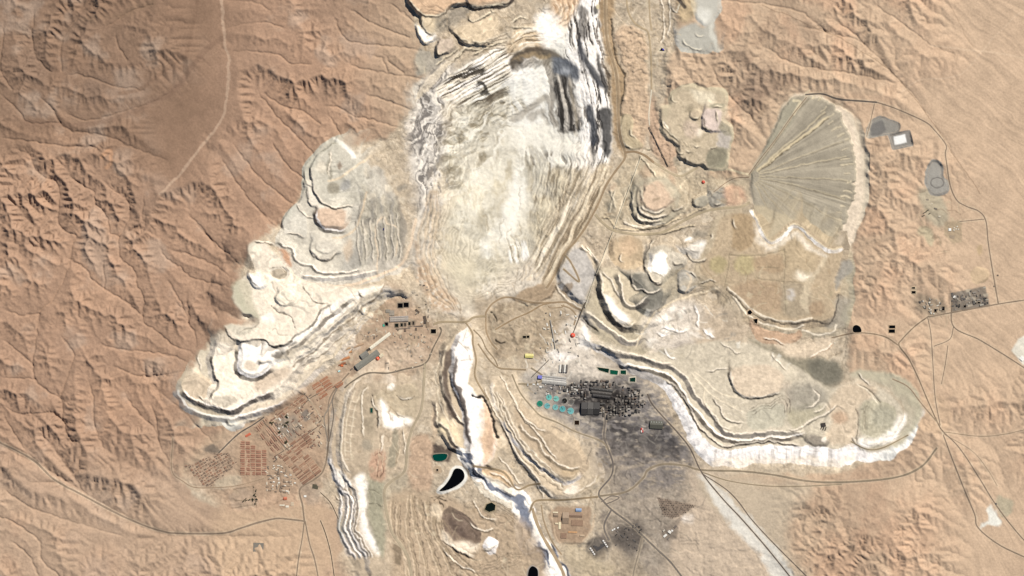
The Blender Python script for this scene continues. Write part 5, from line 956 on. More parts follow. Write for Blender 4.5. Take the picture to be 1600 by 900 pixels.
ROADS = [
 (3.0, ASPH, [(-70,655),(0,692),(25,704),(55,722),(85,750),(130,775),(180,802),(220,820),(250,830),(275,834),(345,834),(375,826),(400,818),(430,811),(450,812),(475,815)]),
 (2.2, ASPH, [(475,815),(471,845),(465,880),(458,950)]), (2.2, ASPH, [(476,815),(483,850),(492,880),(505,950)]),
 (2.6, ASPH, [(545,583),(530,600),(514,625),(513,660),(512,700),(505,735),(490,750),(468,765),(472,790),(475,815)]), (2.2, (150,136,120), [(520,622),(512,640),(506,655),(512,690)]), (2.0, (140,126,112), [(528,604),(519,625),(521,650),(514,690)]),
 (2.6, (124,110,94), [(687,511),(689,519),(677,543),(664,568),(632,577),(606,583),(575,583),(552,595),(538,606)]),
 (4.4, (180,163,136), [(664,568),(662,600),(658,640),(644,670),(636,700),(632,736),(612,752),(601,765),(602,790),(612,832),(630,858),(640,882),(648,950)]),
 (3.6, (172,152,122), [(677,507),(691,503),(727,503),(740,496),(759,494)]), (3.2, HAUL, [(759,494),(760,487),(770,474),(787,465),(805,466),(833,473),(861,473),(877,472),(886,473),(896,479),(909,485)]),
 (2.8, HAUL, [(759,494),(760,518),(768,536),(777,546)]), (2.6, (164,138,106), [(774,515),(802,499),(827,488),(846,477),(861,473)]), (2.2, HAUL, [(877,477),(891,482),(900,493),(897,508)]), (1.6, HAUL, [(857,478),(860,481),(878,480),(881,476)]),
 (3.8, (166,142,112), [(946,-50),(946,30),(950,70),(962,110),(966,150),(967,190),(970,215),(976,235),(976,248),(960,270),(947,290),(935,318),(918,350),(900,376),(882,396),(872,418),(862,438),(854,450)]),
 (4.0, (160,134,104), [(977,238),(992,237),(1008,243),(1022,254),(1036,262)]), (3.4, DUST, [(1022,254),(1060,275),(1090,262)]),
 (4.2, (184,166,136), [(930,335),(942,348),(960,360),(997,366),(1034,363),(1072,343),(1110,328),(1157,323),(1172,316)]), (3.0, (164,142,112), [(880,396),(892,410),(905,440),(880,420)]),
 (3.0, DARK, [(1258,148),(1285,147),(1310,155),(1345,158),(1370,160)]), (2.0, ASPH, [(1370,160),(1400,170),(1445,190),(1460,203),(1478,226),(1477,240),(1480,262),(1485,290),(1495,312),(1510,322),(1530,330),(1541,345),(1545,380),(1553,430),(1561,475)]),
 (1.4, ASPH, [(1541,342),(1520,344),(1500,346)]), (2.0, ASPH, [(1670,458),(1600,469),(1561,475),(1490,488),(1452,495)]), (1.2, (150,128,106), [(1366,162),(1360,190),(1354,214)]), (1.4, (160,136,112), [(1170,277),(1150,278),(1135,285),(1115,300)]), (1.4, (150,128,104), [(1170,273),(1185,252),(1210,220),(1238,180),(1260,152)]),
 (1.8, ASPH, [(1488,470),(1491,510),(1530,530),(1560,548),(1590,567),(1670,620)]), (2.2, (140,120,98), [(1452,494),(1430,510),(1410,530),(1405,540),(1420,560),(1435,590),(1450,625),(1468,665),(1475,675)]), (1.5, ASPH, [(1450,495),(1455,520),(1458,560),(1462,620),(1470,665)]), (1.4, ASPH, [(1491,510),(1485,530),(1460,541)]), (1.4, (150,128,106), [(1482,540),(1478,570),(1472,600)]),
 (2.0, (150,128,104), [(1405,540),(1380,525),(1340,520),(1300,528)]), (1.8, (164,142,116), [(1470,665),(1440,630),(1420,605),(1395,592)]), (2.0, ASPH, [(1475,680),(1490,720),(1510,770),(1525,805),(1530,825),(1560,850),(1600,870),(1670,900)]), (1.8, ASPH, [(1475,675),(1500,700),(1530,745),(1555,785),(1585,825),(1625,870)]), (1.2, (170,146,120), [(1475,675),(1540,682),(1600,672),(1660,650)]), (1.2, (170,146,120), [(1475,678),(1520,705),(1545,735),(1560,760)]),
 (3.2, (146,130,108), [(936,776),(979,769),(1005,748),(1013,735),(1036,726),(1070,728),(1097,735),(1161,737),(1212,743),(1262,752),(1316,754),(1397,747),(1440,730),(1465,700)]), (1.8, (160,142,116), [(1097,738),(1140,752),(1200,760),(1260,760),(1316,757)]),
 (2.2, (110,98,88), [(1012,616),(1022,635),(1061,678),(1080,703),(1098,740),(1130,780),(1160,812),(1200,858),(1250,920)]), (1.8, (120,106,94), [(1100,742),(1135,765),(1155,785),(1175,812),(1210,850),(1265,905)]),
 (3.0, (122,112,102), [(936,776),(956,797),(984,818),(1005,838),(1028,860),(1049,880),(1072,910)]), (3.0, (120,110,102), [(956,797),(946,816),(945,829),(952,845)]), (2.0, (126,114,104), [(940,785),(955,776),(968,778),(958,784),(948,788)]), (2.2, (150,136,118), [(1005,838),(1000,860),(992,890),(988,915)]),
 (2.8, (116,106,98), [(942,639),(946,657),(944,683),(951,703),(958,725),(955,745),(938,766),(936,776)]), (2.4, (150,134,110), [(800,585),(807,602),(815,617),(830,635),(845,650),(870,660),(900,675),(940,690),(951,703)]),
 (3.4, (160,138,108), [(739,728),(786,738),(807,765),(827,759),(845,756)]), (3.4, (158,136,106), [(828,800),(835,785),(850,782),(880,782),(935,777)]), (5.0, (178,154,122), [(832,795),(838,815),(850,842),(868,872),(882,902),(890,950)]), (2.4, (170,146,116), [(846,790),(850,815),(862,845),(878,868)]),
 (3.0, (164,142,112), [(727,503),(738,520),(739,537),(744,562),(742,587),(753,609),(764,625)]), (2.6, (156,134,106), [(747,537),(757,552),(767,565),(780,575),(800,577),(822,578)]), (2.0, (150,130,104), [(740,515),(752,528),(760,545),(772,560),(778,572)]),
 (2.4, (100,90,82), [(341,708),(371,679),(395,664),(412,652)]), (1.6, (170,144,118), [(270,684),(268,735),(285,752),(304,762),(340,762),(371,759),(412,748)]), (1.4, (110,96,82), [(469,638),(485,622),(505,612),(532,600)]), (1.8, (190,168,140), [(472,610),(486,630),(500,650),(508,665)]), (1.4, (120,104,90), [(428,714),(450,700),(478,680),(500,664)]), (1.4, (120,104,90), [(409,657),(425,675),(440,694),(452,706)]),
 (1.2, (80,66,54), [(500,770),(515,785),(525,805),(528,812)]), (1.2, (70,58,48), [(500,814),(508,835),(516,865),(522,905)]),
 (3.0, (186,164,132), [(978,-50),(980,10),(990,34),(1003,44),(1013,52),(1017,90),(1018,140)]), (3.0, (190,168,136), [(1013,-50),(1015,20),(1018,48)]), (2.0, (232,220,196), [(1018,140),(1017,150),(1014,178),(1015,196)]),
 (2.2, (164,146,116), [(1330,690),(1355,702),(1380,700),(1420,680)]), (3.2, (150,134,110), [(830,575),(850,590),(835,600),(810,600)]),
]
ROADS = [(w_ * 0.86, c_, p_) for w_, c_, p_ in ROADS]
for w_, c_, p_ in ROADS: grade(p_, w_ * 0.5 + 2.2, (224,203,174))
R4 = lambda a, b, c, d: [(a, c), (b, c), (b, d), (a, d)]
BLACK, GREEN, INK = (6,6,8), (12,70,56), (16,26,22)
PONDS = [  # outline, water colour, rounded, bank colour, label
 ([(710,734),(718,733),(724,738),(725,748),(716,758),(700,766),(686,768),(696,758),(704,746)], BLACK, True, (246,240,228), 'large black teardrop pond with bright white shore'),
 ([(760,789),(768,786),(774,790),(773,798),(764,801),(757,797)], INK, False, (176,158,128), 'dark six-sided pond south of the white ridge'),
 ([(677,711),(697,710),(697,717),(690,721),(681,721),(677,718)], (0,66,56), True, (150,134,116), 'deep green pond at the foot of the white ridge'),
 ([(826,893),(832,886),(840,892),(839,906),(826,906)], BLACK, True, (170,160,150), 'black pond cut by the bottom edge beside slate cliffs'),
 (R4(681.5,684.5,733.5,736.5), BLACK, False, (190,166,138), 'tiny black pool beside the teardrop pond'),
 (R4(621.4,629,474,481), BLACK, False, (150,136,118), 'western of two black square basins north of the mill sheds'),
 (R4(630.4,638.2,473,480), BLACK, False, (150,136,118), 'eastern of two black square basins north of the mill sheds'),
 (R4(617,622,506,511), INK, False, (140,124,106), 'first dark basin from the west in the row below the mill'),
 (R4(626,629,505.5,510), INK, False, (140,124,106), 'second dark basin from the west in the row below the mill'),
 (R4(631.6,634,505,509.5), (70,60,52), False, (140,124,106), 'third basin from the west, brown, in the row below the mill'),
 (R4(638,641,503.5,508), INK, False, (140,124,106), 'fourth dark basin from the west in the row below the mill'),
 (R4(644.5,647,502.5,507.5), (60,52,46), False, (140,124,106), 'easternmost brown basin in the row below the mill'),
 (R4(673,681,514.5,521), BLACK, False, (196,176,148), 'black rectangular basin in a fenced corner by the rim road'),
 (R4(601,606,504,509), BLACK, False, (150,136,118), 'black basin beside a small teal pool west of the row'),
 (R4(598,601,507,510), (60,190,160), False, (150,136,118), 'small bright teal pool west of the basin row'),
 (R4(817,822,525,528.4), BLACK, False, (170,154,128), 'western half of a pair of small black tanks in an oval clearing'),
 (R4(822.8,827,524.6,528), BLACK, False, (170,154,128), 'eastern half of a pair of small black tanks in an oval clearing'),
 ([(933,574),(952,576.5),(951,583),(936,578.5)], (14,44,34), False, (214,202,180), 'tapering dark green basin under the long white heap'),
 ([(953.5,578),(966,579.5),(965,586),(953.5,584.5)], (16,84,62), False, (214,202,180), 'brighter green basin, second in the row under the heap'),
 ([(970,579),(978.5,579),(978.5,585.5),(970,584.5)], (12,62,46), False, (214,202,180), 'square green basin, third in the row under the heap'),
 ([(984.5,591),(993,590),(993,597),(984.5,596.5)], (14,50,38), False, (214,202,180), 'dark green basin set lower at the end of the row'),
 (R4(898,905,657.5,664), (40,26,16), False, (180,168,150), 'dark brown square basin south of the round tanks'),
 ([(1168,487),(1172,484),(1176,488),(1173,491.5),(1169,491)], BLACK, False, (214,186,154), 'upper small black pond below the tailings terrace edge'),
 ([(1177,499),(1184,498),(1183,506),(1180,505)], BLACK, False, (214,186,154), 'lower small black pond below the tailings terrace edge'),
 ([(1333,511),(1338,508),(1344,511),(1346,518),(1340,521),(1333,518)], BLACK, True, (206,180,150), 'rounded black pond at the edge of the tan hills'),
 (R4(1389.5,1399,508.5,513.6), BLACK, False, (196,170,140), 'northern half of the split black basin on the tan hills'),
 (R4(1389,1398.5,514.8,520), BLACK, False, (196,170,140), 'southern half of the split black basin on the tan hills'),
 (R4(1460.5,1464,483,487.5), BLACK, False, (170,150,126), 'black basin at the south side of the western plain works'),
 (R4(1472.5,1476.5,479,485), BLACK, False, (170,150,126), 'black basin east of the western plain works'),
 (R4(1506.5,1510,477,480.5), BLACK, False, (150,134,116), 'black basin at the south edge of the gridded plant'),
 (R4(1523,1526.5,472.6,475), BLACK, False, (150,134,116), 'small black basin, western of two in the gridded plant corner'),
 (R4(1528.5,1532,471.6,474), BLACK, False, (150,134,116), 'small black basin, eastern of two in the gridded plant corner'),
 (R4(1425.5,1430,448.6,451), BLACK, False, (200,180,150), 'upper of two tiny black basins above the plain works'),
 (R4(1425,1431,454.8,458.6), BLACK, False, (200,180,150), 'lower of two tiny black basins above the plain works'),
 (R4(578.6,582,638,645), (20,70,58), False, (150,140,118), 'narrow green pool on the south-western heap'),
 ([(1030.5,79.5),(1034,74.5),(1039,80)], (10,8,20), False, (226,212,184), 'small dark triangular pond by the eastern haul road'),
]
def level(pts, pad, curve=False, region=None):
    r = sdf(pts, pad + 3, 0, curve)
    if r is None: return
    s, d, _ = r
    m = d > -0.5
    z = float(np.median(HT[s][m])) if m.any() else float(HT[s].mean())
    t = smooth((d + pad) / pad)
    HT[s] = HT[s] * (1 - t) + z * t
for p_, c_, rd, bk, lb in PONDS:
    level(p_, 5, rd); patch(bk, p_, 0.95, 3, 0.3, rd, 0.03, 0.03)
    r_ = sdf(p_, 6, 0.4, rd)
    if r_:
        s_, d_, _ = r_; put(s_, bk, smooth((d_ + (5.5 if 'teardrop' in lb else 2.2)) / 1.6) * 0.95, 0.03, 0.03)
for p_, pad in (([(838,616),(900,616),(902,650),(838,640)], 6), ([(550,545),(600,535),(600,575),(555,580)], 5), ([(864,793),(922,790),(922,848),(866,848)], 4)): level(p_, pad)
# town ground
TOWN = dict(grid=[(374,688),(416,688),(416,744),(374,744)], a=[(396,669),(415.5,653),(451,690),(429,714)], b=[(427,642),(471,611),(482,625),(438,653)], c=[(486,603),(513,587),(535,603),(502,625)], d=[(452,694),(480,677),(491,689),(465,711)], g=[(454,733),(479,711),(502,739),(474,758)], h=[(438,714),(460,697),(471,714),(452,731)], e=[(288,728),(352,705),(371,725),(324,764)], f=[(412,728),(440,726),(462,745),(460,772),(414,770)])
TOWN_PATCHES = 1
for k_, p_ in TOWN.items(): patch((178,146,120) if k_ in 'abd' else ((200,168,140) if k_ in ('grid', 'c', 'g', 'h') else (184,158,134)), p_, 0.9, 3, 0.4, False, 0.08, 0.06)
patch((182,154,128), [(405,655),(470,608),(530,590),(508,665),(505,735),(470,765),(415,775),(372,748),(372,690)], 0.7, 8, 1)
patch((150,138,124), [(430,660),(458,645),(470,660),(455,690),(440,690)], 0.7, 5); patch((128,120,112), [(472,645),(480,640),(486,652),(478,656)], 0.8, 2); patch((206,182,154), [(480,672),(500,655),(505,690),(498,700)], 0.7, 5); patch((120,108,96), [(318,702),(328,695),(342,706),(334,712)], 0.9, 3); patch((206,190,164), [(338,748),(370,745),(372,758),(340,762)], 0.6, 4)
patch((168,154,138), [(466,757),(480,752),(498,760),(496,785),(478,788)], 0.4, 4)
for a_, b_ in (((364,765),(395,760)), ((395,760),(400,792)), ((366,783),(398,782)), ((362,795),(398,789))): stroke((120,104,84), [a_, b_], 1.2, 0.8, 0, 0.3)
patch((150,128,102), [(358,766),(394,762),(398,790),(364,794)], 0.15, 2, 0.3, False)
patch((124,116,106), [(1485,458),(1540,447),(1548,478),(1488,488)], 0.85, 1.5, 0.3, False); patch((156,140,120), [(1430,462),(1470,470),(1475,490),(1450,494),(1432,480)], 0.7, 5)
patch((142,124,108), [(1028,778),(1052,783),(1088,791),(1066,806),(1050,811),(1036,806)], 0.9, 2, 0.5, False); patch((146,132,118), [(1031,833),(1040,826),(1064,808),(1058,842),(1040,848)], 0.8, 2, 0.5, False)
# soot and grime streaks round the smelter, tyre-worn yards
for k in range(150):
    rr = random.Random(1200 + k); cu, cv = (rr.gauss(945, 36), rr.gauss(626, 18)) if k < 70 else (rr.gauss(1005, 36), rr.gauss(690, 26))
    patch((64,60,58) if k % 2 else (136,128,120), oval(cu, cv, rr.uniform(2, 6), rr.uniform(1.2, 3.2), rr.uniform(0, 180)), 0.5, 1.2, 1.2, dh=0)

churn([(1430,300),(1500,296),(1510,385),(1480,395),(1440,385)], 36, 46, ((200,182,152),(150,128,104),(178,160,132))); churn([(1425,460),(1480,462),(1484,492),(1440,496)], 22, 47, ((196,176,148),(140,122,104),(170,150,126)))
for k in range(18):
    rk = random.Random(4000 + k); u_, v_ = rk.uniform(1490, 1542), rk.uniform(454, 482)
    patch(((196,182,160),(150,138,124),(104,96,90))[k % 3], [(u_-4,v_-1.6),(u_+4,v_-3),(u_+4.6,v_+1.4),(u_-3.4,v_+2.8)], 0.7, 0.8, 0.2, False)
# ----------------------------------------------------------------- materials and meshes of the land
def new_mat(name):
    m = bpy.data.materials.new(name); m.use_nodes = True
    b = m.node_tree.nodes['Principled BSDF']; b.inputs['Roughness'].default_value = 0.95
    b.inputs['Specular IOR Level'].default_value = 0.1
    return m, m.node_tree.nodes, m.node_tree.links, b

def land_mat(name, scale=0.03, amount=0.16, bump=1.2):
    """ground colour from the surveyed rock colours, broken up by fine procedural grain"""
    m, n, l, b = new_mat(name)
    at = n.new('ShaderNodeAttribute'); at.attribute_name = 'rock'
    tc = n.new('ShaderNodeTexCoord')
    nz = n.new('ShaderNodeTexNoise'); nz.inputs['Scale'].default_value = scale; nz.inputs['Detail'].default_value = 6; nz.inputs['Roughness'].default_value = 0.65
    l.new(tc.outputs['Object'], nz.inputs['Vector'])
    mr = n.new('ShaderNodeMapRange'); mr.inputs['From Min'].default_value = 0.25; mr.inputs['From Max'].default_value = 0.75
    mr.inputs['To Min'].default_value = 1 - amount; mr.inputs['To Max'].default_value = 1 + amount
    l.new(nz.outputs['Fac'], mr.inputs['Value'])
    vm = n.new('ShaderNodeVectorMath'); vm.operation = 'SCALE'
    l.new(at.outputs['Color'], vm.inputs[0]); l.new(mr.outputs['Result'], vm.inputs['Scale'])
    l.new(vm.outputs['Vector'], b.inputs['Base Color'])
    bp = n.new('ShaderNodeBump'); bp.inputs['Strength'].default_value = 0.5; bp.inputs['Distance'].default_value = bump * 6
    l.new(nz.outputs['Fac'], bp.inputs['Height']); l.new(bp.outputs['Normal'], b.inputs['Normal'])
    return m

def plain_mat(name, col, rough=0.8, var=0.12, scale=0.05, metal=0.0, spec=0.3):
    m, n, l, b = new_mat(name)
    tc = n.new('ShaderNodeTexCoord'); nz = n.new('ShaderNodeTexNoise'); nz.inputs['Scale'].default_value = scale; nz.inputs['Detail'].default_value = 5
    l.new(tc.outputs['Object'], nz.inputs['Vector'])
    cr = n.new('ShaderNodeValToRGB'); c = lin(col)
    cr.color_ramp.elements[0].position = 0.3; cr.color_ramp.elements[1].position = 0.7
    cr.color_ramp.elements[0].color = tuple(float(x) * (1 - var) for x in c) + (1,); cr.color_ramp.elements[1].color = tuple(min(float(x) * (1 + var), 0.95) for x in c) + (1,)
    l.new(nz.outputs['Fac'], cr.inputs['Fac']); l.new(cr.outputs['Color'], b.inputs['Base Color'])
    b.inputs['Roughness'].default_value = rough; b.inputs['Metallic'].default_value = metal; b.inputs['Specular IOR Level'].default_value = spec
    return m

COL = scene.collection
def X(u): return (u - 800.0) * 10.0
def Y(v): return (450.0 - v) * 10.0
def tag(o, label=None, category=None, group=None, kind=None):
    if label: o['label'] = label
    if category: o['category'] = category
    if group: o['group'] = group
    if kind: o['kind'] = kind
    return o

np.clip(ALB, 0.005, 0.93, out=ALB)
PXY = np.stack([X(UU), Y(VV), HT], -1).reshape(-1, 3).astype(np.float32)
def land_object(name, cell_mask, mat):
    jj, ii = np.nonzero(cell_mask)
    a = jj * NX + ii
    quads = np.stack([a, a + NX, a + NX + 1, a + 1], 1)
    used, inv = np.unique(quads, return_inverse=True)
    inv = inv.reshape(-1, 4).astype(np.int32)
    me = bpy.data.meshes.new(name)
    me.vertices.add(len(used)); me.vertices.foreach_set('co', PXY[used].ravel())
    me.loops.add(inv.size); me.loops.foreach_set('vertex_index', inv.ravel())
    me.polygons.add(len(inv)); me.polygons.foreach_set('loop_start', np.arange(0, inv.size, 4, dtype=np.int32))
    me.polygons.foreach_set('loop_total', np.full(len(inv), 4, np.int32))
    ca = me.attributes.new('rock', 'FLOAT_COLOR', 'POINT')
    rgba = np.ones((len(used), 4), np.float32); rgba[:, :3] = ALB.reshape(-1, 3)[used]
    ca.data.foreach_set('color', rgba.ravel())
    me.materials.append(mat); me.update(calc_edges=True)
    o = bpy.data.objects.new(name, me); COL.objects.link(o)
    return o
M_DESERT = land_mat('desert_rock'); M_HEAP = land_mat('waste_rock', 0.05, 0.10, 0.8); M_PIT = land_mat('pit_rock', 0.02, 0.12, 1.0)
CELL = REG[:-1, :-1]
HEAPS = {
 'north_heap': ('waste_heap', 'tan flat-topped waste heap with dark scalloped edge at top of pit', 'heap'),
 'west_upper_heap': ('waste_heap', 'pale lobed waste heap with ringed round platforms west of the pit', 'heap'),
 'west_lower_heap': ('waste_heap', 'cream stepped waste heap with dark crescent faces above the brick-roofed town', 'heap'),
 'north_east_heap': ('waste_heap', 'beige and greenish heap with round tipped lobes west of the tailings fan', 'heap'),
 'grey_spur_heap': ('waste_heap', 'pale grey tongue of waste at the top edge, east of the pit', 'heap'),
 'central_heap': ('waste_heap', 'cluster of rounded waste mounds with white peak between pit and tailings', 'heap'),
 'ore_stockpile': ('ore_stockpile', 'light grey diamond-shaped ore stockpile with white southwest face', 'stockpile'),
 'tailings_fan': ('tailings_fan', 'grey fan of radial tailings furrows with pale curved outer slope', 'tailings heap'),
 'tailings_terrace': ('tailings_terrace', 'broad tan tailings terrace with olive patches south of the fan', 'tailings heap'),
 'south_east_heap': ('waste_heap', 'long heap with wide white outer slope and round eastern end', 'heap'),
 'white_ridge_heap': ('waste_heap', 'bright white ridge with dark stepped western side south of the pit', 'heap'),
 'south_west_heap': ('waste_heap', 'long beige heap with white western face beside the town road', 'heap'),
 'south_terrace_heap': ('waste_heap', 'brown terraced heap with long curving benches at the bottom edge', 'heap'),
 'spoil_finger_heap': ('waste_heap', 'tan finger-shaped heap with cream edges southwest of the round tanks', 'heap'),
 'slag_yard': ('slag_heap', 'dark grey angular slag heap beside the white salt square', 'heap'),
 'white_salt_yard': ('salt_yard', 'square grey yard with bright white salt top, east of the fan', 'yard'),
 'grey_oval_heap': ('gravel_heap', 'grey double-oval gravel heap near the eastern road', 'heap')}
taken = np.zeros(CELL.shape, bool)
for key, i in REG_ID.items():
    mask = CELL == i
    if key == 'open_pit':
        o = land_object('open_pit', mask, M_PIT); tag(o, kind='structure')
    elif key in HEAPS:
        nm, lb, ct = HEAPS[key]; o = land_object(nm, mask, M_HEAP); tag(o, lb, ct)
    else: continue
    taken |= mask
tag(land_object('desert_ground', ~taken, M_DESERT), kind='structure')

# the desert goes on beyond the surveyed sheet to the horizon: rings of ever wider cells that start on its border
def far_land():
    bj = np.concatenate([np.zeros(NX - 1, int), np.arange(NY - 1), np.full(NX - 1, NY - 1), np.arange(NY - 1, 0, -1)])
    bi = np.concatenate([np.arange(NX - 1), np.full(NY - 1, NX - 1), np.arange(NX - 1, 0, -1), np.zeros(NY - 1, int)])
    ring0 = PXY.reshape(NY, NX, 3)[bj, bi]; col0 = ALB[bj, bi]; n = len(ring0)
    vs_, cs_, fs_ = [ring0], [col0], []
    colb = col0.copy()
    for _ in range(300): colb = (np.roll(colb, 1, 0) + colb + np.roll(colb, -1, 0)) / 3
    avg = lin((206,172,142))
    for k, sc in enumerate((1.02, 1.06, 1.15, 1.35, 1.8, 3.0, 6.0, 14.0, 30.0)):
        r = ring0.copy(); r[:, :2] *= sc
        z = ring0[:, 2].copy()
        for _ in range(6 + k * 12): z = (np.roll(z, 1) + z + np.roll(z, -1)) / 3
        r[:, 2] = z * max(0.0, 1 - k * 0.14) + fbm(r[:, 0] / 10, r[:, 1] / 10, 60 * sc, 3, 950) * min(30, 4 + 8 * k)
        c = colb + (avg - colb) * min(1, 0.35 + 0.25 * k); c = c * (1 + 0.1 * fbm(r[:, 0] / 10, r[:, 1] / 10, 40 * sc, 3, 960))[:, None]
        vs_.append(r); cs_.append(c)
    idx = np.arange(n); nx = (idx + 1) % n
    for k in range(len(vs_) - 1): fs_.append(np.stack([k * n + idx, (k + 1) * n + idx, (k + 1) * n + nx, k * n + nx], 1))
    V = np.concatenate(vs_).astype(np.float32); C = np.concatenate(cs_).astype(np.float32); Fq = np.concatenate(fs_)
    me = bpy.data.meshes.new('far_desert_ground'); me.from_pydata(V.tolist(), [], Fq.tolist())
    ca = me.attributes.new('rock', 'FLOAT_COLOR', 'POINT'); rgba = np.ones((len(V), 4), np.float32); rgba[:, :3] = C
    ca.data.foreach_set('color', rgba.ravel()); me.materials.append(M_DESERT); me.update()
    o = bpy.data.objects.new('far_desert_ground', me); COL.objects.link(o); tag(o, kind='structure')
far_land()

def ground(u, v):
    """height of the finished ground at map point(s)"""
    u = np.asarray(u, np.float32); v = np.asarray(v, np.float32)
    x = np.clip((u - U0) / DU, 0, NX - 1.001); y = np.clip((v - V0) / DU, 0, NY - 1.001)
    i = x.astype(int); j = y.astype(int); fx = x - i; fy = y - j
    return (HT[j, i] * (1 - fx) + HT[j, i + 1] * fx) * (1 - fy) + (HT[j + 1, i] * (1 - fx) + HT[j + 1, i + 1] * fx) * fy
# ----------------------------------------------------------------- roads
ROAD_MATS = {}
def road_mat(col):
    if col not in ROAD_MATS: ROAD_MATS[col] = plain_mat('road_surface', col, 0.9, 0.10, 0.02)
    return ROAD_MATS[col]
def make_mesh(name, verts, faces, mats, midx=None):
    me = bpy.data.meshes.new(name); me.from_pydata(verts, [], faces)
    for m in (mats if isinstance(mats, (list, tuple)) else [mats]): me.materials.append(m)
    if midx is not None: me.polygons.foreach_set('material_index', midx)
    me.update(); return me
def link(name, me, parent=None, loc=(0, 0, 0), rz=0.0):
    o = bpy.data.objects.new(name, me); COL.objects.link(o)
    if parent is not None: o.parent = parent
    o.location = loc
    if rz: o.rotation_euler = (0, 0, rz)
    return o
def dense(pts, stepu=1.2):
    q = spline(pts, n=8); L = np.concatenate([[0], np.cumsum(np.hypot(*(np.diff(q, axis=0).T)))])
    n = max(2, int(L[-1] / stepu)); t = np.linspace(0, L[-1], n)
    return np.stack([np.interp(t, L, q[:, 0]), np.interp(t, L, q[:, 1])], 1)
ROAD_LIFT = 0
for k, (w_, c_, p_) in enumerate(ROADS):
    q = dense(p_); tg = np.gradient(q, axis=0); tg /= np.hypot(tg[:, 0], tg[:, 1])[:, None] + 1e-9
    nrm = np.stack([-tg[:, 1], tg[:, 0]], 1)
    rr = np.random.RandomState(k); wob = 1 + 0.16 * np.interp(np.arange(len(q)), np.arange(0, len(q) + 6, 6), rr.uniform(-1, 1, len(np.arange(0, len(q) + 6, 6))))
    cols = []
    for a in (-0.5, -0.25, 0, 0.25, 0.5):
        e = q + nrm * (a * w_ * wob)[:, None]
        cols.append(np.stack([X(e[:, 0]), Y(e[:, 1]), ground(e[:, 0], e[:, 1]) + 1.6 + (k % 9) * 0.22], 1))
    V = np.stack(cols, 1).reshape(-1, 3); n = len(q)
    F = [(i * 5 + j, i * 5 + j + 1, i * 5 + j + 6, i * 5 + j + 5) for i in range(n - 1) for j in range(4)]
    o = link('road', make_mesh('road', V.tolist(), F, road_mat(c_))); tag(o, kind='structure')

# ----------------------------------------------------------------- small builders
MATS = {}
def mat(col, rough=0.7, var=0.10, scale=0.06, metal=0.0, name='painted_sheet'):
    key = (tuple(col), rough, var, metal)
    if key not in MATS: MATS[key] = plain_mat(name, col, rough, var, scale, metal)
    return MATS[key]
def prism(pts, z0, z1, name, m, top=True):
    n = len(pts); V = [(x, y, z0) for x, y in pts] + [(x, y, z1) for x, y in pts]
    F = [(i, (i + 1) % n, n + (i + 1) % n, n + i) for i in range(n)]
    if top: F.append(tuple(range(n, 2 * n)))
    F.append(tuple(range(n - 1, -1, -1)))
    return make_mesh(name, V, F, m)
MESH = {}
def rect(L, W): return [(-L / 2, -W / 2), (L / 2, -W / 2), (L / 2, W / 2), (-L / 2, W / 2)]
def gable(L, W, z, rise, over, name, m):
    a, b = L / 2 + over, W / 2 + over
    V = [(-a, -b, z), (a, -b, z), (a, b, z), (-a, b, z), (-a, 0, z + rise), (a, 0, z + rise), (-a, -b, z - 0.6), (a, -b, z - 0.6), (a, b, z - 0.6), (-a, b, z - 0.6)]
    F = [(0, 1, 5, 4), (2, 3, 4, 5), (0, 4, 3), (1, 2, 5), (6, 7, 1, 0), (7, 8, 2, 1), (8, 9, 3, 2), (9, 6, 0, 3), (9, 8, 7, 6)]
    return make_mesh(name, V, F, m)
def building(u, v, L, W, rot, h, roof, wall=(196,182,164), style='gable', label=None, cat='building', group=None, name='building', vents=0, lights=0, seed=0):
    """L, W in map units (10 m); rot degrees clockwise on the map"""
    Lm, Wm = L * 10, W * 10
    z = float(np.min(ground([u - L / 3, u + L / 3, u, u, u], [v, v, v - W / 3, v + W / 3, v]))) - 1.0
    t = bpy.data.objects.new(name, None); t.empty_display_size = 5; COL.objects.link(t)
    t.location = (X(u), Y(v), z); t.rotation_euler = (0, 0, -math.radians(rot)); tag(t, label, cat, group)
    k = (round(Lm), round(Wm), round(h), tuple(roof), tuple(wall), style)
    if k not in MESH:
        me_w = prism(rect(Lm, Wm), 0, h, 'wall', mat(wall))
        rm = mat(roof, 0.65, 0.14, 0.05)
        if style == 'flat':
            me_r = prism(rect(Lm + 1.2, Wm + 1.2), h + 0.01, h + 1.2, 'roof', rm)
        else: me_r = gable(Lm, Wm, h + 0.02, Wm * (0.16 if style == 'gable' else 0.30), 0.8, 'roof', rm)
        MESH[k] = (me_w, me_r)
    link('wall', MESH[k][0], t); t_roof = link('roof', MESH[k][1], t)
    rr = random.Random(seed + int(u * 10))
    top = h + (1.2 if style == 'flat' else Wm * (0.16 if style == 'gable' else 0.30))
    for i in range(vents):
        key = ('vent', 0)
        if key not in MESH: MESH[key] = prism(rect(7, 4), -1.5, 3.0, 'roof_vent', mat((176,172,166)))
        link('roof_vent', MESH[key], t_roof, ((i + 0.5) / vents * Lm - Lm / 2, 0, top))
    for i in range(lights):
        key = ('light', round(Wm))
        if key not in MESH: MESH[key] = prism(rect(5, Wm * 0.30), 0, 1.0, 'skylight', mat((214,214,208), 0.3))
        dz = top - (Wm * 0.16) * 0.5 if style == 'gable' else top
        link('skylight', MESH[key], t_roof, ((i + 0.5) / lights * Lm - Lm / 2, Wm * 0.25, dz - 0.2 if style == 'gable' else top))
    return t

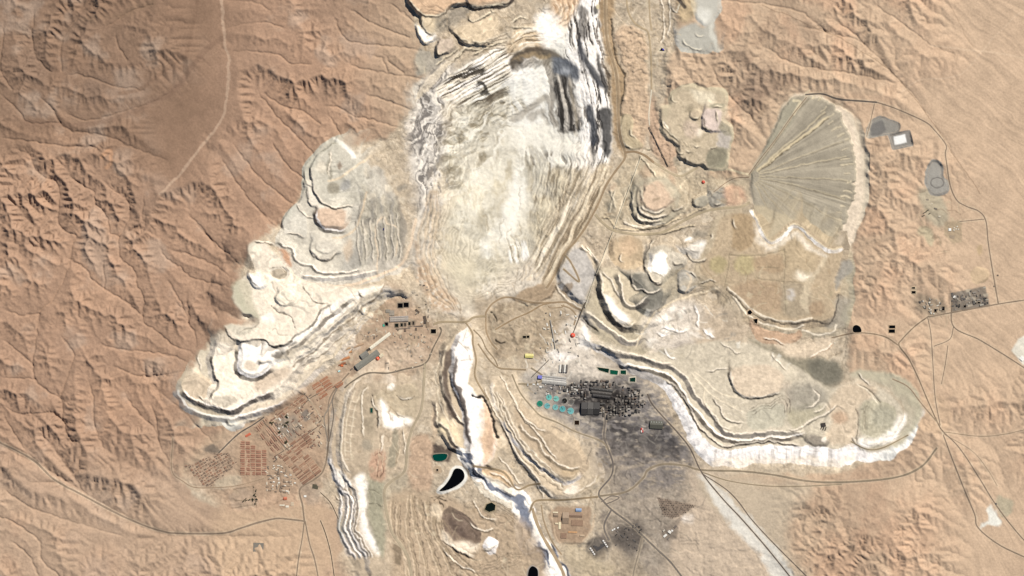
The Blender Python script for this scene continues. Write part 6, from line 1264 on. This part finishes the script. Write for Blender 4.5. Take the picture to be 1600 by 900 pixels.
# ----------------------------------------------------------------- ponds
for p_, c_, rd, bk, lb in PONDS:
    q = spline(p_, True, 5) if rd else np.array(p_, float)
    cen = q.mean(0); z = float(ground(cen[0], cen[1]))
    t = bpy.data.objects.new('pond', None); COL.objects.link(t); t.location = (X(cen[0]), Y(cen[1]), z); tag(t, lb, 'pond')
    loc = [(X(a) - X(cen[0]), Y(b) - Y(cen[1])) for a, b in q]
    rads = [math.hypot(*p) for p in loc]; n = len(loc)
    def off(dm): return [(x * (1 + dm / r), y * (1 + dm / r)) for (x, y), r in zip(loc, rads)]
    o1, o2, o3 = off(14), off(4), off(-3)
    V = [(x, y, -1.0) for x, y in o1] + [(x, y, 5.0) for x, y in o2] + [(x, y, 0.2) for x, y in o3]
    F = [(i, (i + 1) % n, n + (i + 1) % n, n + i) for i in range(n)] + [(n + i, n + (i + 1) % n, 2 * n + (i + 1) % n, 2 * n + i) for i in range(n)]
    link('bank', make_mesh('bank', V, F, mat(bk, 0.95, 0.08)), t)
    wm = plain_mat('pond_water', c_, 0.25, 0.12, 0.02, 0.0, 0.12)
    link('water', prism(off(1.0), 0.4, 2.2, 'water', wm), t)

# ----------------------------------------------------------------- round thickener tanks
TANKS = [(858,621,5,(110,188,178),'turquoise round tank, western of the upper pair'), (869.3,623.2,4.9,(128,190,178),'pale turquoise round tank, eastern of the upper pair'), (882.3,626.4,4.7,(40,36,32),'black round tank in the tank row'), (892.8,627.9,4.6,(104,98,92),'grey round tank at the end of the upper row'),
 (843.6,630.9,5.3,(44,134,108),'deep green round tank at the western end'), (855.1,634.4,5,(116,176,176),'light teal round tank, first from west in the lower row'), (867.9,636.6,5,(124,180,176),'light teal round tank, second from west in the lower row'), (879.1,639.2,5.3,(96,168,168),'teal round tank with dark centre, third in the lower row'), (891.9,642.4,5.6,(118,180,178),'light teal round tank at the eastern end of the lower row')]
for k, (u, v, r, c, lb) in enumerate(TANKS):
    R = r * 10 - 3; n = 40
    t = bpy.data.objects.new('thickener_tank', None); COL.objects.link(t); t.location = (X(u), Y(v), float(ground(u, v))); tag(t, lb, 'tank', 'round thickener tanks beside the mill')
    cs = [(math.cos(2 * math.pi * i / n), math.sin(2 * math.pi * i / n)) for i in range(n)]
    V = [(x * s, y * s, z) for s, z in ((R, -2), (R, 7), (R - 2.5, 7), (R - 2.5, 3)) for x, y in cs]
    F = [(a * n + i, a * n + (i + 1) % n, (a + 1) * n + (i + 1) % n, (a + 1) * n + i) for a in range(3) for i in range(n)]
    link('tank_wall', make_mesh('tank_wall', V, F, mat((206,204,192))), t)
    link('slurry', prism([(x * (R - 2.6), y * (R - 2.6)) for x, y in cs], 3.0, 5.0, 'slurry', plain_mat('slurry', c, 0.35, 0.10, 0.015, 0.0, 0.2)), t)
    br = link('rake_bridge', prism(rect(R * 1.02, 3.0), 8.2, 10.0, 'rake_bridge', mat((96,108,108))), t, (R * 0.49 * math.cos(k * 0.9 + 2), R * 0.49 * math.sin(k * 0.9 + 2), 0), k * 0.9 + 2)
    link('centre_column', prism([(x * 5, y * 5) for x, y in cs[::4]], 0, 12, 'centre_column', mat((84,92,92))), t)

# ----------------------------------------------------------------- domes, stockpiles and conveyors
def dome(u, v, r, h, col, label, name='storage_dome'):
    t = bpy.data.objects.new(name, None); COL.objects.link(t); t.location = (X(u), Y(v), float(ground(u, v)) - 1); tag(t, label, 'storage dome')
    R = r * 10; n = 24; V = []; F = []
    prof = [(1, 0), (1, h * 0.28), (0.8, h * 0.55), (0.5, h * 0.8), (0.16, h * 0.97)]
    for s, z in prof: V += [(R * s * math.cos(2 * math.pi * i / n), R * s * math.sin(2 * math.pi * i / n), z) for i in range(n)]
    for a in range(4): F += [(a * n + i, a * n + (i + 1) % n, (a + 1) * n + (i + 1) % n, (a + 1) * n + i) for i in range(n)]
    F.append(tuple(4 * n + i for i in range(n)))
    link('shell', make_mesh('shell', V, F, mat(col, 0.6, 0.15, 0.08)), t)
    link('cap', prism([(R * 0.2 * math.cos(2 * math.pi * i / 10), R * 0.2 * math.sin(2 * math.pi * i / 10)) for i in range(10)], h * 0.95, h * 1.1, 'cap', mat((200,190,176))), t)
dome(895, 524, 3.7, 34, (240,92,66), 'orange-red dome over the crushed ore at the conveyor end')
dome(589.6, 560.4, 3.0, 26, (244,108,72), 'orange round roof against the grey smelter hall')
dome(1099, 284.5, 2.6, 24, (216,72,48), 'small red dome among heaps west of the tailings fan')
def conveyor(a, b, wid, label, col=(150,140,124), h=12):
    L = math.hypot(b[0] - a[0], b[1] - a[1]) * 10; ang = math.atan2(-(b[1] - a[1]), b[0] - a[0])
    n = max(2, int(L / 90)); ts = np.linspace(0, 1, n + 1)
    zs = [float(ground(a[0] + (b[0] - a[0]) * t, a[1] + (b[1] - a[1]) * t)) for t in ts]
    z0 = min(zs); t_ = bpy.data.objects.new('conveyor', None); COL.objects.link(t_); t_.location = (X(a[0]), Y(a[1]), z0); t_.rotation_euler = (0, 0, ang); tag(t_, label, 'conveyor')
    w = wid * 5; V = []; F = []
    for t, z in zip(ts, zs): V += [(t * L, -w, z - z0 + h), (t * L, w, z - z0 + h), (t * L, w * 0.6, z - z0 + h + 5), (t * L, -w * 0.6, z - z0 + h + 5)]
    for i in range(n): F += [(i * 4 + j, i * 4 + (j + 1) % 4, i * 4 + 4 + (j + 1) % 4, i * 4 + 4 + j) for j in range(4)]
    F += [(3, 2, 1, 0), tuple(n * 4 + j for j in range(4))]
    link('gallery', make_mesh('gallery', V, F, mat(col)), t_)
    leg = prism(rect(2, w * 1.4), 0, 1, 'leg', mat((110,104,98)))
    for t, z in list(zip(ts, zs))[1:-1]:
        o = link('leg', leg, t_, (t * L, 0, z - z0 - 2)); o.scale = (1, 1, h + 2)
conveyor((915,472), (896,520), 1.3, 'long straight conveyor running down to the orange-red dome', (128,112,92))
conveyor((1014,198), (1044,260), 1.2, 'straight dark conveyor across the tan ridge east of the pit', (90,80,70))
conveyor((1002,244), (960,356), 1.5, 'long pale conveyor slanting southwest through the central heaps', (226,212,184))
conveyor((958,362), (932,428), 1.3, 'pale conveyor continuing south past the ore stockpile', (220,206,180))
conveyor((930,432), (914,480), 1.4, 'pale conveyor ending at the junction above the red dome', (214,202,178))
conveyor((858,562), (831,589), 1.0, 'dark conveyor slanting into the white mill yard', (70,66,66))
conveyor((860,500), (868,545), 1.6, 'grey conveyor gallery in the whitened crusher yard', (178,170,158))

# ----------------------------------------------------------------- large works buildings
building(573.8,562.4,43,9.5,-36,26,(140,136,124),(150,142,130),'gable','long grey-green smelter hall beside the orange dome','hall',None,'smelter_hall',6,0)
building(569.2,554.4,13,8,-36,22,(138,134,124),(150,142,130),'gable','short grey hall joined to the north of the long smelter hall','hall',None,'works_hall',2,0)
building(593.6,532.8,40,4.8,-37.5,18,(246,236,212),(220,208,188),'gable','long cream-white gallery building running up from the grey hall','hall',None,'works_hall',5,0)
building(595.6,555.4,7,5,-36,14,(232,216,184),(214,200,176),'gable','small cream building next to the orange dome','building')
building(575.5,546.0,6,3.2,-36,24,(70,60,52),(70,62,56),'flat','small dark brown block between white gallery and grey hall','building')
for k, (u, v, L, W, c) in enumerate(((540,546,16,3,(190,160,126)),(541,552,18,3,(200,146,100)),(538,561,17,3.6,(196,132,88)),(534,569,12,3.4,(150,96,66)),(560,540,16,3,(184,152,122)),(534,571.5,4,3,(214,108,56)))):
    building(u, v, L, W, -20 if k < 5 else 0, 9, c, (160,130,104), 'gable', 'brown-roofed storage shed west of the grey smelter hall', 'shed', 'brown sheds west of the smelter hall', 'storage_shed')
building(529.5,580,3.4,2.2,-30,8,(200,236,232),(180,190,190),'gable','tiny pale cyan roof at the southwest corner of the works','shed')
for k in range(3): building(623.5,495.4 + k * 2.9,29,2.7,-3,16,((170,158,148),(182,170,156),(164,152,140))[k],(150,138,124),'gable',('northernmost','middle','southernmost')[k] + ' of three joined mill roofs north of the dark basins','hall',None,'mill_hall',4,5)
for k, (u, v, L, W, r, c) in enumerate(((652,486,8,3,40,(96,80,66)),(664,498,9,4,75,(90,76,64)),(668,507,8,5,80,(150,128,104)),(664,503,4,6,0,(80,68,58)),(648,510,26,1.6,-4,(120,104,90)),(630,513,22,1.6,-4,(150,132,114)),(612,489,8,8,0,(160,148,132)),(606,486,7,5,0,(150,140,126)),(633,515,3,6,0,(120,100,84)),(650,514,3,4,0,(110,94,80)))):
    building(u, v, L, W, r, 10, c, (150,136,120), 'flat', 'flat brown plant block in the triangular works south-west of the pit', 'building', 'blocks of the triangular works', 'works_block')
building(827,556,13.2,6.2,2,22,(238,224,140),(196,178,110),'gable','single pale yellow hall standing alone in a brown yard','hall',None,'yellow_hall',0,6)
building(843.8,589.2,6.4,5,6,26,(132,132,214),(110,110,180),'flat','periwinkle blue square building at the mill head','building')
for k in range(4): building(866,589.6 + k * 3.4,38,3.2,6,20,((176,170,162),(196,190,182),(206,200,190),(150,146,140))[k],(160,154,146),'gable',('northernmost','second','third','southernmost')[k] + ' long roof of the grey striped mill hall by the blue building','hall',None,'mill_hall',3,8)
for k in range(4): building(875.4 + k * 3.6,575.8,12,2.4,94,16,((236,230,218),(120,114,108),(240,234,222),(128,120,112))[k],(190,182,170),'gable',('first white','second dark','third white','fourth dark')[k] + ' shed from the west in the short row above the mill','shed',None,'ore_shed')
for k in range(3): building(913 + k * 9.8,638.5,9.2,19,2,22,((66,62,60),(84,80,76),(58,54,52))[k],(84,78,74),'gable',('western','middle','eastern')[k] + ' of three big sooty smelter halls east of the round tanks','hall',None,'smelter_hall',4,0)
for k in range(3): building(940,609 + k * 5.2,36 - k * 4,4.4,7,24,((70,66,62),(86,80,74),(60,56,54))[k],(80,74,70),'gable',('upper','middle','lower')[k] + ' long black furnace roof in the sooty smelter','hall',None,'furnace_hall',6,0)
building(1026,664,20,12.5,3,18,(94,92,80),(104,100,90),'gable','broad dark olive hall at the east end of the smelter','hall',None,'works_hall',0,5)
for k in range(4): building(1002.8 + (k % 2) * 1.9,670.6 + (k // 2) * 3.8,1.8,3.2,0,10,((206,60,48),(232,190,180),(240,226,216),(196,52,44))[k],(190,120,110),'flat','small red and white block south of the smelter','building','red and white blocks south of the smelter')
rr = random.Random(11)
SMELT = [(882,604),(910,594),(960,596),(1000,608),(1012,626),(1000,646),(962,652),(940,660),(936,626),(905,626),(884,618)]
for i in range(27):
    for j in range(14):
        u, v = 884 + i * 5.0 + rr.uniform(-1, 1), 596 + j * 4.4 + rr.uniform(-.8, .8)
        if rr.random() < 0.2 or not bool(inside(np.array([u]), np.array([v]), SMELT)[0]) or (918 < u < 962 and 605 < v < 623): continue
        c = rr.choice(((76,72,68),(60,56,53),(104,96,88),(140,132,122),(88,80,72),(118,100,86),(168,160,150)))
        building(u, v, rr.choice((1.6,2.4,3.4,4.2)), rr.choice((1.2,1.8,2.6,3.2)), rr.choice((4,94,4)), rr.choice((9,16,28)), c, (84,78,74), rr.choice(('flat','gable')), 'sooty grey plant building crowded into the black smelter yard', 'building', 'sooty buildings of the smelter yard', 'smelter_building')
for k in range(60):
    u, v = rr.uniform(818, 905), rr.uniform(596, 616)
    if v > 606 and u < 835: continue
    c = rr.choice(((196,190,180),(150,146,140),(232,228,220),(110,106,102),(176,160,140)))
    building(u, v, rr.choice((2,3,4)), rr.choice((1.4,2,2.6)), rr.choice((6,96)), rr.choice((7,12)), c, (170,162,150), rr.choice(('flat','gable')), 'small grey plant building between mill hall and round tanks', 'building', 'small plant buildings above the round tanks', 'mill_shed')
for k in range(46):
    u, v = rr.uniform(842, 905), rr.uniform(488, 566)
    c = rr.choice(((224,214,196),(180,170,156),(120,112,104),(240,234,222)))
    building(u, v, rr.choice((2,3,5)), rr.choice((1.2,1.8)), rr.choice((80,-10,70)), rr.choice((7,12)), c, (190,180,166), 'flat', 'small pale building in the whitened crusher yard', 'building', 'pale buildings of the crusher yard', 'crusher_shed')
for k in range(170):
    u, v = rr.uniform(540, 675), rr.uniform(440, 580)
    if v < 560 - (u - 520) * 0.9 or (600 < u < 650 and 470 < v < 515) or (550 < u < 605 and 530 < v < 576): continue
    c = rr.choice(((196,180,158),(150,136,120),(120,106,92),(222,206,182)))
    building(u, v, rr.choice((2,3,4)), rr.choice((1.2,1.8)), rr.choice((0,90,-36)), 7, c, (180,164,144), 'flat', 'small tan building in the triangular works below the pit rim', 'building', 'small buildings of the triangular works', 'works_shed')
# fenced compound in the south
building(904.4,797.6,9,5,2,12,(150,172,204),(150,160,176),'gable','light blue roofed hall in the walled brown compound','hall',None,'blue_hall')
for k, (u, v, L, W, c, n) in enumerate(((868,801.4,8,2,(238,222,188),'northwestern cream bar'),(869,806,7,5,(150,128,106),'brown yard building below the cream bar'),(874.8,822,3.4,11,(240,224,186),'tall cream bar on the west side'),(870,819,5,2.4,(232,214,178),'short cream bar joined to the tall bar'),(895,832.4,14,2.4,(206,158,112),'long orange-tan roof in the south'),(899,806,22,6,(150,122,100),'wide brown roof below the blue hall'),(902,818,18,9,(156,126,102),'square brown roof in the centre'),(884,810,10,18,(166,142,118),'pale brown slab beside the centre'),(881,838,9,8,(150,120,98),'brown block in the southwest corner'),(910,838,7,3,(196,170,140),'tan roof in the southeast corner'))):
    building(u, v, L, W, 2, 7, c, (170,150,126), 'gable' if k % 2 else 'flat', n + ' of the walled brown compound', 'building')
for k in range(8):
    row, i = divmod(k, 4); u = (923 if row == 0 else 943) + i * 2.0; v = (858 if row == 0 else 846) + i * 3.0
    t = bpy.data.objects.new('acid_tank', None); COL.objects.link(t); t.location = (X(u), Y(v), float(ground(u, v)) - 1); tag(t, ('white cylindrical tank in the four along the southwest side of the black pad' if row == 0 else 'white cylindrical tank in the four along the northeast side of the black pad'), 'tank', 'white tanks southwest side' if row == 0 else 'white tanks northeast side')
    cs = [(math.cos(2 * math.pi * j / 16), math.sin(2 * math.pi * j / 16)) for j in range(16)]
    R = 14
    if 'tk' not in MESH:
        V = [(x * R, y * R, 0) for x, y in cs] + [(x * R, y * R, 13) for x, y in cs] + [(0, 0, 17)]
        MESH['tk'] = make_mesh('shell', V[:32], [(i2, (i2 + 1) % 16, 16 + (i2 + 1) % 16, 16 + i2) for i2 in range(16)], mat((224,220,212)))
        MESH['tr'] = make_mesh('roof', [(x * (R + .5), y * (R + .5), 13.05) for x, y in cs] + [(0, 0, 17)], [(i2, (i2 + 1) % 16, 16) for i2 in range(16)], mat((236,230,222)))
    link('shell', MESH['tk'], t); link('roof', MESH['tr'], t)
building(936,854,15,11,-34,5,(74,70,68),(70,66,64),'flat','black rectangular pad between the two rows of white tanks','building',None,'tank_pad')
for k, (u, v) in enumerate(((957.6,829.4),(960.4,827.6),(966,825.6))): building(u, v, 2.6, 1.8, -30, 7, (250,246,238), (220,214,206), 'flat', 'small bright white block by the dark junction road', 'building', 'white blocks by the dark junction')
for k in range(30):
    u, v = rr.uniform(962, 1003), rr.uniform(820, 862)
    building(u, v, rr.choice((1.6,2.4,4)), rr.choice((1.2,1.6)), rr.choice((-36,54)), 7, rr.choice(((60,58,56),(96,90,86),(130,120,112),(44,42,42))), (90,84,80), 'flat', 'dark shed in the sooty yard south of the compound', 'shed', 'dark sheds of the southern sooty yard', 'dark_shed')
CAMP = [(1028,778),(1052,783),(1088,791),(1066,806),(1050,811),(1036,806)]
def pip(u, v, poly): return bool(inside(np.array([u]), np.array([v]), poly)[0])
for i in range(22):
    for j in range(12):
        u, v = 1029 + i * 2.7 + (j % 2) * 1.2, 779 + j * 2.8
        if pip(u, v, CAMP) and rr.random() < 0.85: building(u, v, 1.7, 1.2, 20 + i * 2, 5, rr.choice(((120,104,92),(96,84,74),(150,134,118))), (150,136,120), 'flat', 'small brown cabin of the dense wedge-shaped camp', 'cabin', 'cabins of the wedge-shaped camp', 'cabin')
for k, (u, v, L, W, r, c) in enumerate(((1040,838,6,3,-40,(240,236,226)),(1045,842,5,2,-40,(120,112,104)),(1047,832,5,4,35,(236,230,218)),(1051,830,3,2,35,(250,246,238)),(1056,824,5,3,-50,(110,100,92)),(1038,830,4,2,-40,(200,190,174)))):
    building(u, v, L, W, r, 7, c, (190,180,164), 'flat', ('large white roof at the corner','dark roof at the south tip','white square roof in the middle','small bright white roof in the middle','dark roof at the northeast tip','pale roof at the west side')[k] + ' of the triangular fenced yard', 'building')

# ----------------------------------------------------------------- the town
BRICK = ((164,116,92),(170,124,100),(154,108,86),(176,134,108))
for i, (ua, ub) in enumerate(((375.2,381.8),(383.6,389.6),(391.2,398),(399.6,407),(408.9,415.4))):
    for j in range(8):
        vt = 689.5 + j * 6.8
        if (i >= 3 and j < 2) or (i >= 2 and j < 1): continue
        for s in range(2):
            building((ua + ub) / 2, vt + 1.6 + s * 2.9, ub - ua, 2.4, 0, 5, BRICK[(i + j * 2 + s) % 4], (196,170,144), 'gable', 'brick-red row of terraced houses in the north-south street grid', 'house row', 'house rows of the straight street grid', 'terraced_houses')
def quarter(poly, rot, bl, bw, label, group, cols, fill=0.9, street=1.5):
    poly = np.array(poly); c = poly.mean(0); a = math.radians(rot); ca, sa = math.cos(a), math.sin(a)
    loc = [((p[0] - c[0]) * ca + (p[1] - c[1]) * sa, -(p[0] - c[0]) * sa + (p[1] - c[1]) * ca) for p in poly]
    s0, s1 = min(l[0] for l in loc), max(l[0] for l in loc); t0, t1 = min(l[1] for l in loc), max(l[1] for l in loc)
    s = s0
    while s < s1:
        t = t0
        while t < t1:
            for q in range(2):
                cs_, ct_ = s + bl / 2, t + (q + 0.5) * bw / 2
                u, v = c[0] + cs_ * ca - ct_ * sa, c[1] + cs_ * sa + ct_ * ca
                if pip(u, v, poly) and rr.random() < fill:
                    building(u, v, bl * rr.choice((1, 1, .8)), bw / 2 - 0.4, rot, 5, rr.choice(cols), (196,170,144), 'gable', label, 'house row' if 'house row' in label else 'house', group, 'terraced_houses' if 'house row' in label else 'house')
            t += bw + street
        s += bl + street
BROWN = ((158,118,94),(148,110,88),(170,130,104),(140,106,86),(186,150,122))
quarter(TOWN['a'], 52, 12, 5.0, 'brown-roofed house row in the slanting quarter below the stepped heap', 'house rows of the slanting quarter', BROWN, 0.95, 1.3)
quarter(TOWN['b'], -37, 12, 4.4, 'brown house row on the slope directly under the stepped heap', 'house rows under the heap', BROWN, 0.9, 1.2)
quarter(TOWN['c'], -33, 14, 4.2, 'orange-brown house row in the small block nearest the works', 'house rows nearest the works', ((168,114,86),(178,126,96),(188,146,118)), 0.9, 1.2)
quarter(TOWN['d'], -37, 10, 4.6, 'brown house row north of the crossing in the eastern quarter', 'house rows of the eastern quarter', BROWN, 0.95, 1.3)
quarter(TOWN['g'], -37, 11, 4.6, 'brown house row in the southeastern quarter by the town road', 'house rows of the southeastern quarter', BROWN, 0.9, 1.4)
quarter(TOWN['h'], -37, 9, 4.6, 'faded house row between the workshops and the eastern quarter', 'house rows beside the workshops', BROWN, 0.8, 1.4)
quarter(TOWN['e'], -30, 3.4, 3.4, 'small faded house in the crowded western quarter', 'houses of the western quarter', ((158,128,106),(140,118,100),(176,150,126),(120,100,86),(164,122,98)), 0.8, 1.3)
for k in range(110):
    u, v = rr.uniform(412, 464), rr.uniform(724, 772)
    if pip(u, v, TOWN['f']): building(u, v, rr.choice((2,3,4.5)), rr.choice((1.4,2)), rr.choice((0,90,12)), 6, rr.choice(((222,206,182),(160,140,120),(236,228,212),(130,112,96))), (196,178,156), 'gable', 'pale low building in the southern workshop quarter of town', 'building', 'workshops in the south of the town', 'workshop')
INFILL = [(420,655),(470,612),(500,625),(510,660),(500,700),(470,700),(440,720),(418,728),(420,700),(430,690)]
for k in range(280):
    u, v = rr.uniform(418, 512), rr.uniform(610, 730)
    if not pip(u, v, INFILL) or any(pip(u, v, TOWN[q]) for q in 'abcdgh'): continue
    building(u, v, rr.choice((2,3,4.5,6)), rr.choice((1.3,1.7,2.2)), rr.choice((-37,53)), 5, rr.choice(((150,112,90),(164,128,104),(136,104,86),(190,164,138),(206,190,166),(120,104,92))), (190,166,142), 'gable', 'brown or pale house between the slanting quarters of the town', 'house', 'infill houses between the town quarters', 'town_house')
for k in range(40):
    u, v = rr.uniform(425, 470), rr.uniform(645, 700)
    if pip(u, v, [(425,655),(458,640),(475,660),(455,700),(438,690)]): building(u, v, rr.choice((2,3,5)), rr.choice((1.4,2.2)), rr.choice((-37,53)), 8, rr.choice(((236,228,214),(150,134,118),(206,190,168),(110,98,88))), (196,180,160), 'flat', 'grey or white public building around the town centre square', 'building', 'town centre buildings', 'public_building')
building(445,779.5,5.5,4.5,0,8,(206,118,88),(196,150,120),'gable','lone brick-red hall south of the workshop quarter','hall',None,'red_hall')
building(387,680,9,3.6,-30,6,(206,108,78),(200,160,130),'gable','bright red long roof at the top of the straight street grid','hall',None,'red_hall')
building(403,856,16,14,3,3,(132,124,112),(120,112,102),'flat','grey square walled reservoir alone on the southwestern plain','reservoir',None,'reservoir',0,0)
for k, (u, v, L, W) in enumerate(((492,761,9,7),(476,776,4,3),(440,790,8,2),(448,792,5,3),(456,788,5,6))): building(u, v, L, W, (10,0,0,0,0)[k], 5, ((84,78,60),(240,236,226),(232,220,196),(236,226,206),(206,184,156))[k], (190,170,146), 'flat', ('dark olive ringed block by the south road','small white roof by the south road','long pale roof below the red hall','short pale roof below the red hall','tan oval sports ground stand')[k], 'building')
# works on the eastern plain
for k in range(80):
    u, v = rr.uniform(1486, 1546), rr.uniform(449, 484)
    if not pip(u, v, [(1487,460),(1540,449),(1546,476),(1489,486)]): continue
    building(u, v, rr.choice((2,3,4,6)), rr.choice((1.4,2,3)), rr.choice((-10,80)), rr.choice((6,12)), rr.choice(((96,90,84),(70,64,60),(150,140,128),(176,166,150),(60,56,52))), (120,112,104), 'flat', 'grey plant building inside the gridded works on the eastern plain', 'building', 'buildings of the gridded plain works', 'plant_building')
for k in range(45):
    u, v = rr.uniform(1432, 1476), rr.uniform(464, 492)
    if not pip(u, v, [(1430,466),(1470,466),(1475,488),(1452,494)]): continue
    building(u, v, rr.choice((2,3,4)), rr.choice((1.2,1.8)), rr.choice((-20,70)), rr.choice((6,10)), rr.choice(((176,166,150),(110,102,94),(222,214,198),(80,74,70))), (150,140,126), 'flat', 'grey shed in the loose works west of the gridded plant', 'shed', 'sheds of the western plain works', 'plant_shed')
building(1491.4,463.6,4,3.4,-10,10,(240,234,222),(220,214,204),'flat','single white square roof at the west corner of the gridded works','building')
building(1484.6,358.6,4,4,0,12,(255,252,244),(230,226,218),'flat','bright white square building in the tan yard north of the gridded works','building')
for k, (u, v) in enumerate(((1491.5,356),(1494.6,357.6),(1491,359.4),(1496,353.6),(1498,358))): building(u, v, 1.8, 1.2, 0, 5, (244,236,220), (210,200,186), 'flat', 'tiny white cabin beside the bright white square building', 'cabin', 'tiny cabins in the tan yard', 'cabin')
for k, (u, v, L, W, r) in enumerate(((1445,332,6,1.2,-30),(1449,329,5,1.2,-30),(1443,337,5,1.2,-30),(1452,334,4,1.2,-30))): building(u, v, L, W, r, 8, (70,66,52), (110,104,88), 'flat', 'dark slim shed at the edge of the eastern hills', 'shed', 'slim sheds at the hill edge')
building(1558,788,3,2.4,50,6,(90,86,84),(110,104,98),'flat','small dark roof above the bright salt patch in the southeast','building')
for k, (u, v, L, W, c, n) in enumerate(((1449,312,4,2.4,(150,138,120),'grey shed below the double-oval gravel heap'),(1456,318,3,2,(214,198,172),'pale hut below the double-oval gravel heap'),(1462,326,5,2.2,(120,110,98),'dark shed in the olive yard of the eastern hills'),(1468,338,3.4,2,(222,208,184),'pale shed in the olive yard of the eastern hills'),(1488,370,8,5,(166,146,122),'wide tan pad building south of the bright white square'),(1560,430,2.4,1.8,(110,98,84),'small dark hut beside the straight eastern road'),(1555,447,3,2,(140,122,104),'tan hut beside the straight eastern road'))):
    building(u, v, L, W, 8 * (k % 3), 6, c, (160,144,124), 'flat', n, 'building')
building(1598,560,7,6,40,8,(250,246,236),(226,220,208),'flat','white roof cut by the right edge beside the plain road','building',None,'white_hall')
building(1287,664,7,6,-10,10,(60,52,46),(84,74,66),'flat','dark block with ditches on the long white heap','building')
for k in range(3): building(1284 + k * 3.2, 668 + k * 1.2, 1.2, 6, 20, 6, (44,38,34), (70,62,56), 'flat', 'narrow dark bar beside the block on the white heap', 'building', 'dark bars on the white heap')
building(599.5,358,1.6,3.6,10,6,(40,36,96),(50,46,90),'flat','tiny dark blue shed on the upper west heap','shed')
building(1036.2,77.4,2.6,1.8,40,6,(60,50,190),(70,60,150),'flat','tiny vivid blue roof by the dark triangular pond','shed')
building(1305,536,2,2,0,5,(226,214,190),(200,190,170),'flat','tiny pale hut at the west edge of the tan hills','shed')

# ----------------------------------------------------------------- trees of the town
def tree_meshes():
    r = random.Random(5); V = []; F = []
    for k in range(110):
        a, e, d = r.uniform(0, 6.283), r.uniform(-0.6, 1.5), r.uniform(0.35, 1.0)
        c = (8 * d * math.cos(a) * math.cos(e), 8 * d * math.sin(a) * math.cos(e), 11 + 6 * d * math.sin(e))
        s = r.uniform(1.2, 2.4); n1_, n2_ = r.uniform(0, 6.283), r.uniform(-0.8, 0.8)
        ax = (math.cos(n1_) * s, math.sin(n1_) * s, n2_ * s * .6); bx_ = (-math.sin(n1_) * s, math.cos(n1_) * s, -n2_ * s * .5)
        b = len(V); V += [tuple(c[i] + ax[i] for i in range(3)), tuple(c[i] + bx_[i] for i in range(3)), tuple(c[i] - ax[i] for i in range(3)), tuple(c[i] - bx_[i] for i in range(3))]
        F.append((b, b + 1, b + 2, b + 3))
    crown = make_mesh('crown', V, F, mat((64,66,40), 0.9, 0.3, 0.3, 0.0, 'leaves'))
    Vt = []; Ft = []
    for (bx0, by0, z0, r0), (bx1, by1, z1, r1) in (((0, 0, -2, .9), (0.2, 0, 9, .55)), ((0.2, 0, 7, .45), (3, 2, 13, .15)), ((0.2, 0, 8, .4), (-3, -1, 14, .15))):
        b = len(Vt); Vt += [(bx0 + r0 * math.cos(t), by0 + r0 * math.sin(t), z0) for t in (0, 1.57, 3.14, 4.71)] + [(bx1 + r1 * math.cos(t), by1 + r1 * math.sin(t), z1) for t in (0, 1.57, 3.14, 4.71)]
        Ft += [(b + i, b + (i + 1) % 4, b + 4 + (i + 1) % 4, b + 4 + i) for i in range(4)]
    return crown, make_mesh('trunk', Vt, Ft, mat((90,70,52), 0.9, 0.2, 0.3, 0.0, 'bark'))
crown_me, trunk_me = tree_meshes()
def plant(u, v, s, label, group):
    t = bpy.data.objects.new('tree', None); COL.objects.link(t); t.location = (X(u), Y(v), float(ground(u, v))); t.scale = (s, s, s); t.rotation_euler = (0, 0, u * 3.7); tag(t, label, 'tree', group)
    link('trunk', trunk_me, t); link('crown', crown_me, t)
for k in range(42):
    cu, cv = ((444,665),(448.5,661.5),(446.5,691),(447.5,651),(424,661),(436,676))[k % 6]
    plant(cu + rr.gauss(0, 1.1), cv + rr.gauss(0, 1.1), rr.uniform(0.9, 1.4), 'dark tree in the clumps around the town centre', 'trees of the town centre')
for k in range(34):
    if k % 2: u, v = 396 + rr.uniform(-1, 4), 760 + rr.uniform(0, 31)
    else: u, v = rr.uniform(376, 402), 782 + rr.gauss(0, 1.0)
    plant(u, v, rr.uniform(0.7, 1.2), 'dark tree in the windbreak of the walled field south of town', 'windbreak trees south of town')
